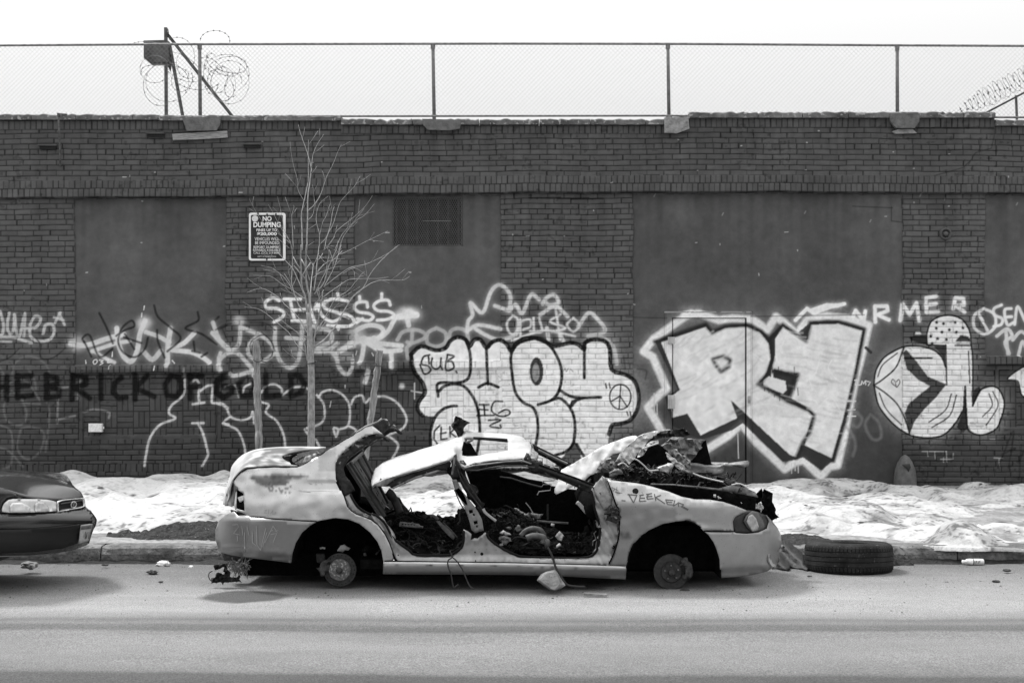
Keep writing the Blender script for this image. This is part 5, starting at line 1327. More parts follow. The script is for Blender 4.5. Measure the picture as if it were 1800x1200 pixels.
# --- sill
panel('sill', [(674, 990.5), (900, 993), (1101, 999), (1100, 1018), (1000, 1013), (910, 1010), (673, 1008.5)], lambda x, y: Ys(x, y) - 0.03 + 0.03 * smooth01((y - 1000) / 12), m_body, wreck, step=6, solid=0.03, attr=lambda x, y: grime(x, y, 1.15) * (0.185 + 0.02 * nz(x, y, 20)), mirror=YC)
MB().tube([P(x, y, Ys(x, y) - 0.012) for x, y in dense0([(674, 989.5), (900, 992), (1068, 996.5), (1100, 998)], 8)], 0.013, 8).build('sill_lip', m_lip, wreck, smooth=True)
MB().tube([P(x, y, Ys(x, y) - 0.004) for x, y in dense0([(676, 985.5), (900, 988.5), (1066, 993.5)], 8)], 0.005, 6).build('sill_seam', m_char, wreck)
# --- front wing
WING = fG((370, 557), (500, 577), (640, 592), (720, 607), (800, 627), (950, 672), (1080, 722), (1200, 747), (1350, 752), (1480, 772), (1600, 812), (1715, 858)) + fH((1335, 252), (1230, 303), (1208, 350), (1218, 440), (1050, 440), (940, 438), (900, 400), (840, 362), (770, 341), (680, 349), (560, 371), (430, 431), (340, 501), (285, 561), (250, 641), (232, 720), (217, 788)) + [(1100.6, 998), (1068, 996), (1080, 970), (1087.5, 944.5), (1089, 925), (1087.5, 895), (1084, 887), (1076, 862)]
def tone_wing(x, y):
    t = 0.42 + 0.04 * nz(x, y, 22) - 0.22 * smooth01((y - 884) / 10) * (1 if x < 1190 else 0.5)  # darkened below the crease, shading of the lower side put into the tone
    if 1090 < x < 1107 and 934 < y < 948: t *= 0.5 + 0.5 * nz(x, y, 3)
    if x < 1097 and y < 872 and nz(x, y, 3.5, 7) > 0.2: t *= 0.6
    if x > 1200 and y < 885 and nz(x, y, 8, 7) > 0: t *= 0.8
    if 1186 < x < 1215 and 908 < y < 922: t *= 1.1
    return max(grime(x, y, t * 1.08), 0.06)
def dwing(x, y):
    crease = 849 + 38 if x < 1170 else 849 + 38 + (x - 1170) * 0.15
    d = 0.014 * smooth01((y - 884) / 4) * smooth01((1180 - x) / 60) + 0.012 * nz(x, y, 38, 4) + 0.008 * nz(x, y, 18, 5)
    d += 0.03 * math.exp(-((x - 1225) / 22) ** 2 - ((y - 915) / 12) ** 2)
    d -= 0.035 * smooth01((1117 - x) / 14) * smooth01((y - 960) / 20) * 0
    return (0, d, 0)
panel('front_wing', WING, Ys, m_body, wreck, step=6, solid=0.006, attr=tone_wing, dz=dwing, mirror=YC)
MB().lathe([(0, -0.002), (0.022, -0.001), (0.024, 0.002)], P(1117, 863, Ys(1117, 863)), 'Y', 16).build('aerial_hole', m_burnt, wreck)
# hinge pieces on the front pillar
m = MB()
for q in ([(1072, 893), (1082, 890), (1088, 898), (1086, 912), (1078, 918), (1070, 915), (1074, 905)], [(1076, 905), (1088, 906), (1090, 914), (1083, 920), (1076, 916)], [(1064, 897), (1078, 899), (1078, 902), (1062, 902)]):
    pv, pf = cdt(q, step=4); b = [P(x, y, Ys(x, y) - 0.02 + 0.02 * nz(x, y, 4)) for x, y in pv]
    m.add(b, pf)
m.build('door_hinge', m_burnt, wreck, solid=0.04)
MB().lathe([(0, -0.006), (0.012, -0.004), (0.013, 0.01)], P(1078, 961, Ys(1078, 961) + 0.045), 'Y', 10).build('hinge_hole', m_char, wreck)
panel('pillar_skin', fG((320, 525), (345, 560), (372, 640), (420, 730), (400, 800), (350, 860), (300, 780), (250, 690), (245, 625)), lambda x, y: Ys(x, y) + 0.02, m_sheet, wreck, step=5, solid=0.01, dz=lambda x, y: (0, 0.02 * nz(x, y, 8), 0))
# --- front bumper
FOG = [(1357.5 + 6.2 * math.cos(t) + 2.6 * math.sin(-t), 985 - 11.5 * math.sin(t)) for t in np.linspace(0, 2 * math.pi, 18)[:-1]]
BUMP_F = fH((940, 442), (1218, 446), (1240, 458), (1330, 464), (1450, 452), (1530, 415), (1548, 350), (1520, 290), (1560, 330), (1620, 402), (1655, 470), (1662, 540), (1658, 580), (1630, 622), (1636, 700), (1610, 770), (1530, 822), (1400, 852), (1250, 870), (1097, 880), (1086, 700), (1060, 612), (1030, 542), (980, 472))
def bf_dz(x, y):
    yl = 850 + np.interp((x - 1060) * 5.294, [1095, 1450, 1560], [793, 783, 760]) / 5.294
    return (0, 0.03 * smooth01((y - yl) / 3) + (-0.012 if yl - 3 < y <= yl else 0), 0)
panel('front_bumper', BUMP_F, Ys, m_body, wreck, step=5, solid=0.008, attr=lambda x, y: grime(x, y, 1.1) * (0.255 + 0.02 * nz(x, y, 18)) * (0.85 if (y < 935 and nz(x, y, 12, 9) > 0.1 and x > 1340) else 1), dz=bf_dz, mirror=YC)
panel('fog_lamp', [(1357.5 + (x - 1357.5) * 1.1, 985 + (y - 985) * 1.1) for x, y in FOG], lambda x, y: Ys(1353, 985) - 0.012 + (x - 1353) * 0.013, m_body, wreck, step=3, solid=0.004, attr=lambda x, y: 0.60 if y > 983 + (x - 1357) * 0.4 else 0.22)
MB().tube([P(x, y, Ys(1353, 985) - 0.014 + (x - 1353) * 0.013) for x, y in FOG + FOG[:1]], 0.004, 5).build('fog_lamp_rim', m_sheet, wreck)
# --- headlight
def Yh(px, py): return Ys(px, py) + 0.02
hl = panel('headlight', fH((1207, 350), (1225, 312), (1300, 272), (1350, 255), (1395, 250), (1445, 262), (1510, 290), (1545, 350), (1547, 408), (1500, 432), (1440, 451), (1330, 461), (1232, 456), (1228, 420), (1215, 400)), Yh, mat('lamp_housing', 0.022, 0.45, var=0.4, scale=20), wreck, step=5, solid=0.05)
panel('lens', fH((1312, 345), (1340, 292), (1392, 252), (1440, 262), (1490, 330), (1508, 398), (1480, 428), (1392, 448), (1345, 405)), lambda x, y: Yh(x, y) - 0.028 + 0.0004 * ((x - 1323) ** 2 + (y - 917) ** 2) * 0.12, mat('lamp_lens', 0.07, 0.35, var=0.3, spec=0.4), hl, step=4, solid=0.01)
panel('reflector', fH((1362, 300), (1392, 285), (1425, 320), (1450, 395), (1440, 430), (1392, 442), (1362, 395), (1340, 350)), lambda x, y: Yh(x, y) - 0.042, mat('reflector', 0.30, 0.4, var=0.35, scale=25), hl, step=4, solid=0.006)
# --- roof, sunk at the back and creased over the middle pillar
near = lerpcurve([(653, 853), (676, 842), (700, 834), (730, 825), (760, 816), (787, 807), (799, 800), (805, 810), (817, 820), (832, 815), (857, 810), (887, 807), (917, 805), (940, 800)])
far = lerpcurve([(653, 835), (660, 823), (673, 812), (694, 803), (730, 793), (767, 781), (793, 772), (812, 765), (816, 757), (835, 759), (865, 760), (895, 762), (917, 767), (931, 777), (938, 790)])
def Yr(px, py):
    t = (near(px) - py) / max(4.0, near(px) - far(px))
    return 10.70 + 1.16 * max(0.0, min(1.0, t))
ROOF = [(653.5, 853), (652.7, 845.5), (653.5, 835), (659.5, 823), (673, 812.5), (694, 803.5), (730, 793), (767.5, 781), (793, 772), (812.5, 766), (814, 757), (820, 756), (835, 759.5), (865, 760), (895, 762.5), (917.5, 767), (931, 777.5), (936, 785), (934, 795.5), (928, 804.5), (917.5, 805), (887.5, 807), (857.5, 810), (832, 815), (817, 821), (808, 815), (804, 806), (799, 800), (787, 807), (760, 816), (730, 825), (700, 834), (676, 842), (662, 849)]
SUNROOF = [(815.5, 769), (825, 768), (892, 771.5), (893, 792), (886, 793), (862, 796.5), (839.5, 800), (822, 802), (812, 800.5), (813, 785)]
def tone_roof(x, y): return 0.40 + 0.09 * nz(x, y * 3, 16) - (0.22 if 800 < x < 812 and y > 790 else 0) - (0.16 * smooth01((780 - y) / 10) if 812 < x < 850 else 0) + 0.05 * nz(x, y, 5)
panel('roof', ROOF, Yr, m_ash, wreck, holes=[SUNROOF], step=5, solid=0.018, attr=tone_roof, dz=lambda x, y: (0, 0, 0.006 * nz(x, y, 22)))
panel('sunroof_rim', [(813, 769), (816, 768.6), (814, 786), (813, 800.5), (839, 800), (838, 803), (808, 802.5), (810, 786)], lambda x, y: Yr(x, y) + 0.03, m_burnt, wreck, step=4, solid=0.03)
panel('sunroof_rim', [(832, 767.5), (892, 771), (893, 777.5), (870, 775), (832, 772)], lambda x, y: 11.50, m_burnt, wreck, step=5, solid=0.03)
panel('headliner_flap', fE((165, 240), (250, 260), (330, 400), (180, 415), (130, 395)), lambda x, y: 11.25, m_char, wreck, step=5, solid=0.02)
panel('headliner_flap', fE((190, 240), (270, 205), (285, 225), (220, 265), (195, 262)), lambda x, y: 11.2, m_sheet, wreck, step=5, solid=0.01)
def rail_(name, poly, Y, m_, **k): return panel(name, poly, Y if callable(Y) else (lambda x, y: Y), m_, wreck, step=5, **k)
rail_('roof_rail', fC((508, 832), (640, 747), (800, 695), (1000, 636), (1200, 577), (1380, 515), (1420, 560), (1405, 612), (1250, 652), (1000, 722), (850, 792), (720, 856), (700, 832)), 10.71, m_burnt, solid=0.05)
rail_('drip_edge', fC((515, 805), (640, 748), (800, 698), (1000, 640), (1200, 580), (1380, 522), (1390, 536), (1200, 594), (1000, 656), (860, 700), (760, 745), (640, 830), (505, 830)), 10.69, m_sheet, solid=0.02)
rail_('trim_strip', fC((720, 852), (850, 785), (1000, 716), (1250, 640), (1300, 640), (1240, 672), (1000, 745), (860, 808), (740, 862)), 10.70, m_sheet, solid=0.02)
rail_('roof_rail', fE((170, 540), (280, 492), (450, 466), (650, 446), (850, 436), (1000, 500), (1000, 532), (850, 512), (650, 516), (450, 540), (350, 576), (250, 576), (190, 562)), 10.70, m_burnt, solid=0.05, dz=lambda x, y: (0, 0.015 * math.sin(y * 1.1), 0))
MB().tube([P(x, y, 10.66) for x, y in fE((180, 548), (280, 520), (450, 500), (650, 476), (850, 462), (960, 500))], 0.006, 6).build('trim_strip', m_sheet, wreck)
MB().tube([P(x, y, 10.66) for x, y in fE((175, 552), (240, 574), (330, 576), (450, 552), (650, 524), (850, 520), (1000, 545))], 0.006, 6).build('trim_strip', m_wire, wreck)
# windscreen header and pillars
rail_('windscreen_header', fE((945, 258), (1000, 345), (1040, 372), (1042, 400), (1010, 430), (990, 470), (940, 440), (925, 425), (962, 372), (975, 310)), lambda x, y: 11.85 - 1.1 * smooth01((y - 778) / 30), m_sheet, solid=0.02, dz=lambda x, y: (0, 0.02 * nz(x, y, 6), 0))
APN = fE((870, 436), (960, 470), (1060, 505), (1300, 592), (1500, 662), (1705, 742), (1690, 830), (1640, 842), (1400, 735), (1200, 645), (1000, 545), (900, 500))
rail_('windscreen_pillar', APN, lambda x, y: 10.70 - (x - 920) * 0.0009, m_burnt, solid=0.06, dz=lambda x, y: (0, 0.012 * math.sin((y - 0.4 * x) * 0.8), 0))
for k, o in enumerate(((0, 0), (-5, 30))):
    MB().tube([P(x, y, 10.655 - (x - 920) * 0.0009) for x, y in fE((1050 + o[0], 510 + o[1]), (1300 + o[0], 602 + o[1]), (1500, 675 + o[1]), (1695, 752 + o[1]))], 0.007, 6).build('pillar_seal', m_char if k == 0 else m_wire, wreck)
APF = fE((940, 248), (1060, 312), (1200, 380), (1430, 492), (1335, 555), (1260, 510), (1150, 442), (1040, 392), (1000, 345))
rail_('windscreen_pillar', APF, lambda x, y: 11.9, m_burnt, solid=0.06)
MB().tube([P(x, y, 11.86) for x, y in fE((1040, 340), (1150, 395), (1300, 465), (1380, 500))], 0.012, 6).build('pillar_seal', m_sheet, wreck)
m = MB()
for q in ([(1000, 525), (1030, 510), (1050, 490), (1090, 480), (1092, 430)], [(1095, 500), (1215, 510), (1222, 550)], [(1120, 560), (1180, 530), (1280, 545), (1285, 565)], [(960, 380), (985, 360), (1000, 400)], [(1010, 530), (1045, 505), (1062, 492)]):
    m.tube([P(x, y, 11.0) for x, y in fE(*q)], 0.004, 5)
m.build('torn_trim', mat('torn_trim', 0.35, 0.6), wreck)
# --- middle pillars
rail_('middle_pillar', fC((1450, 470), (1500, 560), (1525, 640), (1480, 720), (1440, 745), (1420, 700), (1425, 600)), 10.68, m_burnt, solid=0.06, dz=lambda x, y: (0, 0.02 * nz(x, y, 6), 0))
MB().tube([P(x, y, 10.64) for x, y in fC((1460, 490), (1450, 600), (1430, 690))], 0.008, 6).build('pillar_edge', m_sheet, wreck)
slots = [fD((1226, 240), (1270, 236), (1278, 268), (1236, 282)), fD((1282, 370), (1325, 362), (1334, 398), (1290, 410)), fD((1270, 280), (1295, 282), (1300, 305), (1278, 305)), fD((1310, 420), (1330, 418), (1334, 440), (1316, 444))]
PLATE = fD((1050, 10), (1110, -20), (1180, 60), (1250, 150), (1330, 250), (1382, 350), (1402, 480), (1350, 495), (1300, 512), (1258, 470), (1242, 400), (1212, 300), (1170, 202), (1195, 182), (1120, 100))
m_plate = mat('pillar_plate', 0.13, 0.6, var=0.35, scale=14, bump=0.2)
panel('middle_pillar', PLATE, lambda x, y: 10.66 - 0.04 * smooth01((y - 890) / 40), m_plate, wreck, holes=slots, step=5, solid=0.012)
panel('pillar_back', [(x + 1, y + 1) for x, y in PLATE], lambda x, y: 10.72, m_char, wreck, step=8, solid=0.03)
panel('middle_pillar', fE((30, 690), (80, 680), (140, 800), (190, 900), (215, 985), (170, 990), (120, 900), (60, 790)), lambda x, y: 10.66, m_plate, wreck, step=5, solid=0.02)
rail_('belt_housing', fE((80, 520), (130, 515), (180, 560), (195, 640), (250, 760), (330, 880), (385, 1000), (400, 1062), (340, 1030), (250, 930), (170, 800), (110, 690), (85, 600)), 10.74, m_burnt, solid=0.05, dz=lambda x, y: (0, 0.012 * math.sin((x * 1.3 + y * 0.7) * 0.8), 0))
for q in (((95, 560), (140, 690), (230, 830), (330, 960), (385, 1030)), ((130, 600), (250, 780), (370, 950)), ((60, 800), (90, 880), (130, 970), (170, 1030))):
    MB().tube([P(x, y, 10.66) for x, y in fE(*q)], 0.005, 5).build('seat_belt', m_wire, wreck)
MB().tube([P(x, y, 10.66) for x, y in smoothline(fD((1395, 225), (1420, 270), (1480, 320), (1545, 368)), 4)], 0.011, 6).build('belt_tongue', mat('belt_grey', 0.3, 0.6), wreck)
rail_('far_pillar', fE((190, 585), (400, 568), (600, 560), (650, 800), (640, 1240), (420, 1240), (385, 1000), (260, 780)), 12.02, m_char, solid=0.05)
panel('torn_flap', fC((1480, 10), (1560, 45), (1640, 82), (1600, 110), (1568, 145), (1566, 205), (1540, 250), (1500, 252), (1470, 180), (1420, 110), (1450, 70)), lambda x, y: 11.85 + 0.05 * nz(x, y, 6), m_burnt, wreck, step=4, solid=0.008, smooth=False)
# --- far front door, dark inside
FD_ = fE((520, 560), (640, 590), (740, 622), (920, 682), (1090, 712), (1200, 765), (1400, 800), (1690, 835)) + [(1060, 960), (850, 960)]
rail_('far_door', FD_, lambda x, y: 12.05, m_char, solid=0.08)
MB().tube([P(x, y, 12.0) for x, y in fE((590, 655), (720, 670), (840, 710), (960, 745), (1080, 775))], 0.010, 6).build('door_rail', m_wire, wreck)
m = MB()
for q in (((1030, 865), (1050, 825), (1180, 810), (1195, 740), (1100, 740), (1085, 765)), ((1090, 720), (1100, 700), (1220, 700), (1232, 670))): m.tube([P(x, y, 11.7) for x, y in fE(*q)], 0.005, 5)
m.build('bent_rod', mat('bent_rod', 0.28, 0.5), wreck)
# --- floor, bulkheads, underside, wheel wells
x0, x1 = P(405, 900, 11.3).x, P(1335, 900, 11.3).x
fx0, fx1 = P(650, 900, 11.3).x, P(1062, 900, 11.3).x
MB().box(((fx0 + fx1) / 2, YC, 0.20), (fx1 - fx0, 1.42, 0.07)).build('floor_pan', m_char, wreck)
m = MB(); m.box(((x0 + fx0) / 2 - 0.15, YC, 0.40), (fx0 - x0 - 0.65, 1.0, 0.22)); m.box(((x1 + fx1) / 2, YC, 0.30), (x1 - fx1 - 0.15, 0.95, 0.34)); m.box(((fx0 + fx1) / 2, YC + 0.1, 0.125), (fx1 - fx0 + 0.3, 1.2, 0.09)); m.box(((x0 + fx0) / 2 + 0.05, YC + 0.25, 0.26), (fx0 - x0 - 0.45, 0.9, 0.34)); m.box(((x1 + fx1) / 2 + 0.05, YC + 0.25, 0.20), (x1 - fx1 - 0.25, 0.9, 0.26)); m.box(((x0 + fx0) / 2 - 0.02, YC + 0.15, 0.15), (0.75, 1.0, 0.18))
m.build('underbody', m_char, wreck)  # boxes enlarged and lowered to keep light out below the wreck
MB().box((P(1062, 900, 10.9).x, YC, 0.55), (0.04, 1.36, 0.70)).build('firewall', m_char, wreck)
m = MB(); m.tube([(P(1040, 900, 11).x, YC - 0.66, 0.60), (P(1035, 900, 11).x, YC, 0.66), (P(1040, 900, 11).x, YC + 0.62, 0.62)], [0.07, 0.10, 0.09], 8); m.build('dash_beam', m_char, wreck, smooth=True)
m_rib = mat('rib_metal', 0.03, 0.5, var=0.5, metal=0.2)
ba, bb, bc, bd = P(611, 815, 10.74), P(672, 910, 10.72), P(679, 884, 11.88), P(634, 795, 11.88)
def bq(u, v): return (ba * (1 - u) + bd * u) * (1 - v) + (bb * (1 - u) + bc * u) * v
m = MB()
NU, NV = 20, 30
for i in range(NU):
    for j in range(NV):
        u0, u1, v0, v1 = i / NU, (i + 1) / NU, j / NV, (j + 1) / NV
        hole_ = 3 <= i <= 16 and 3 <= j <= 27 and (j % 5 in (1, 2)) and (i % 3 == 0)
        if hole_: continue
        m.add([bq(u0, v0), bq(u0, v1), bq(u1, v1), bq(u1, v0)], [(0, 1, 2, 3)])
m.build('seat_bulkhead', mat('bulkhead_metal', 0.028, 0.55, var=0.5, scale=12, metal=0.2, bump=0.3), wreck, solid=0.02)
MB().box(((ba + bc).x / 2 - 0.14, YC + 0.1, 0.78), (0.04, 0.95, 0.42)).build('boot_wall', m_char, wreck)
for (u0, v0, u1, v1) in ((0.02, 0.0, 0.02, 1.0), (0.14, 0.03, 0.14, 0.97), (0.9, 0.0, 0.9, 1.0), (0.02, 0.02, 0.95, 0.02), (0.5, 0.05, 0.55, 0.6)):
    MB().tube([bq(u0, v0) + Vector((.02, 0, .01)), bq(u1, v1) + Vector((.02, 0, .01))], 0.014, 6).build('bulkhead_rib', m_rib, wreck)
def well(pts, name='wheel_well'):
    a = [P(x, y, Ys(x, y) + 0.015) for x, y in pts]; b = [Vector((v.x * 1.0, YC - 0.32, v.z)) for v in a]
    vs = a + b; n = len(a)
    fs = [(i, i + 1, n + i + 1, n + i) for i in range(n - 1)] + [tuple(range(n, 2 * n))]
    mesh_obj(name, vs, fs, m_char, wreck, solid=0.01, offset=0)
    mesh_obj(name, mirrorY(vs, YC), [f[::-1] for f in fs], m_char, wreck, solid=0.01, offset=0)
well(fB((772, 605), (790, 502), (820, 402), (880, 302), (960, 232), (1060, 187), (1200, 164), (1320, 178), (1430, 224), (1530, 302), (1600, 392), (1640, 482), (1660, 605)))
well(fH((217, 880), (217, 788), (232, 720), (250, 641), (285, 561), (340, 501), (430, 431), (560, 371), (680, 349), (770, 341), (840, 362), (900, 400), (980, 472), (1030, 542), (1060, 612), (1086, 700), (1097, 880)))
# seams
for q in (fA((266, 768), (302, 718), (352, 665), (432, 620), (550, 610), (700, 604), (860, 600), (1020, 601)), fB((390, 152), (600, 173), (880, 191), (1020, 197)), fH((940, 440), (1050, 441), (1218, 443))):
    MB().tube([P(x, y, Ys(x, y) - 0.001) for x, y in dense0(q)], 0.0045, 5).build('panel_seam', m_char, wreck)
MB().tube([P(x, y, Ys(x, y) + 0.01) for x, y in smoothline(fA((1040, 600), (960, 560), (938, 520), (955, 480), (1010, 450)), 4)] , 0.012, 6).build('window_seal', m_char, wreck)
# --- brakes
m_disc = mat('brake_disc', 0.045, 0.6, spec=0.15, var=0.35, scale=30, metal=0.4, bump=0.15)
m_hub = mat('hub_rust', 0.13, 0.75, var=0.55, scale=60, metal=0.2, bump=0.4, speck=0.42, speckscale=60, speckval=0.35)
m_hub2 = mat('hub_dark', 0.035, 0.7, spec=0.1, var=0.5, scale=40, bump=0.3)
def brake(px, py, r, rh, hm, drilled, cal, Y=10.66, flip=False):
    c = P(px, py, Y)
    for (yy, sg) in ((Y, 1), (2 * YC - Y, -1)):
        c = Vector((c.x, yy, max(c.z, r - 0.004)))
        d = MB().lathe([(0, 0.0), (r - 0.003, 0.0), (r, 0.003 * sg), (r, 0.018 * sg), (0, 0.02 * sg)], c, 'Y', 48).build('brake_disc', m_disc, wreck)
        MB().lathe([(0, -0.034 * sg), (rh * 0.30, -0.034 * sg), (rh * 0.36, -0.024 * sg), (rh * 0.92, -0.022 * sg), (rh, -0.012 * sg), (rh, 0)], c, 'Y', 36).build('hub', hm, d, smooth=False)
        MB().lathe([(0, -0.052 * sg), (rh * 0.26, -0.050 * sg), (rh * 0.30, -0.03 * sg)], c, 'Y', 20).build('hub_cap', m_rustd, d, smooth=True)
        if sg > 0:
            for k in range(5 if not drilled else 4):
                a = 2 * math.pi * k / (5 if not drilled else 4) + 0.4
                MB().lathe([(0, -0.036), (0.006, -0.036), (0.007, -0.02)], c + Vector((rh * 0.66 * math.cos(a), 0, rh * 0.66 * math.sin(a))), 'Y', 8).build('stud', m_sheet, d)
            if drilled:
                m = MB()
                for k in range(22):
                    a = 2 * math.pi * k / 22
                    m.lathe([(0, -0.001), (0.0045, -0.001), (0.0045, 0.0)], c + Vector(((r * 0.88) * math.cos(a), 0, r * 0.88 * math.sin(a))), 'Y', 8)
                m.build('drilled_hole', m_char, d)
            panel('caliper', cal, lambda x, y: Y - 0.05, m_rustd, wreck, step=4, solid=0.10, dz=lambda x, y: (0, 0.02 * nz(x, y, 4), 0))
            MB().tube([c, c + Vector((0, 0.5, 0.02))], 0.035, 8).build('axle', m_char, wreck)
brake(597.3, 1001, 0.128, 0.085, m_hub, True, fB((1060, 590), (1085, 570), (1120, 565), (1130, 580), (1105, 620), (1105, 680), (1085, 720), (1055, 720), (1045, 680), (1048, 620)))
brake(1180, 1006, 0.137, 0.082, m_hub2, False, fH((722, 720), (770, 682), (790, 690), (795, 720), (825, 745), (838, 800), (832, 860), (790, 862), (770, 890), (752, 900), (765, 850), (770, 790), (750, 745)))
panel('spring_perch', fB((1210, 480), (1245, 430), (1280, 418), (1310, 440), (1340, 455), (1320, 475), (1290, 470), (1270, 490)), lambda x, y: 10.80, m_pale, wreck, step=4, solid=0.02)
panel('spring_perch', fB((1010, 510), (1085, 508), (1100, 560), (1060, 600), (1020, 590)), lambda x, y: 10.82, m_rustd, wreck, step=5, solid=0.05)
panel('brake_line', fB((1465, 500), (1490, 498), (1498, 530), (1470, 540)), lambda x, y: 10.80, m_sheet, wreck, step=4, solid=0.02)
MB().tube([P(x, y, 10.85) for x, y in fB((1050, 455), (1075, 448), (1100, 455))], 0.008, 6).build('brake_line', m_pale, wreck)
# --- crumpled bonnet
def jit(s, a, k=0): return lambda x, y: (0.3 * a * nz(x, y, s, k + 7), a * (1.1 - 2.4 * abs(nz(x, y, s, k))) + 0.5 * a * nz(x, y, s * 0.4, k + 3), 0)
HOODA = fE((1250, 860), (1232, 838), (1232, 790), (1262, 715), (1285, 660), (1310, 572), (1500, 470), (1800, 292)) + fG((560, 150), (640, 138), (690, 162), (620, 210), (560, 250), (500, 292), (400, 332), (330, 392), (280, 440), (240, 505), (205, 520), (170, 556)) + fE((1460, 762), (1380, 800))
panel('bonnet', HOODA, lambda x, y: 11.15 + 0.004 * (842 - y), m_ash, wreck, step=6, solid=0.004, attr=lambda x, y: 0.52 - 0.30 * smooth01(1.6 * fb(x + y * 0.8, y * 3 - x, 20, 3) - 0.1) * smooth01((x - 995) / 40), dz=jit(20, 0.03))
panel('bonnet', fG((455, 388), (490, 312), (600, 202), (680, 145), (750, 112), (870, 86), (980, 84), (900, 130), (800, 160), (760, 190), (690, 272), (640, 350), (582, 416), (560, 388)), lambda x, y: 10.95 + 0.001 * (x - 1080), m_pale, wreck, step=5, solid=0.006, dz=jit(12, 0.03, 2), smooth=False)
panel('bonnet', fG((880, 100), (980, 84), (1060, 80), (1108, 64), (1175, 132), (1100, 150), (1000, 152), (920, 160), (840, 168), (770, 205), (790, 165)), lambda x, y: 11.0, m_burnt, wreck, step=5, solid=0.006, dz=jit(9, 0.04, 4), smooth=False)
panel('bonnet_scrap', fG((655, 348), (700, 262), (790, 192), (862, 186), (866, 218), (800, 225), (755, 262), (720, 325)), lambda x, y: 11.35, m_pale, wreck, step=5, solid=0.005, dz=jit(10, 0.04, 5), smooth=False)
panel('bonnet_scrap', fG((890, 232), (955, 192), (1000, 150), (1060, 150), (1150, 165), (1312, 182), (1282, 250), (1220, 320), (1162, 386), (1100, 330), (1030, 262), (960, 215)), lambda x, y: 11.1 + 0.003 * (x - 1180), m_sheet, wreck, step=5, solid=0.006, dz=jit(12, 0.05, 6), smooth=False)
panel('bonnet_scrap', fG((895, 240), (960, 205), (1050, 300), (1110, 345), (1162, 392), (1172, 470), (1120, 430), (1050, 385), (1000, 330), (930, 272)), lambda x, y: 11.0, m_sheet, wreck, step=4, solid=0.02, dz=jit(8, 0.03, 8), smooth=False)
panel('bonnet_scrap', fG((930, 305), (975, 330), (1050, 392), (1120, 440), (1085, 470), (1020, 420), (960, 360)), lambda x, y: 10.98, m_pale, wreck, step=4, solid=0.01, dz=jit(6, 0.03, 9), smooth=False)
panel('bonnet_scrap', fG((1295, 190), (1315, 185), (1335, 275), (1372, 432), (1300, 440), (1240, 440), (1160, 396), (1220, 330)), lambda x, y: 11.3, m_char, wreck, step=6, solid=0.01, smooth=False)
panel('bumper_beam', fG((1085, 462), (1140, 425), (1200, 428), (1300, 442), (1450, 442), (1530, 402), (1720, 378), (1722, 398), (1530, 452), (1420, 490), (1300, 502), (1180, 492)), lambda x, y: 11.25 - 0.002 * (x - 1200), m_sheet, wreck, step=5, solid=0.03, dz=lambda x, y: (0, 0.03 * math.sin((y - 820) * 0.5), 0))
panel('bumper_beam', fG((1365, 395), (1530, 396), (1500, 425), (1385, 430)), lambda x, y: 11.45, m_pale, wreck, step=5, solid=0.01)
panel('wing_rail', fG((250, 500), (300, 430), (350, 380), (410, 360), (440, 400), (420, 440), (370, 470), (320, 490)), lambda x, y: 11.0, m_sheet, wreck, step=4, solid=0.02, dz=jit(5, 0.05, 11), smooth=False)
panel('wing_gap_shade', fG((700, 612), (790, 612), (1000, 618), (1250, 645), (1500, 680), (1700, 715), (1800, 740), (1780, 900), (1500, 800), (1200, 770), (900, 690)), lambda x, y: 11.03, m_char, wreck, step=8, solid=0.01)  # added black sheet, stands in for the shade in the gap
panel('wing_rail', fG((785, 597), (1000, 603), (1250, 625), (1450, 645), (1560, 615), (1700, 640), (1790, 680), (1815, 732), (1700, 708), (1500, 674), (1250, 641), (1000, 615), (790, 611)), lambda x, y: 10.98 + (0.2 if x > 1285 else 0.2 * smooth01((x - 1240) / 45)), m_sheet, wreck, step=5, solid=0.015)
panel('bonnet_gap_shade', fG((560, 415), (640, 330), (720, 250), (800, 215), (905, 235), (1000, 320), (1080, 400), (1150, 470), (1080, 520), (800, 520), (600, 480)), lambda x, y: 11.72, m_char, wreck, step=8, solid=0.02)  # black sheet added to fill the shaded hollow under the bonnet
# engine bay: a heap of burnt scrap
top = lerpcurve([(1060, 838), (1085, 826), (1110, 822), (1140, 826), (1180, 826), (1215, 830), (1250, 834), (1285, 842), (1310, 852), (1330, 868), (1350, 884), (1362, 900)])
def heap(name, pxa, pxb, ya, yb, zfun, amp, seed, m_, res=0.022):
    xa, xb = P(pxa, 800, (ya + yb) / 2).x, P(pxb, 800, (ya + yb) / 2).x
    nx, ny = int((xb - xa) / res), int((yb - ya) / res)
    vs, fs = [], []
    for j in range(ny + 1):
        for i in range(nx + 1):
            x, y = xa + (xb - xa) * i / nx, ya + (yb - ya) * j / ny
            r1 = mnoise.noise(Vector((x * 6, y * 6, seed))); r2 = abs(mnoise.noise(Vector((x * 15, y * 15, seed + 5)))); r3 = mnoise.noise(Vector((x * 40, y * 40, seed + 9)))
            vs.append((x + 0.008 * r3, y + 0.01 * r1, zfun(x, y) + amp * (0.6 * r1 + 0.8 * r2 - 0.2 + 0.35 * r3)))
    for j in range(ny):
        for i in range(nx):
            a = j * (nx + 1) + i; fs.append((a, a + 1, a + nx + 2, a + nx + 1))
    o = mesh_obj(name, vs, fs, m_, wreck, False); o['kind'] = 'stuff'
    return o
m_heap = mat('burnt_heap', 0.005, 0.9, spec=0.05, var=0.9, scale=22, bump=0.8, bscale=60, speck=0.33, speckscale=38, speckval=0.08)
def pxo(x, y): return x * FPX / y + CX
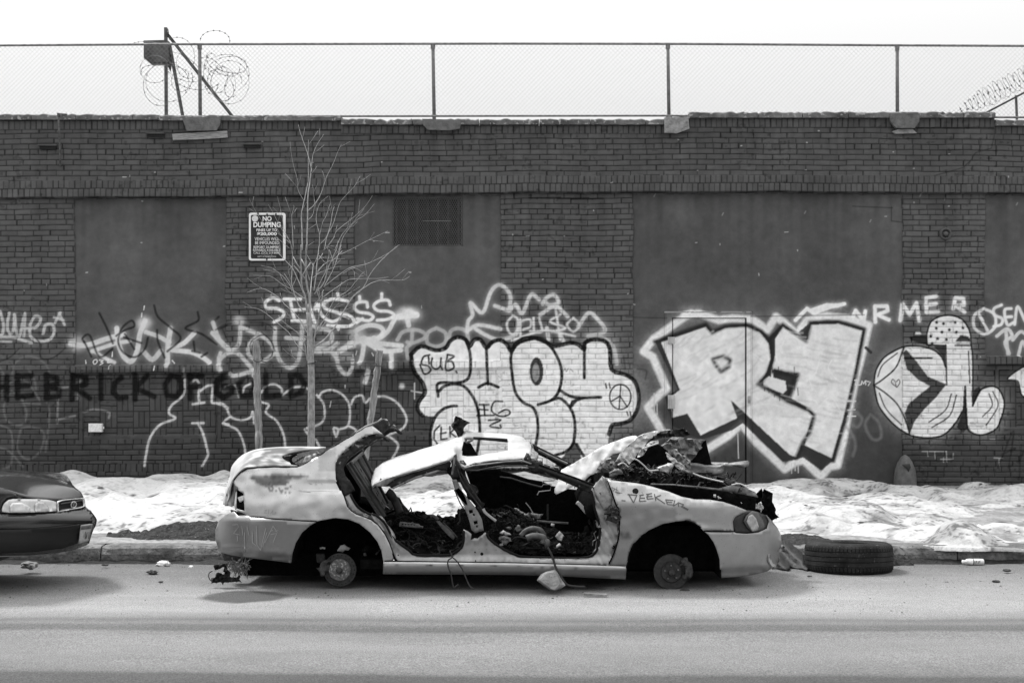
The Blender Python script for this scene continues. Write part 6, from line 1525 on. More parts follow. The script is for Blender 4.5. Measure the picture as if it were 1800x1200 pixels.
def z_engine(x, y):
    zt = H - (top(pxo(x, 11.3)) - CY) * 11.3 / FPX
    e = smooth01((y - 11.02) / 0.22)
    return zt - 0.05 - 0.34 * (1 - e)
heap('engine_remains', 1066, 1318, 10.90, 11.75, z_engine, 0.085, 3.0, m_heap)
def z_rear(x, y): return 0.25 + 0.15 * smooth01((y - 10.75) / 0.9) + 0.06 * smooth01((-0.55 - x) / 0.4)
heap('cabin_remains', 652, 800, 10.62, 11.95, z_rear, 0.055, 11.0, m_heap)
def z_front(x, y): return 0.26 + 0.20 * smooth01((y - 10.72) / 0.5) * smooth01((0.45 - x) / 0.5) + 0.02
heap('cabin_remains', 800, 1050, 10.60, 11.95, z_front, 0.075, 17.0, m_heap)
m_mid2 = mat('ash_grey', 0.14, 0.7, var=0.5, scale=18)
# loose shards in the wreck
rs_ = random.Random(42)
m = MB()
for i in range(46):                                        # burnt looms and seat springs
    xa_ = rs_.choice((rs_.uniform(-0.95, -0.5), rs_.uniform(-0.2, 0.5))); ya_ = rs_.uniform(10.68, 11.5)
    zz = z_rear if xa_ < -0.45 else z_front; q = []
    dx, dy, a0 = rs_.uniform(-.06, .06), rs_.uniform(-.03, .05), rs_.uniform(0, 6)
    spring = rs_.random() < .35
    for k in range(22):
        x_, y_ = xa_ + dx * k * .35, ya_ + dy * k * .3
        w_ = 0.018 * math.sin(k * 1.9) if spring else 0.02 * math.sin(k * .5 + a0)
        q.append((max(-1.0, min(0.55, x_ + w_)), y_, zz(x_, y_) + 0.035 + (0.018 * math.cos(k * 1.9) if spring else 0.03 * math.sin(k * .33 + a0))))
    m.tube(q, rs_.choice((.0025, .004, .006)), 5)
o = m.build('burnt_wiring', m_burnt, wreck); o['kind'] = 'stuff'
def shards(name, boxes, n, mats, smin=0.02, smax=0.09):
    lots = [MB() for _ in mats]
    for i in range(n):
        (xa, xb, ya, yb, zf) = boxes[i % len(boxes)]
        x, y = rs_.uniform(xa, xb), rs_.uniform(ya, yb)
        c = Vector((x, y, zf(x, y) + rs_.uniform(0.0, 0.05)))
        m = lots[rs_.randrange(len(mats))]
        R = Matrix.Rotation(rs_.uniform(0, 6.28), 3, 'Z') @ Matrix.Rotation(rs_.uniform(-0.9, 0.9), 3, 'X') @ Matrix.Rotation(rs_.uniform(-0.9, 0.9), 3, 'Y')
        a, b = rs_.uniform(smin, smax), rs_.uniform(smin, smax) * 0.6
        if rs_.random() < 0.45:
            p0 = c; d = R @ Vector((a * 2.2, 0, 0)); mid = c + d * 0.5 + Vector((0, 0, rs_.uniform(-0.02, 0.05)))
            m.tube([p0, mid, p0 + d], rs_.uniform(0.003, 0.008), 5)
        else:
            q = [Vector((rs_.uniform(.6, 1) * a * math.cos(t), rs_.uniform(.6, 1) * b * math.sin(t), rs_.uniform(-.4, .4) * b)) for t in np.linspace(0, 5.2, 6)]
            m.add([c + R @ v for v in q], [(0, 1, 2), (0, 2, 3), (0, 3, 4), (0, 4, 5)])
    for m, mm in zip(lots, mats):
        o = m.build(name, mm, wreck, solid=0.004); o['kind'] = 'stuff'
e0, e1 = P(1075, 0, 11.2).x, P(1335, 0, 11.2).x
shards('engine_scrap', [(e0, e1 - 0.1, 11.15, 11.75, z_engine)], 130, [m_burnt, m_char, m_char, m_burnt, m_rustd], 0.02, 0.07)
c0, c1, c2, c3 = P(665, 0, 10.9).x, P(800, 0, 10.9).x, P(850, 0, 10.9).x, P(1035, 0, 10.9).x
shards('cabin_scrap', [(c0, c1, 10.7, 11.8, z_rear), (c2, c3, 10.7, 11.7, z_front), (c2, c3 - .3, 10.7, 11.4, z_front)], 80, [m_burnt, m_char, m_char, m_char, m_char, m_char, m_mid2], 0.02, 0.065)
# ash fibres on the heap
m = MB()
for i in range(260):
    x, y = rs_.uniform(e0, e1 - .1), rs_.uniform(11.15, 11.6)
    z = z_engine(x, y) + rs_.uniform(0.0, 0.06)
    d = Vector((rs_.uniform(-.05, .05), rs_.uniform(-.03, .03), rs_.uniform(-.01, .025)))
    m.tube([(x, y, z), Vector((x, y, z)) + d * .6 + Vector((0, 0, .005)), Vector((x, y, z)) + d], 0.0022, 3, cap=False)
o = m.build('ash_fibre', mat('ash_fibre', 0.10, 0.9), wreck); o['kind'] = 'stuff'
# ragged black front end with a pale scrap
panel('radiator_support', fH((1330, 120), (1440, 118), (1520, 130), (1570, 165), (1600, 215), (1612, 260), (1600, 330), (1560, 318), (1500, 285), (1440, 258), (1380, 245), (1300, 205), (1240, 170)), lambda x, y: 11.25, m_char, wreck, step=4, solid=0.08, smooth=True, dz=lambda x, y: (0.012 * nz(x, y, 3, 2), 0.03 * nz(x, y, 4), 0.012 * nz(x, y, 3)))
m = MB()
for i in range(60):
    a = rs_.uniform(0, 1); q = (1330 + a * 36 + rs_.uniform(-2, 4), 872 + a * 36 + rs_.uniform(-6, 10)); b_ = P(*q, 11.24); d = Vector((rs_.uniform(-.01, .025), rs_.uniform(-.03, .02), rs_.uniform(-.015, .02)))
    m.tube([b_, b_ + d], 0.003, 3, cap=False)
o = m.build('burnt_fibre', m_char, wreck); o['kind'] = 'stuff'
panel('pale_scrap', fH((1390, 190), (1420, 182), (1445, 200), (1462, 172), (1480, 200), (1502, 215), (1490, 245), (1470, 262), (1452, 235), (1425, 228), (1400, 210)), lambda x, y: 11.12, m_pale, wreck, step=3, solid=0.01, dz=jit(4, 0.03, 3))
for q in (((1028, 100), (1050, 98), (1052, 130), (1030, 125)), ((1068, 112), (1105, 135), (1070, 142)), ((1282, 170), (1296, 178), (1290, 186))): panel('pale_scrap', fH(*q), lambda x, y: 10.9, m_pale, wreck, step=3, solid=0.006)
m = MB()
for q in ([(620, 360), (660, 375), (720, 425), (770, 470), (860, 468)], [(1190, 500), (1300, 540), (1480, 582)], [(760, 465), (800, 490)], [(700, 265), (860, 210)], [(470, 420), (520, 400), (570, 440)], [(1560, 610), (1640, 600), (1720, 640)]): m.tube([P(x, y, 10.93) for x, y in smoothline(fG(*q), 4)], 0.006, 5)
m.build('loose_wire', mat('pale_wire', 0.4, 0.6), wreck)
panel('wiper_motor', fG((870, 480), (890, 430), (930, 415), (970, 440), (985, 480), (940, 490)), lambda x, y: 11.05, m_pale, wreck, step=4, solid=0.05, dz=jit(4, 0.03, 13))
panel('wing_rail', fG((355, 525), (420, 485), (500, 465), (520, 490), (470, 515), (400, 535)), lambda x, y: 10.95, m_sheet, wreck, step=4, solid=0.02, dz=jit(5, 0.03, 14))
# --- things in the cabin that catch the light
m_mid = mat('cabin_grey', 0.09, 0.6, var=0.5, scale=18)
panel('seat_rail', fD((408, 395), (425, 378), (520, 388), (640, 405), (655, 425), (692, 432), (690, 452), (640, 450), (520, 440), (412, 435)), lambda x, y: 11.2, mat('seat_rail_grey', 0.25, 0.6, var=0.6, scale=25), wreck, holes=[fD((440 + k * 34, 398 + k * 2), (460 + k * 34, 400 + k * 2), (460 + k * 34, 416 + k * 2), (440 + k * 34, 414 + k * 2)) for k in range(5)], step=4, solid=0.02)
panel('seat_frame', fD((845, 372), (880, 372), (960, 440), (1040, 520), (1062, 560), (1050, 592), (1010, 560), (930, 480)), lambda x, y: 10.85, m_mid, wreck, step=4, solid=0.03)
panel('seat_frame', fD((920, 380), (1000, 450), (1080, 540), (1095, 555), (1075, 562), (980, 460)), lambda x, y: 10.9, m_mid, wreck, step=4, solid=0.02)
MB().tube([P(x, y, 11.0) for x, y in smoothline(fD((775, 315), (800, 305), (840, 325), (870, 350)), 4)], 0.012, 6).build('seat_frame', m_mid, wreck)
MB().tube([P(x, y, 11.5) for x, y in smoothline(fD((270, 20), (320, 60), (370, 150), (420, 270)), 4)], 0.035, 8).build('seat_frame', m_mid, wreck, smooth=True)
MB().tube([P(x, y, 10.80) for x, y in smoothline(fD((1130, 230), (1120, 310), (1125, 370), (1095, 405)), 4)], 0.008, 6).build('seat_belt', m_wire, wreck)
MB().tube([P(x, y, 10.9) for x, y in smoothline(fF((500, 410), (560, 350), (640, 322), (730, 340), (775, 400), (770, 470)), 4)], 0.020, 8).build('seat_frame', m_mid, wreck, smooth=True)
MB().tube([P(x, y, 10.85) for x, y in smoothline(fF((570, 440), (640, 415), (720, 418), (775, 440), (760, 500)), 4)], 0.028, 8).build('seat_frame', m_mid, wreck, smooth=True)
for q, mm, yy in ((((280, 385), (310, 362), (370, 380), (382, 400), (340, 418)), m_pale, 10.9), (((232, 462), (300, 430), (370, 450), (392, 500), (365, 535), (300, 500)), m_sheet, 10.8), (((345, 320), (380, 305), (400, 330), (370, 352)), m_mid, 11.0), (((925, 430), (968, 375), (1000, 410), (980, 470), (945, 460)), m_pale, 10.9), (((920, 520), (955, 498), (965, 520), (940, 555), (918, 550)), m_pale, 10.85), (((590, 160), (625, 138), (765, 172), (735, 208), (660, 212)), m_mid, 11.2), (((430, 95), (470, 95), (560, 155), (625, 200), (600, 208), (520, 160)), m_sheet, 11.2), (((855, 285), (885, 290), (890, 312), (862, 305)), m_pale, 11.1), (((430, 340), (460, 290), (520, 350), (490, 380)), m_sheet, 10.95)):
    panel('seat_scrap', fF(*q), lambda x, y, yy=yy: yy, mm, wreck, step=4, solid=0.02, dz=jit(5, 0.03, yy))
MB().tube([P(x, y, 11.2) for x, y in fF((690, 235), (860, 250), (1060, 262))], 0.010, 6).build('seat_rail', m_mid, wreck)
MB().tube([P(x, y, 11.2) for x, y in fF((820, 40), (818, 140), (820, 220))], 0.009, 6).build('seat_rail', m_wire, wreck)
MB().tube([P(x, y, 10.75) for x, y in smoothline(fF((1160, 15), (1200, 50), (1250, 110), (1280, 140)), 4)], [0.016] * 13, 7).build('pedal_arm', mat('pedal_grey', 0.35, 0.6), wreck, smooth=True)
MB().lathe([(0, -0.02), (0.020, -0.02), (0.022, 0.05), (0.013, 0.065), (0, 0.066)], P(*fF((815, 545))[0], 10.70), 'Z', 14).build('cylinder', m_mid, wreck, smooth=True)
panel('carpet_remains', fF((460, 575), (520, 558), (700, 560), (900, 575), (1050, 585), (1060, 605), (900, 618), (700, 632), (520, 620), (465, 600)), lambda x, y: 10.60, m_heap, wreck, step=4, solid=0.03, smooth=False, dz=jit(4, 0.02, 20))
m = MB()
for q in (((1345, 520), (1350, 470), (1385, 450), (1360, 380), (1388, 355)), ((1340, 620), (1380, 560), (1392, 470)), ((1375, 225), (1400, 255), (1470, 285), (1510, 290)), ((560, 20), (610, 80), (650, 150))): m.tube([P(x, y, 10.62) for x, y in fF(*q)], 0.004, 5)
m.build('loose_wire', m_sheet, wreck)
# hanging cables
def cable(pts, y0, y1, r):
    q = smoothline(pts, 5); n = len(q)
    MB().tube([P(x, y, y0 + (y1 - y0) * i / (n - 1)) for i, (x, y) in enumerate(q)], r, 6).build('hanging_cable', m_wire, wreck, smooth=True)
cable(fD((1005, 715), (1030, 790), (985, 830), (985, 900), (1020, 1000), (1050, 1140), (1105, 1110)), 10.44, 10.40, 0.0055)
cable(fD((1030, 790), (1080, 830), (1110, 870), (1160, 950), (1200, 1050), (1240, 1130), (1290, 1165)), 10.44, 10.38, 0.0055)
cable(fF((820, 545), (850, 600), (880, 670), (910, 770), (960, 860), (1010, 940), (1060, 985), (1150, 1000), (1260, 1005)), 10.45, 10.38, 0.008)
cable(fF((840, 590), (870, 650), (905, 760)), 10.44, 10.44, 0.008)
# --- marks on the paint
def ribbon(name, strokes, w_, m_, off=0.006, extra=None):
    m = MB()
    for q in strokes:
        q = np.asarray(q, float)
        t = np.gradient(q, axis=0) if len(q) > 1 else q * 0
        nrm = np.stack([-t[:, 1], t[:, 0]], 1); nrm /= np.linalg.norm(nrm, axis=1)[:, None] + 1e-9
        vs = []
        for p_, n_ in zip(q, nrm):
            for s in (-1, 1):
                x, y = p_ + n_ * s * w_ / 2
                ex = extra(x, y)[1] if extra else 0
                vs.append(P(x, y, Ys(x, y) + ex - off))
        m.add(vs, [(2 * i, 2 * i + 1, 2 * i + 3, 2 * i + 2) for i in range(len(q) - 1)])
    return m.build(name, m_, wreck)
def dense(q, d=3.0):
    o = [q[0]]
    for a, b in zip(q[:-1], q[1:]):
        k = max(1, int(math.hypot(b[0] - a[0], b[1] - a[1]) / d))
        o += [(a[0] + (b[0] - a[0]) * i / k, a[1] + (b[1] - a[1]) * i / k) for i in range(1, k + 1)]
    return o
m_mark = mat('marker_ink', 0.10, 0.6)
DK = [[(240, 96), (285, 176)], [(285, 176), (312, 112)], [(228, 97), (320, 106)], [(348, 106), (338, 162)], [(338, 108), (380, 100)], [(338, 134), (390, 130)], [(336, 162), (402, 156)], [(418, 98), (408, 140)], [(400, 98), (455, 88)], [(400, 120), (460, 112)], [(406, 142), (470, 134)], [(478, 92), (492, 158)], [(540, 104), (488, 124)], [(488, 124), (578, 184)], [(585, 146), (600, 190)], [(580, 146), (655, 152)], [(590, 168), (645, 172)], [(600, 190), (662, 196)], [(668, 150), (655, 206)], [(655, 206), (708, 172)], [(700, 170), (706, 214)], [(706, 176), (752, 192)], [(752, 192), (735, 206)], [(722, 208), (790, 245)], [(735, 205), (795, 238)], [(172, 154), (210, 157)]]
ribbon('marker_writing', [dense(fH(*q)) for q in DK], 1.8, m_mark, extra=dwing)
ribbon('marker_writing', [dense(fH(*q)) for q in ([(80, 30), (110, 50), (90, 70)], [(100, 40), (140, 60)], [(130, 30), (120, 80), (160, 90)], [(110, 75), (180, 85)])], 0.8, m_mark, extra=dwing)
m_scr = mat('scratch_pale', 0.29, 0.7); m_scr2 = mat('scratch_dark', 0.26, 0.7)
ribbon('scratch', [dense(fB(*q)) for q in ([(400, 300), (402, 400), (440, 430)], [(440, 240), (445, 420)], [(445, 420), (480, 470), (530, 260)], [(520, 400), (600, 240)], [(600, 240), (640, 300), (600, 395)], [(575, 320), (630, 310)], [(570, 290), (600, 280)], [(325, 300), (330, 490)], [(255, 330), (262, 385)], [(350, 250), (370, 330)], [(540, 300), (500, 440)], [(620, 290), (650, 280)])], 0.9, m_scr, 0.012, extra=bump_dz)
ribbon('scratch', [dense(fB(*q)) for q in ([(210, 230), (260, 222), (268, 250), (220, 310), (285, 325)], [(300, 240), (310, 330)], [(510, 95), (540, 85), (510, 118), (545, 120)], [(560, 80), (555, 125)], [(575, 125), (600, 85), (590, 125), (620, 130), (625, 105)], [(1170, 105), (1215, 60), (1240, 85)], [(1190, 95), (1230, 105)])], 0.8, m_scr2, 0.012, extra=lambda x, y: bump_dz(x, y) if y > 912 else dent(x, y))
ribbon('scratch', [dense(fA(*q)) for q in ([(1150, 790), (1190, 800)], [(1240, 770), (1225, 810), (1250, 800)], [(1290, 780), (1310, 810)], [(1030, 876), (1200, 884), (1500, 892)])], 0.8, m_scr2, 0.010, extra=dent)  # last long stroke is the body crease, its shade drawn as a dark line
# ================================================================== the parked saloon at the left edge
YL, YLn = 10.90, 10.20
m_cp = mat('dark_car_paint', 0.012, 0.22, var=0.1, scale=5, spec=0.5, coat=0.7)
m_cpb = mat('dark_bumper', 0.03, 0.42, var=0.2, scale=6, spec=0.4)
m_blk = mat('black_plastic', 0.008, 0.6)
m_chr = mat('chrome', 0.62, 0.25, metal=0.8, var=0.05)
m_glass = mat('car_glass', 0.02, 0.08, spec=0.8)
tip = lerpcurve([(820, 148), (860, 147), (897, 153), (905, 165), (914, 169.5), (930, 166), (955, 158), (975, 140), (1000, 120)])
def YK(px, py):
    t = max(0.0, min(1.0, px / tip(py)))
    return YLn + (YL - YLn) * t ** 1.35 + (0.10 * smooth01((860 - py) / 60) if px < 60 else 0) + 0.02 * smooth01((py - 950) / 40)
pc = thing('parked_car', 'dark parked saloon cut off by the left edge, nose towards the wreck', 'car', (-5.6, YL, 0))
BK_ = [(-108, 903)] + fK((-20, 524), (300, 520), (450, 511), (640, 497), (760, 487), (950, 456), (1005, 482), (1042, 530), (1066, 592), (1060, 642), (1032, 702), (1000, 790), (985, 850), (930, 882), (800, 932), (600, 967), (300, 990), (0, 996)) + [(-108, 979)]
def bk_dz(x, y):
    d = -0.02 * smooth01((y - 905) / 3) + 0.035 * smooth01((y - 924) / 8) * 1.0 + 0.04 * smooth01((y - 955) / 30)
    return (0, d, 0)
panel('front_bumper', BK_, YK, m_cp, pc, step=6, solid=0.01, dz=bk_dz, mirror=YL)
panel('air_intake', fK((-200, 700), (300, 695), (560, 680), (760, 662), (888, 642), (880, 760), (862, 850), (700, 905), (400, 945), (0, 965), (-200, 968)), lambda x, y: YK(x, y) - 0.016 + bk_dz(x, y)[1], m_blk, pc, step=5, solid=0.012)
MB().tube([P(x, y, YK(x, y) + bk_dz(x, y)[1] - 0.004) for x, y in dense0(fK((-200, 996), (0, 993), (300, 986), (450, 974), (600, 958)))], 0.0035, 5).build('bumper_trim', mat('bumper_trim', 0.2, 0.4), pc)
panel('fog_lamp', fK((365, 935), (400, 920), (500, 908), (505, 930), (440, 940)), lambda x, y: YK(x, y) + bk_dz(x, y)[1] - 0.012, mat('fog_glass', 0.15, 0.3), pc, step=5, solid=0.006)
hl2 = panel('headlight', fK((16, 508), (18, 450), (45, 395), (90, 361), (150, 349), (400, 351), (520, 357), (592, 370), (634, 386), (632, 497), (500, 507), (300, 514), (100, 517)), YK, m_blk, pc, step=5, solid=0.02)
panel('lens', fK((22, 500), (26, 450), (52, 400), (95, 368), (150, 357), (400, 358), (520, 364), (588, 378), (628, 393), (626, 490), (500, 499), (300, 506), (100, 509)), lambda x, y: YK(x, y) - 0.014, mat('lens_glass', 0.6, 0.18, var=0.35, scale=7, spec=0.7, coat=0.5), hl2, step=5, solid=0.004, dz=lambda x, y: (0, 0.004 * math.sin(x * 0.22) * math.cos((y - 890) * 0.09), 0))
panel('reflector', fK((118, 505), (112, 430), (140, 400), (240, 395), (330, 440), (340, 500)), lambda x, y: YK(x, y) - 0.030, mat('reflector_bright', 0.75, 0.25, var=0.3, scale=12, metal=0.3), hl2, step=4, solid=0.003)
panel('reflector', fK((392, 500), (395, 410), (430, 385), (500, 395), (545, 450), (550, 492)), lambda x, y: YK(x, y) - 0.030, mat('reflector_dim', 0.6, 0.25, var=0.3, scale=12, metal=0.3), hl2, step=4, solid=0.003)
g_out = fK((640, 385), (700, 366), (800, 354), (925, 345), (945, 380), (952, 440), (900, 460), (800, 477), (700, 492), (645, 497))
g_in = fK((654, 395), (705, 378), (800, 366), (918, 357), (932, 390), (936, 434), (890, 449), (800, 464), (700, 480), (654, 485))
gr = panel('grille', g_out, lambda x, y: YK(x, y) - 0.01, m_chr, pc, holes=[g_in], step=4, solid=0.02)
panel('grille_opening', g_out, lambda x, y: YK(x, y) + 0.02, m_blk, gr, step=6)
for k in (0.3, 0.62):
    q = [(g_in[1][0] - 5 + (937 / 6.3167 - g_in[1][0] + 5) * t, (818 + 62 + 12 * (k - 0.3) * 1.6 + 5) - 7 * t + 0.0) for t in np.linspace(0, 1, 8)]
    MB().tube([P(x, y + (k - 0.3) * 16, YK(x, y) + 0.002) for x, y in q], 0.006, 5).build('grille_bar', mat('grille_bar', 0.06, 0.4), gr)
c = P(818 / 6.3167, 820 + 420 / 6.3167, YK(129.5, 886) - 0.02)
m = MB(); pts = [c + Vector((0.017 * math.cos(t), 0.012 * math.cos(t), 0.024 * math.sin(t))) for t in np.linspace(0, 2 * math.pi, 17)]
m.tube(pts, 0.004, 5); m.tube([c + Vector((-.006, -.004, .02)), c + Vector((0, 0, -.02)), c + Vector((.006, .004, .02))], 0.003, 5); m.build('emblem', m_chr, gr)
# bonnet from the wing line to the crest, mirrored beyond the middle
nearB = lerpcurve([(-330, 839), (-120, 851), (0, 857.5), (16, 861), (28, 867.5), (40, 875), (80, 875.5), (100, 880), (125, 876), (147, 874)])
farB = lerpcurve([(-330, 806), (-120, 819), (0, 829), (19, 831), (52, 836.6), (84, 843), (111, 850), (131, 857), (141, 863.5), (147, 873)])
_n, _f = nearB, farB
nearB = lambda x: sum(_n(x + d) for d in (-21, -14, -7, 0, 7, 14, 21)) / 7 if x < 110 else _n(x)
farB = lambda x: sum(_f(x + d) for d in (-12, -6, 0, 6, 12)) / 5 if x < 125 else _f(x)
def Yb(px, py):
    t = max(0.0, min(1.0, (nearB(px) - py) / max(3.0, nearB(px) - farB(px))))
    y0 = YK(px, nearB(px)) + 0.02
    return y0 + (YL - y0) * t
BON = [(-330, 818), (-120, 838)] + fK((0, 237), (100, 261), (180, 302), (250, 346), (500, 350), (570, 357), (636, 381), (700, 362), (800, 350), (925, 341), (918, 320), (890, 276), (830, 237), (700, 192), (530, 146), (330, 106), (120, 72), (0, 58)) + [(-120, 805), (-330, 778)]
xs_h = list(np.linspace(-330, 90, 40)) + list(np.linspace(93, 147, 26))
vs, fs = [], []
KH = 14
for x in xs_h:
    n0, f0 = nearB(x), farB(x)
    y0 = YK(x, n0) + 0.015
    base = P(x, n0, y0)
    def prof(c):
        o_ = []
        for k in range(2 * KH + 1):
            t = k / KH; tt = t if t <= 1 else 2 - t
            yy_ = y0 + (YL - y0) * tt
            xx_ = (x - CX) * yy_ / FPX
            o_.append(Vector((xx_, yy_ if t <= 1 else 2 * YL - yy_, base.z + c * (1 - (1 - tt) ** 1.7))))
        return o_
    lo, hi = -0.06, 0.5
    for _ in range(24):
        c_ = (lo + hi) / 2
        ym = min(CY - (q.z - H) * FPX / q.y for q in prof(c_))
        if ym > f0: lo = c_
        else: hi = c_
    vs += prof((lo + hi) / 2)
nk = 2 * KH + 1
for i in range(len(xs_h) - 1):
    for k in range(nk - 1): fs.append((i * nk + k, (i + 1) * nk + k, (i + 1) * nk + k + 1, i * nk + k + 1))
mesh_obj('bonnet', vs, fs, m_cp, pc, True, solid=0.01)
arch = [(-190 + 84 * math.cos(t), 981 - 84 * math.sin(t)) for t in np.linspace(-0.05, math.pi + 0.05, 18)]
SIDE = [(-330, 839), (-120, 851)] + fK((0, 238), (100, 262), (180, 303), (250, 346), (150, 346), (85, 357), (40, 392), (12, 450), (10, 520)) + [(-20, 903), (-106, 903)] + arch + [(-275, 1005), (-860, 1005), (-1000, 990), (-1010, 860), (-960, 830), (-700, 820)]
panel('wing', SIDE, YK, m_cp, pc, step=12, solid=0.01, mirror=YL)
MB().tube([P(x, y, Yb(x, y) - 0.004) for x, y in dense0(fK((0, 237), (100, 261), (180, 302), (250, 346)))], 0.004, 5).build('bonnet_seam', m_blk, pc)
GLS = [(-340, 838), (-430, 742), (-480, 712), (-760, 706), (-870, 760), (-940, 830), (-700, 822)]
panel('side_window', GLS, lambda x, y: YLn + 0.06 + 0.0016 * (820 - y), m_glass, pc, step=16, solid=0.01, mirror=YL)
def quad(name, a, b, m_):
    A = [P(*q[:2], q[2]) for q in (a, b)]
    vs = [A[0], A[1], mirrorY([A[1]], YL)[0], mirrorY([A[0]], YL)[0]]
    mesh_obj(name, vs, [(0, 1, 2, 3)], m_, pc, solid=0.01)
quad('windscreen', (-330, 838, 10.25), (-475, 708, 10.36), m_glass); quad('roof', (-475, 709, 10.36), (-765, 703, 10.36), m_cp); quad('rear_window', (-765, 703, 10.36), (-940, 828, 10.25), m_glass); quad('boot_lid', (-935, 830, 10.25), (-1010, 860, 10.22), m_cp)
MB().box((P(-500, 980, YL).x, YL, 0.34), (3.4, 1.5, 0.44)).build('underbody', m_blk, pc)  # hangs low to deepen the shade under the car
MB().box((P(-40, 950, YL).x - 0.28, YL, 0.40), (0.75, 1.35, 0.50)).build('engine_block', m_blk, pc)
m_rub = mat('tyre_rubber', 0.022, 0.8, var=0.3, bump=0.3)
for px in (-190, -790):
    for sg, yy in ((1, YLn + 0.06), (-1, 2 * YL - YLn - 0.06)):
        c = Vector((P(px, 981, YLn).x, yy, 0.305))
        w_ = MB().lathe([(0.19, 0.02 * sg), (0.22, 0.0), (0.28, 0.0), (0.305, 0.03 * sg), (0.305, 0.16 * sg), (0.28, 0.19 * sg), (0.19, 0.19 * sg)], c, 'Y', 32).build('wheel', m_rub, pc, smooth=True)
        MB().lathe([(0, 0.02 * sg), (0.05, 0.01 * sg), (0.15, 0.03 * sg), (0.19, 0.015 * sg), (0.19, 0.1 * sg)], c, 'Y', 24).build('rim', m_galv, w_, smooth=True)
pl_ = panel('number_plate', fK((902, 647), (1028, 633), (1016, 690), (1000, 735), (986, 822), (876, 853), (888, 750)), lambda x, y: YK(x, y) - 0.03, mat('plate_grey', 0.36, 0.5, var=0.3, scale=30), pc, step=4, solid=0.006)
panel('plate_band', fK((906, 655), (1020, 642), (1014, 684), (900, 698)), lambda x, y: YK(x, y) - 0.034, mat('plate_band', 0.12, 0.5, var=0.4, scale=40), pl_, step=4, solid=0.002)
m = MB()
for k in range(5):
    x = 912 + k * 19; m.tube([P(*fK((x, 720 + (k % 2) * 6))[0], YK(150, 935) - 0.04), P(*fK((x - 6 + (k % 3) * 5, 770))[0], YK(150, 940) - 0.04), P(*fK((x - 4, 800))[0], YK(150, 945) - 0.04)], 0.003, 4)
m.build('plate_characters', mat('plate_ink', 0.06, 0.6), pl_)
# ================================================================== things lying in the street
# loose tyre
ty = thing('tyre', 'worn car tyre without a wheel lying flat in the gutter', 'tyre', (2.876, 11.80, -0.02))
c = Vector((2.876, 11.80, -0.022))
TILT = Matrix.Rotation(math.radians(-4.2), 3, 'X')
R0, Hh = 0.372, 0.238
ZS = 1.09
prof = [(0.225, 0.035), (0.215, 0.012), (0.24, 0.004), (0.30, 0.0), (0.345, 0.012), (0.362, 0.030)]
for zc in (0.062, 0.100, 0.138, 0.176):
    prof += [(R0 - 0.003 * abs(zc - 0.119) / 0.06, zc - 0.0035), (R0 - 0.009, zc - 0.0025), (R0 - 0.009, zc + 0.0025), (R0 - 0.003 * abs(zc - 0.119) / 0.06, zc + 0.0035)]
prof += [(0.364, 0.208), (0.350, 0.224), (0.32, 0.238), (0.28, 0.241), (0.24, 0.238), (0.205, 0.226), (0.205, 0.205), (0.28, 0.15), (0.28, 0.09), (0.225, 0.035)]
m_tyre = mat('old_tyre', 0.024, 0.85, spec=0.12, var=0.55, scale=7, bump=0.35, bscale=80, big=0.25, speck=0.36, speckscale=60, speckval=0.08)
m_t = MB().lathe(prof, (0, 0, 0), 'Z', 96)
m_t.v = [c + Vector((0, 0, -0.024)) + TILT @ Vector((v.x, v.y, v.z * ZS)) for v in m_t.v]
n_face = len(m_t.f)
for k in range(72):
    a = 2 * math.pi * k / 72; d = Vector((math.cos(a), math.sin(a), 0)); tt = Vector((-d.y, d.x, 0))
    for z0, z1, r0, r1, sw in ((0.181, 0.216, 0.3712, 0.3592, 0.003), (0.022, 0.056, 0.3600, 0.3712, -0.003)):
        p0, p1 = d * r0 + Vector((0, 0, z0)), d * r1 + Vector((0, 0, z1)) + tt * sw
        m_t.add([c + Vector((0, 0, -0.024)) + TILT @ Vector((v.x, v.y, v.z * ZS)) for v in [p0 - tt * 0.0035 + d * .001, p0 + tt * 0.0035 + d * .001, p1 + tt * 0.0035 + d * .001, p1 - tt * 0.0035 + d * .001]], [(0, 1, 2, 3)])
t_ = m_t.build('tread', m_tyre, ty, smooth=False)
t_.data.materials.append(mat('tyre_cut', 0.006, 0.9, spec=0.05))
for p_ in t_.data.polygons:
    if p_.index >= n_face: p_.material_index = 1
# plastic bottle in the gutter
bo = thing('plastic_bottle', 'small white plastic bottle lying in the gutter at right', 'bottle', P(1710, 990, 12.15))
c = P(1691, 989.2, 12.14); c.z = max(c.z, -0.003)
MB().lathe([(0, 0.018), (0.014, 0.018), (0.016, 0.028), (0.026, 0.045), (0.0275, 0.06), (0.0275, 0.175), (0.024, 0.188), (0, 0.190)], c, 'X', 20).build('body', mat('bottle_plastic', 0.62, 0.35, var=0.3, scale=30), bo, smooth=True)
MB().lathe([(0, 0.0), (0.0155, 0.001), (0.0165, 0.004), (0.0165, 0.018), (0, 0.018)], c, 'X', 16).build('cap', mat('bottle_cap', 0.75, 0.4), bo, smooth=True)
m = MB()
for k in range(4): m.box(c + Vector((0.105 + k * 0.014, -0.0275, 0.004 * (k % 2))), (0.007, 0.003, 0.022))
m.lathe([(0.0280, 0.09), (0.0280, 0.098)], c, 'X', 20); m.build('label_print', mat('label_print', 0.12, 0.5), bo)
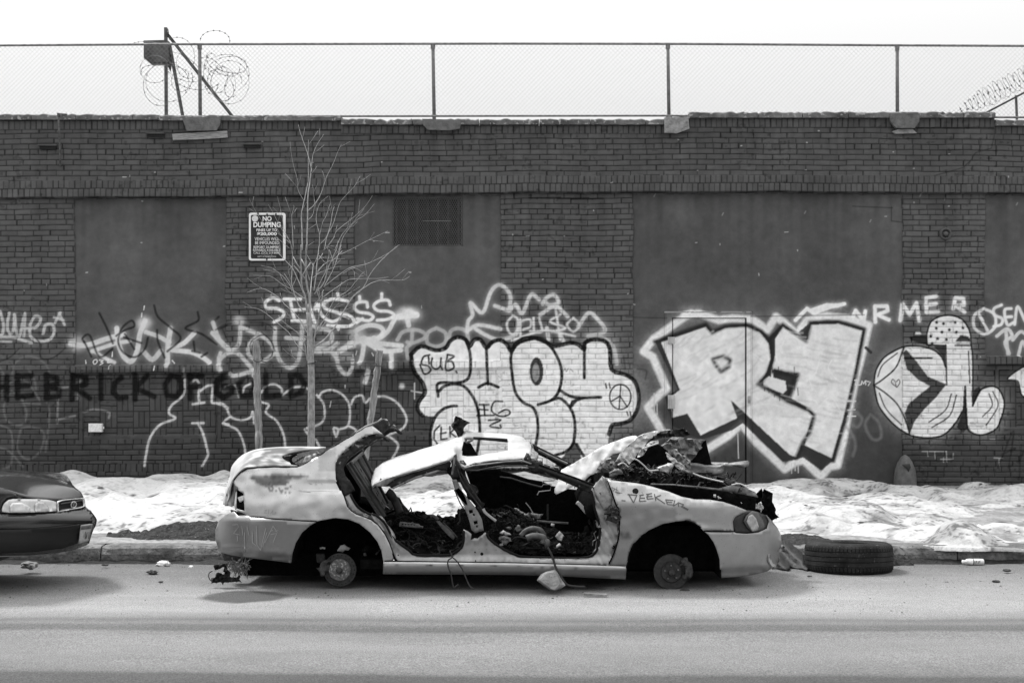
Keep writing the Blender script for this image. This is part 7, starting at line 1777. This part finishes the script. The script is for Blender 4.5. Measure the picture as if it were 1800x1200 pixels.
# crumpled dark rubber sheet
fR = frame(1340, 920, 3.913)
o = panel('rubber_sheet', fR((80, 318), (108, 240), (135, 150), (140, 105), (185, 122), (240, 168), (292, 208), (300, 250), (305, 318), (250, 318), (200, 300), (150, 322)), lambda x, y: 11.95 + 0.012 * (985 - y), mat('rubber_sheet', 0.016, 0.55, var=0.6, scale=10, bump=0.3), None, step=4, solid=0.012, dz=lambda x, y: (0, 0.10 * math.sin((x - y) * 0.16) + 0.10 * abs(nz(x, y, 11)), 0))
tag(o, 'crumpled dark rubber sheet between the wreck and the loose tyre', 'sheet')
# broken concrete block and stick under the sill
def hull(name, pts, m_, label, cat, bevel=0.0015, group=None):
    bm = bmesh.new()
    for p_ in pts: bm.verts.new(p_)
    bmesh.ops.convex_hull(bm, input=bm.verts)
    for v in [v for v in bm.verts if not v.link_faces]: bm.verts.remove(v)
    me = bpy.data.meshes.new(name); bm.to_mesh(me); bm.free(); me.materials.append(m_)
    o = link(bpy.data.objects.new(name, me))
    if bevel:
        b = o.modifiers.new('bevel', 'BEVEL'); b.width = bevel; b.segments = 2
    return tag(o, label, cat, group)
OUT = fF((690, 930), (735, 862), (800, 826), (900, 802), (962, 872), (1025, 990), (980, 1022), (905, 1055), (860, 1050), (780, 1000))
IN = fF((720, 925), (800, 850), (890, 830), (850, 900), (960, 970), (900, 1040), (860, 1030))
hull('concrete_chunk', [P(x, y, 10.46) for x, y in OUT] + [P(x, y, 10.38) for x, y in IN] + [P(x, y - 2, 10.60) for x, y in OUT[1:8]], mat('concrete_chunk', 0.30, 0.85, var=0.55, scale=9, bump=0.7, bscale=40, speck=0.36, speckscale=40, speckval=0.1), 'pale broken chunk of concrete propped against the sill', 'rubble')
pk2 = mesh_obj('broken_stick', MB().box((0, 0, 0), (0.28, 0.03, 0.016)).v, MB().box((0, 0, 0), (1, 1, 1)).f, mat('stick_wood', 0.20, 0.8, var=0.5, scale=20), None)
a, b = P(1026, 1031, 10.33), P(1067, 1035, 10.30)
pk2.location = ((a.x + b.x) / 2, 10.31, 0.018); pk2.rotation_euler = (0.1, 0.03, -0.15); pk2.data.transform(Matrix.Diagonal(((b.x - a.x) / 0.28, 1, 1, 1)))
tag(pk2, 'flat broken stick on the road beside the concrete chunk', 'stick')
# burnt leavings behind the back bumper
fQ = frame(360, 970, 11.25)
def scrap(name, lst, label, cat, mm, yy, sol=0.02, jitter=0.03):
    m = MB()
    for q in lst:
        pv, pf = cdt(fQ(*q), step=3)
        m.add([P(x, y, yy) + Vector((0, jitter * nz(x, y, 5) * 2, 0.3 * jitter * nz(x, y, 3, 5))) for x, y in pv], pf)
    return tag(m.build(name, mm, None, solid=sol), label, cat)
scrap('burnt_scrap', [[(130, 560), (190, 500), (260, 420), (380, 440), (420, 480), (520, 500), (660, 490), (690, 520), (620, 560), (700, 590), (420, 600), (260, 615), (140, 600)], [(160, 270), (260, 210), (400, 230), (440, 280), (360, 300), (220, 330)], [(380, 280), (430, 300), (470, 400), (450, 480), (380, 460), (370, 380)]], 'black twisted burnt scrap on the road behind the wreck', 'scrap', m_burnt, 10.72)
m = MB(); rq = random.Random(77)
for i in range(170):
    q = fQ((rq.uniform(480, 860), rq.uniform(190, 380)))[0]; b_ = P(*q, 10.95 + rq.uniform(-.08, .08)); d = Vector((rq.uniform(-.03, .05), rq.uniform(-.05, .02), rq.uniform(-.06, .06)))
    m.tube([b_, b_ + d * .5 + Vector((0, -.01, .006)), b_ + d], 0.0035, 4, cap=False)
tag(m.build('fibre_clump', mat('fibre_clump', 0.24, 0.9, var=0.6, scale=30), None), 'matted clump of grey fibres under the back bumper', 'fibres')
m = MB(); m.tube([P(*q, 10.70) for q in smoothline(fQ((150, 370), (90, 410), (75, 470), (100, 540), (150, 580)), 4)], 0.004, 5); tag(m.build('wire_loop', m_wire), 'thin loop of black wire beside the burnt scrap', 'wire')
ex = thing('silencer', 'burnt exhaust silencer hanging below the back bumper', 'exhaust', P(415, 985, 11.0))
MB().tube([P(392, 975, 11.0), P(396, 973, 11.0), P(440, 980, 11.0), P(446, 983, 11.0)], [0.03, 0.055, 0.055, 0.03], 12).build('drum', m_rustd, ex, smooth=True)
MB().tube([P(440, 981, 11.0), P(520, 985, 11.05)], 0.022, 8).build('tailpipe', m_rustd, ex, smooth=True)
# litter
def crumple(name, c, r, m_, label, cat, seed, flat=0.7, group=None):
    bm = bmesh.new(); bmesh.ops.create_icosphere(bm, subdivisions=3, radius=1)
    for v in bm.verts:
        n_ = v.co.normalized(); k = 1 + 0.45 * mnoise.noise(n_ * 2.2 + Vector((seed, 0, 0))) - 0.35 * abs(mnoise.noise(n_ * 4.5 + Vector((0, seed, 0))))
        v.co = Vector((n_.x * k * r[0], n_.y * k * r[1], n_.z * k * r[2]))
    me = bpy.data.meshes.new(name); bm.to_mesh(me); bm.free(); me.materials.append(m_)
    o = link(bpy.data.objects.new(name, me)); o.location = c
    return tag(o, label, cat, group)
m_lit = mat('white_litter', 0.7, 0.5, var=0.35, scale=30, bump=0.3)
m_lit2 = mat('dull_litter', 0.25, 0.7, var=0.5, scale=25)
m_stone = mat('dark_stone', 0.05, 0.9, var=0.5, scale=20)
def at(px, py, z=0.0):
    Y = FPX * (H - z) / (py - CY); return Vector(((px - CX) * Y / FPX, Y, z))
crumple('crumpled_bag', P(286, 991, 12.1), (0.062, 0.05, 0.032), m_lit, 'crumpled white plastic bag against the kerb at left', 'litter', 3.0)
crumple('paper_scrap', P(336, 996, 12.0), (0.022, 0.02, 0.014), m_lit, 'tiny white scrap of paper in the gutter behind the wreck', 'litter', 5.0)
crumple('dented_can', P(51, 993, 11.6), (0.075, 0.05, 0.035), m_lit2, 'grey crushed carton under the nose of the parked car', 'litter', 7.0)
crumple('paper_cup', P(59, 995, 11.5), (0.016, 0.016, 0.02), m_lit, 'small white cup scrap beside the crushed carton', 'litter', 8.0)
for px, py, r, lab in ((283, 1022, 0.02, 'small dark clod alone on the road left of the oil stain'), (268, 1005, 0.05, 'flat dark clod on the road below the white bag'), (1770, 1002, 0.035, 'dark clod near the kerb at far right'), (1751, 1021, 0.03, 'flat dark scrap on the road at far right'), (1205, 1037, 0.04, 'dark crumbs of rubber in front of the front brake'), (1423, 1012, 0.02, 'small dark pebble in front of the loose tyre'), (185, 992, 0.03, 'dark lump in the gutter beside the parked car'), (1722, 928, 0.05, None)):
    if lab is None: continue
    crumple('road_debris', at(px, py, 0.0), (r, r * .8, r * .35), m_stone, lab, 'debris', px * 0.1)
crumple('snow_lump', P(1720, 930, 13.6), (0.05, 0.05, 0.045), m_snow2 if 'm_snow2' in globals() else mat('snow_lump', 0.62, 0.9, var=0.2, bump=0.5), 'round lump of snow sitting on the bank at right', 'snow', 4.4)
# grit scattered over the road and the gutter
m = MB(); rg = random.Random(99)
for i in range(1300):
    x = rg.uniform(-5.2, 5.2); y = rg.choice((rg.uniform(9.6, 12.25), rg.gauss(12.05, 0.16), rg.gauss(10.6, 0.35)))
    if not 8.4 < y < 12.28: continue
    r = rg.choice((.004, .004, .005, .005, .006, .008, .011)) * rg.uniform(.7, 1.2); z = float(roadz(x, y))
    c = Vector((x, y, z + r * .3)); q = [Vector((r * rg.uniform(.6, 1.3) * math.cos(t), r * rg.uniform(.6, 1.3) * math.sin(t), 0)) for t in np.linspace(0, 5, 5)]
    m.add([c + v - Vector((0, 0, r * .5)) for v in q] + [c + Vector((rg.uniform(-.3, .3) * r, 0, r * .35))], [(0, 1, 5), (1, 2, 5), (2, 3, 5), (3, 4, 5), (4, 0, 5)])
tag(m.build('grit', mat('grit', 0.10, 0.9, var=0.8, scale=3)), 'grit and crumbs scattered over the road', None, kind='stuff')
# twigs and leaves on the snow
m = MB()
for i in range(420):
    x = rg.uniform(-6, 6.2); y = rg.uniform(12.5, 16.8)
    if x < 1.5 and rg.random() < 0.45: continue
    z = float(snowz(np.array([x]), np.array([y]))[0]) + 0.006
    a = rg.uniform(-.5, .5); L = rg.choice((.01, .015, .02, .03, .06)) * rg.uniform(.6, 1.3)
    d = Vector((math.cos(a), math.sin(a), 0)) * L; n_ = Vector((-math.sin(a), math.cos(a), 0.3)) * L * rg.uniform(.15, .45)
    c = Vector((x, y, z)); m.add([c - d, c + n_, c + d, c - n_], [(0, 1, 2, 3)])
tag(m.build('leaf_litter', mat('leaf_litter', 0.05, 0.9, var=0.6, scale=4)), 'dark leaf crumbs and grit on the snow', None, kind='stuff')
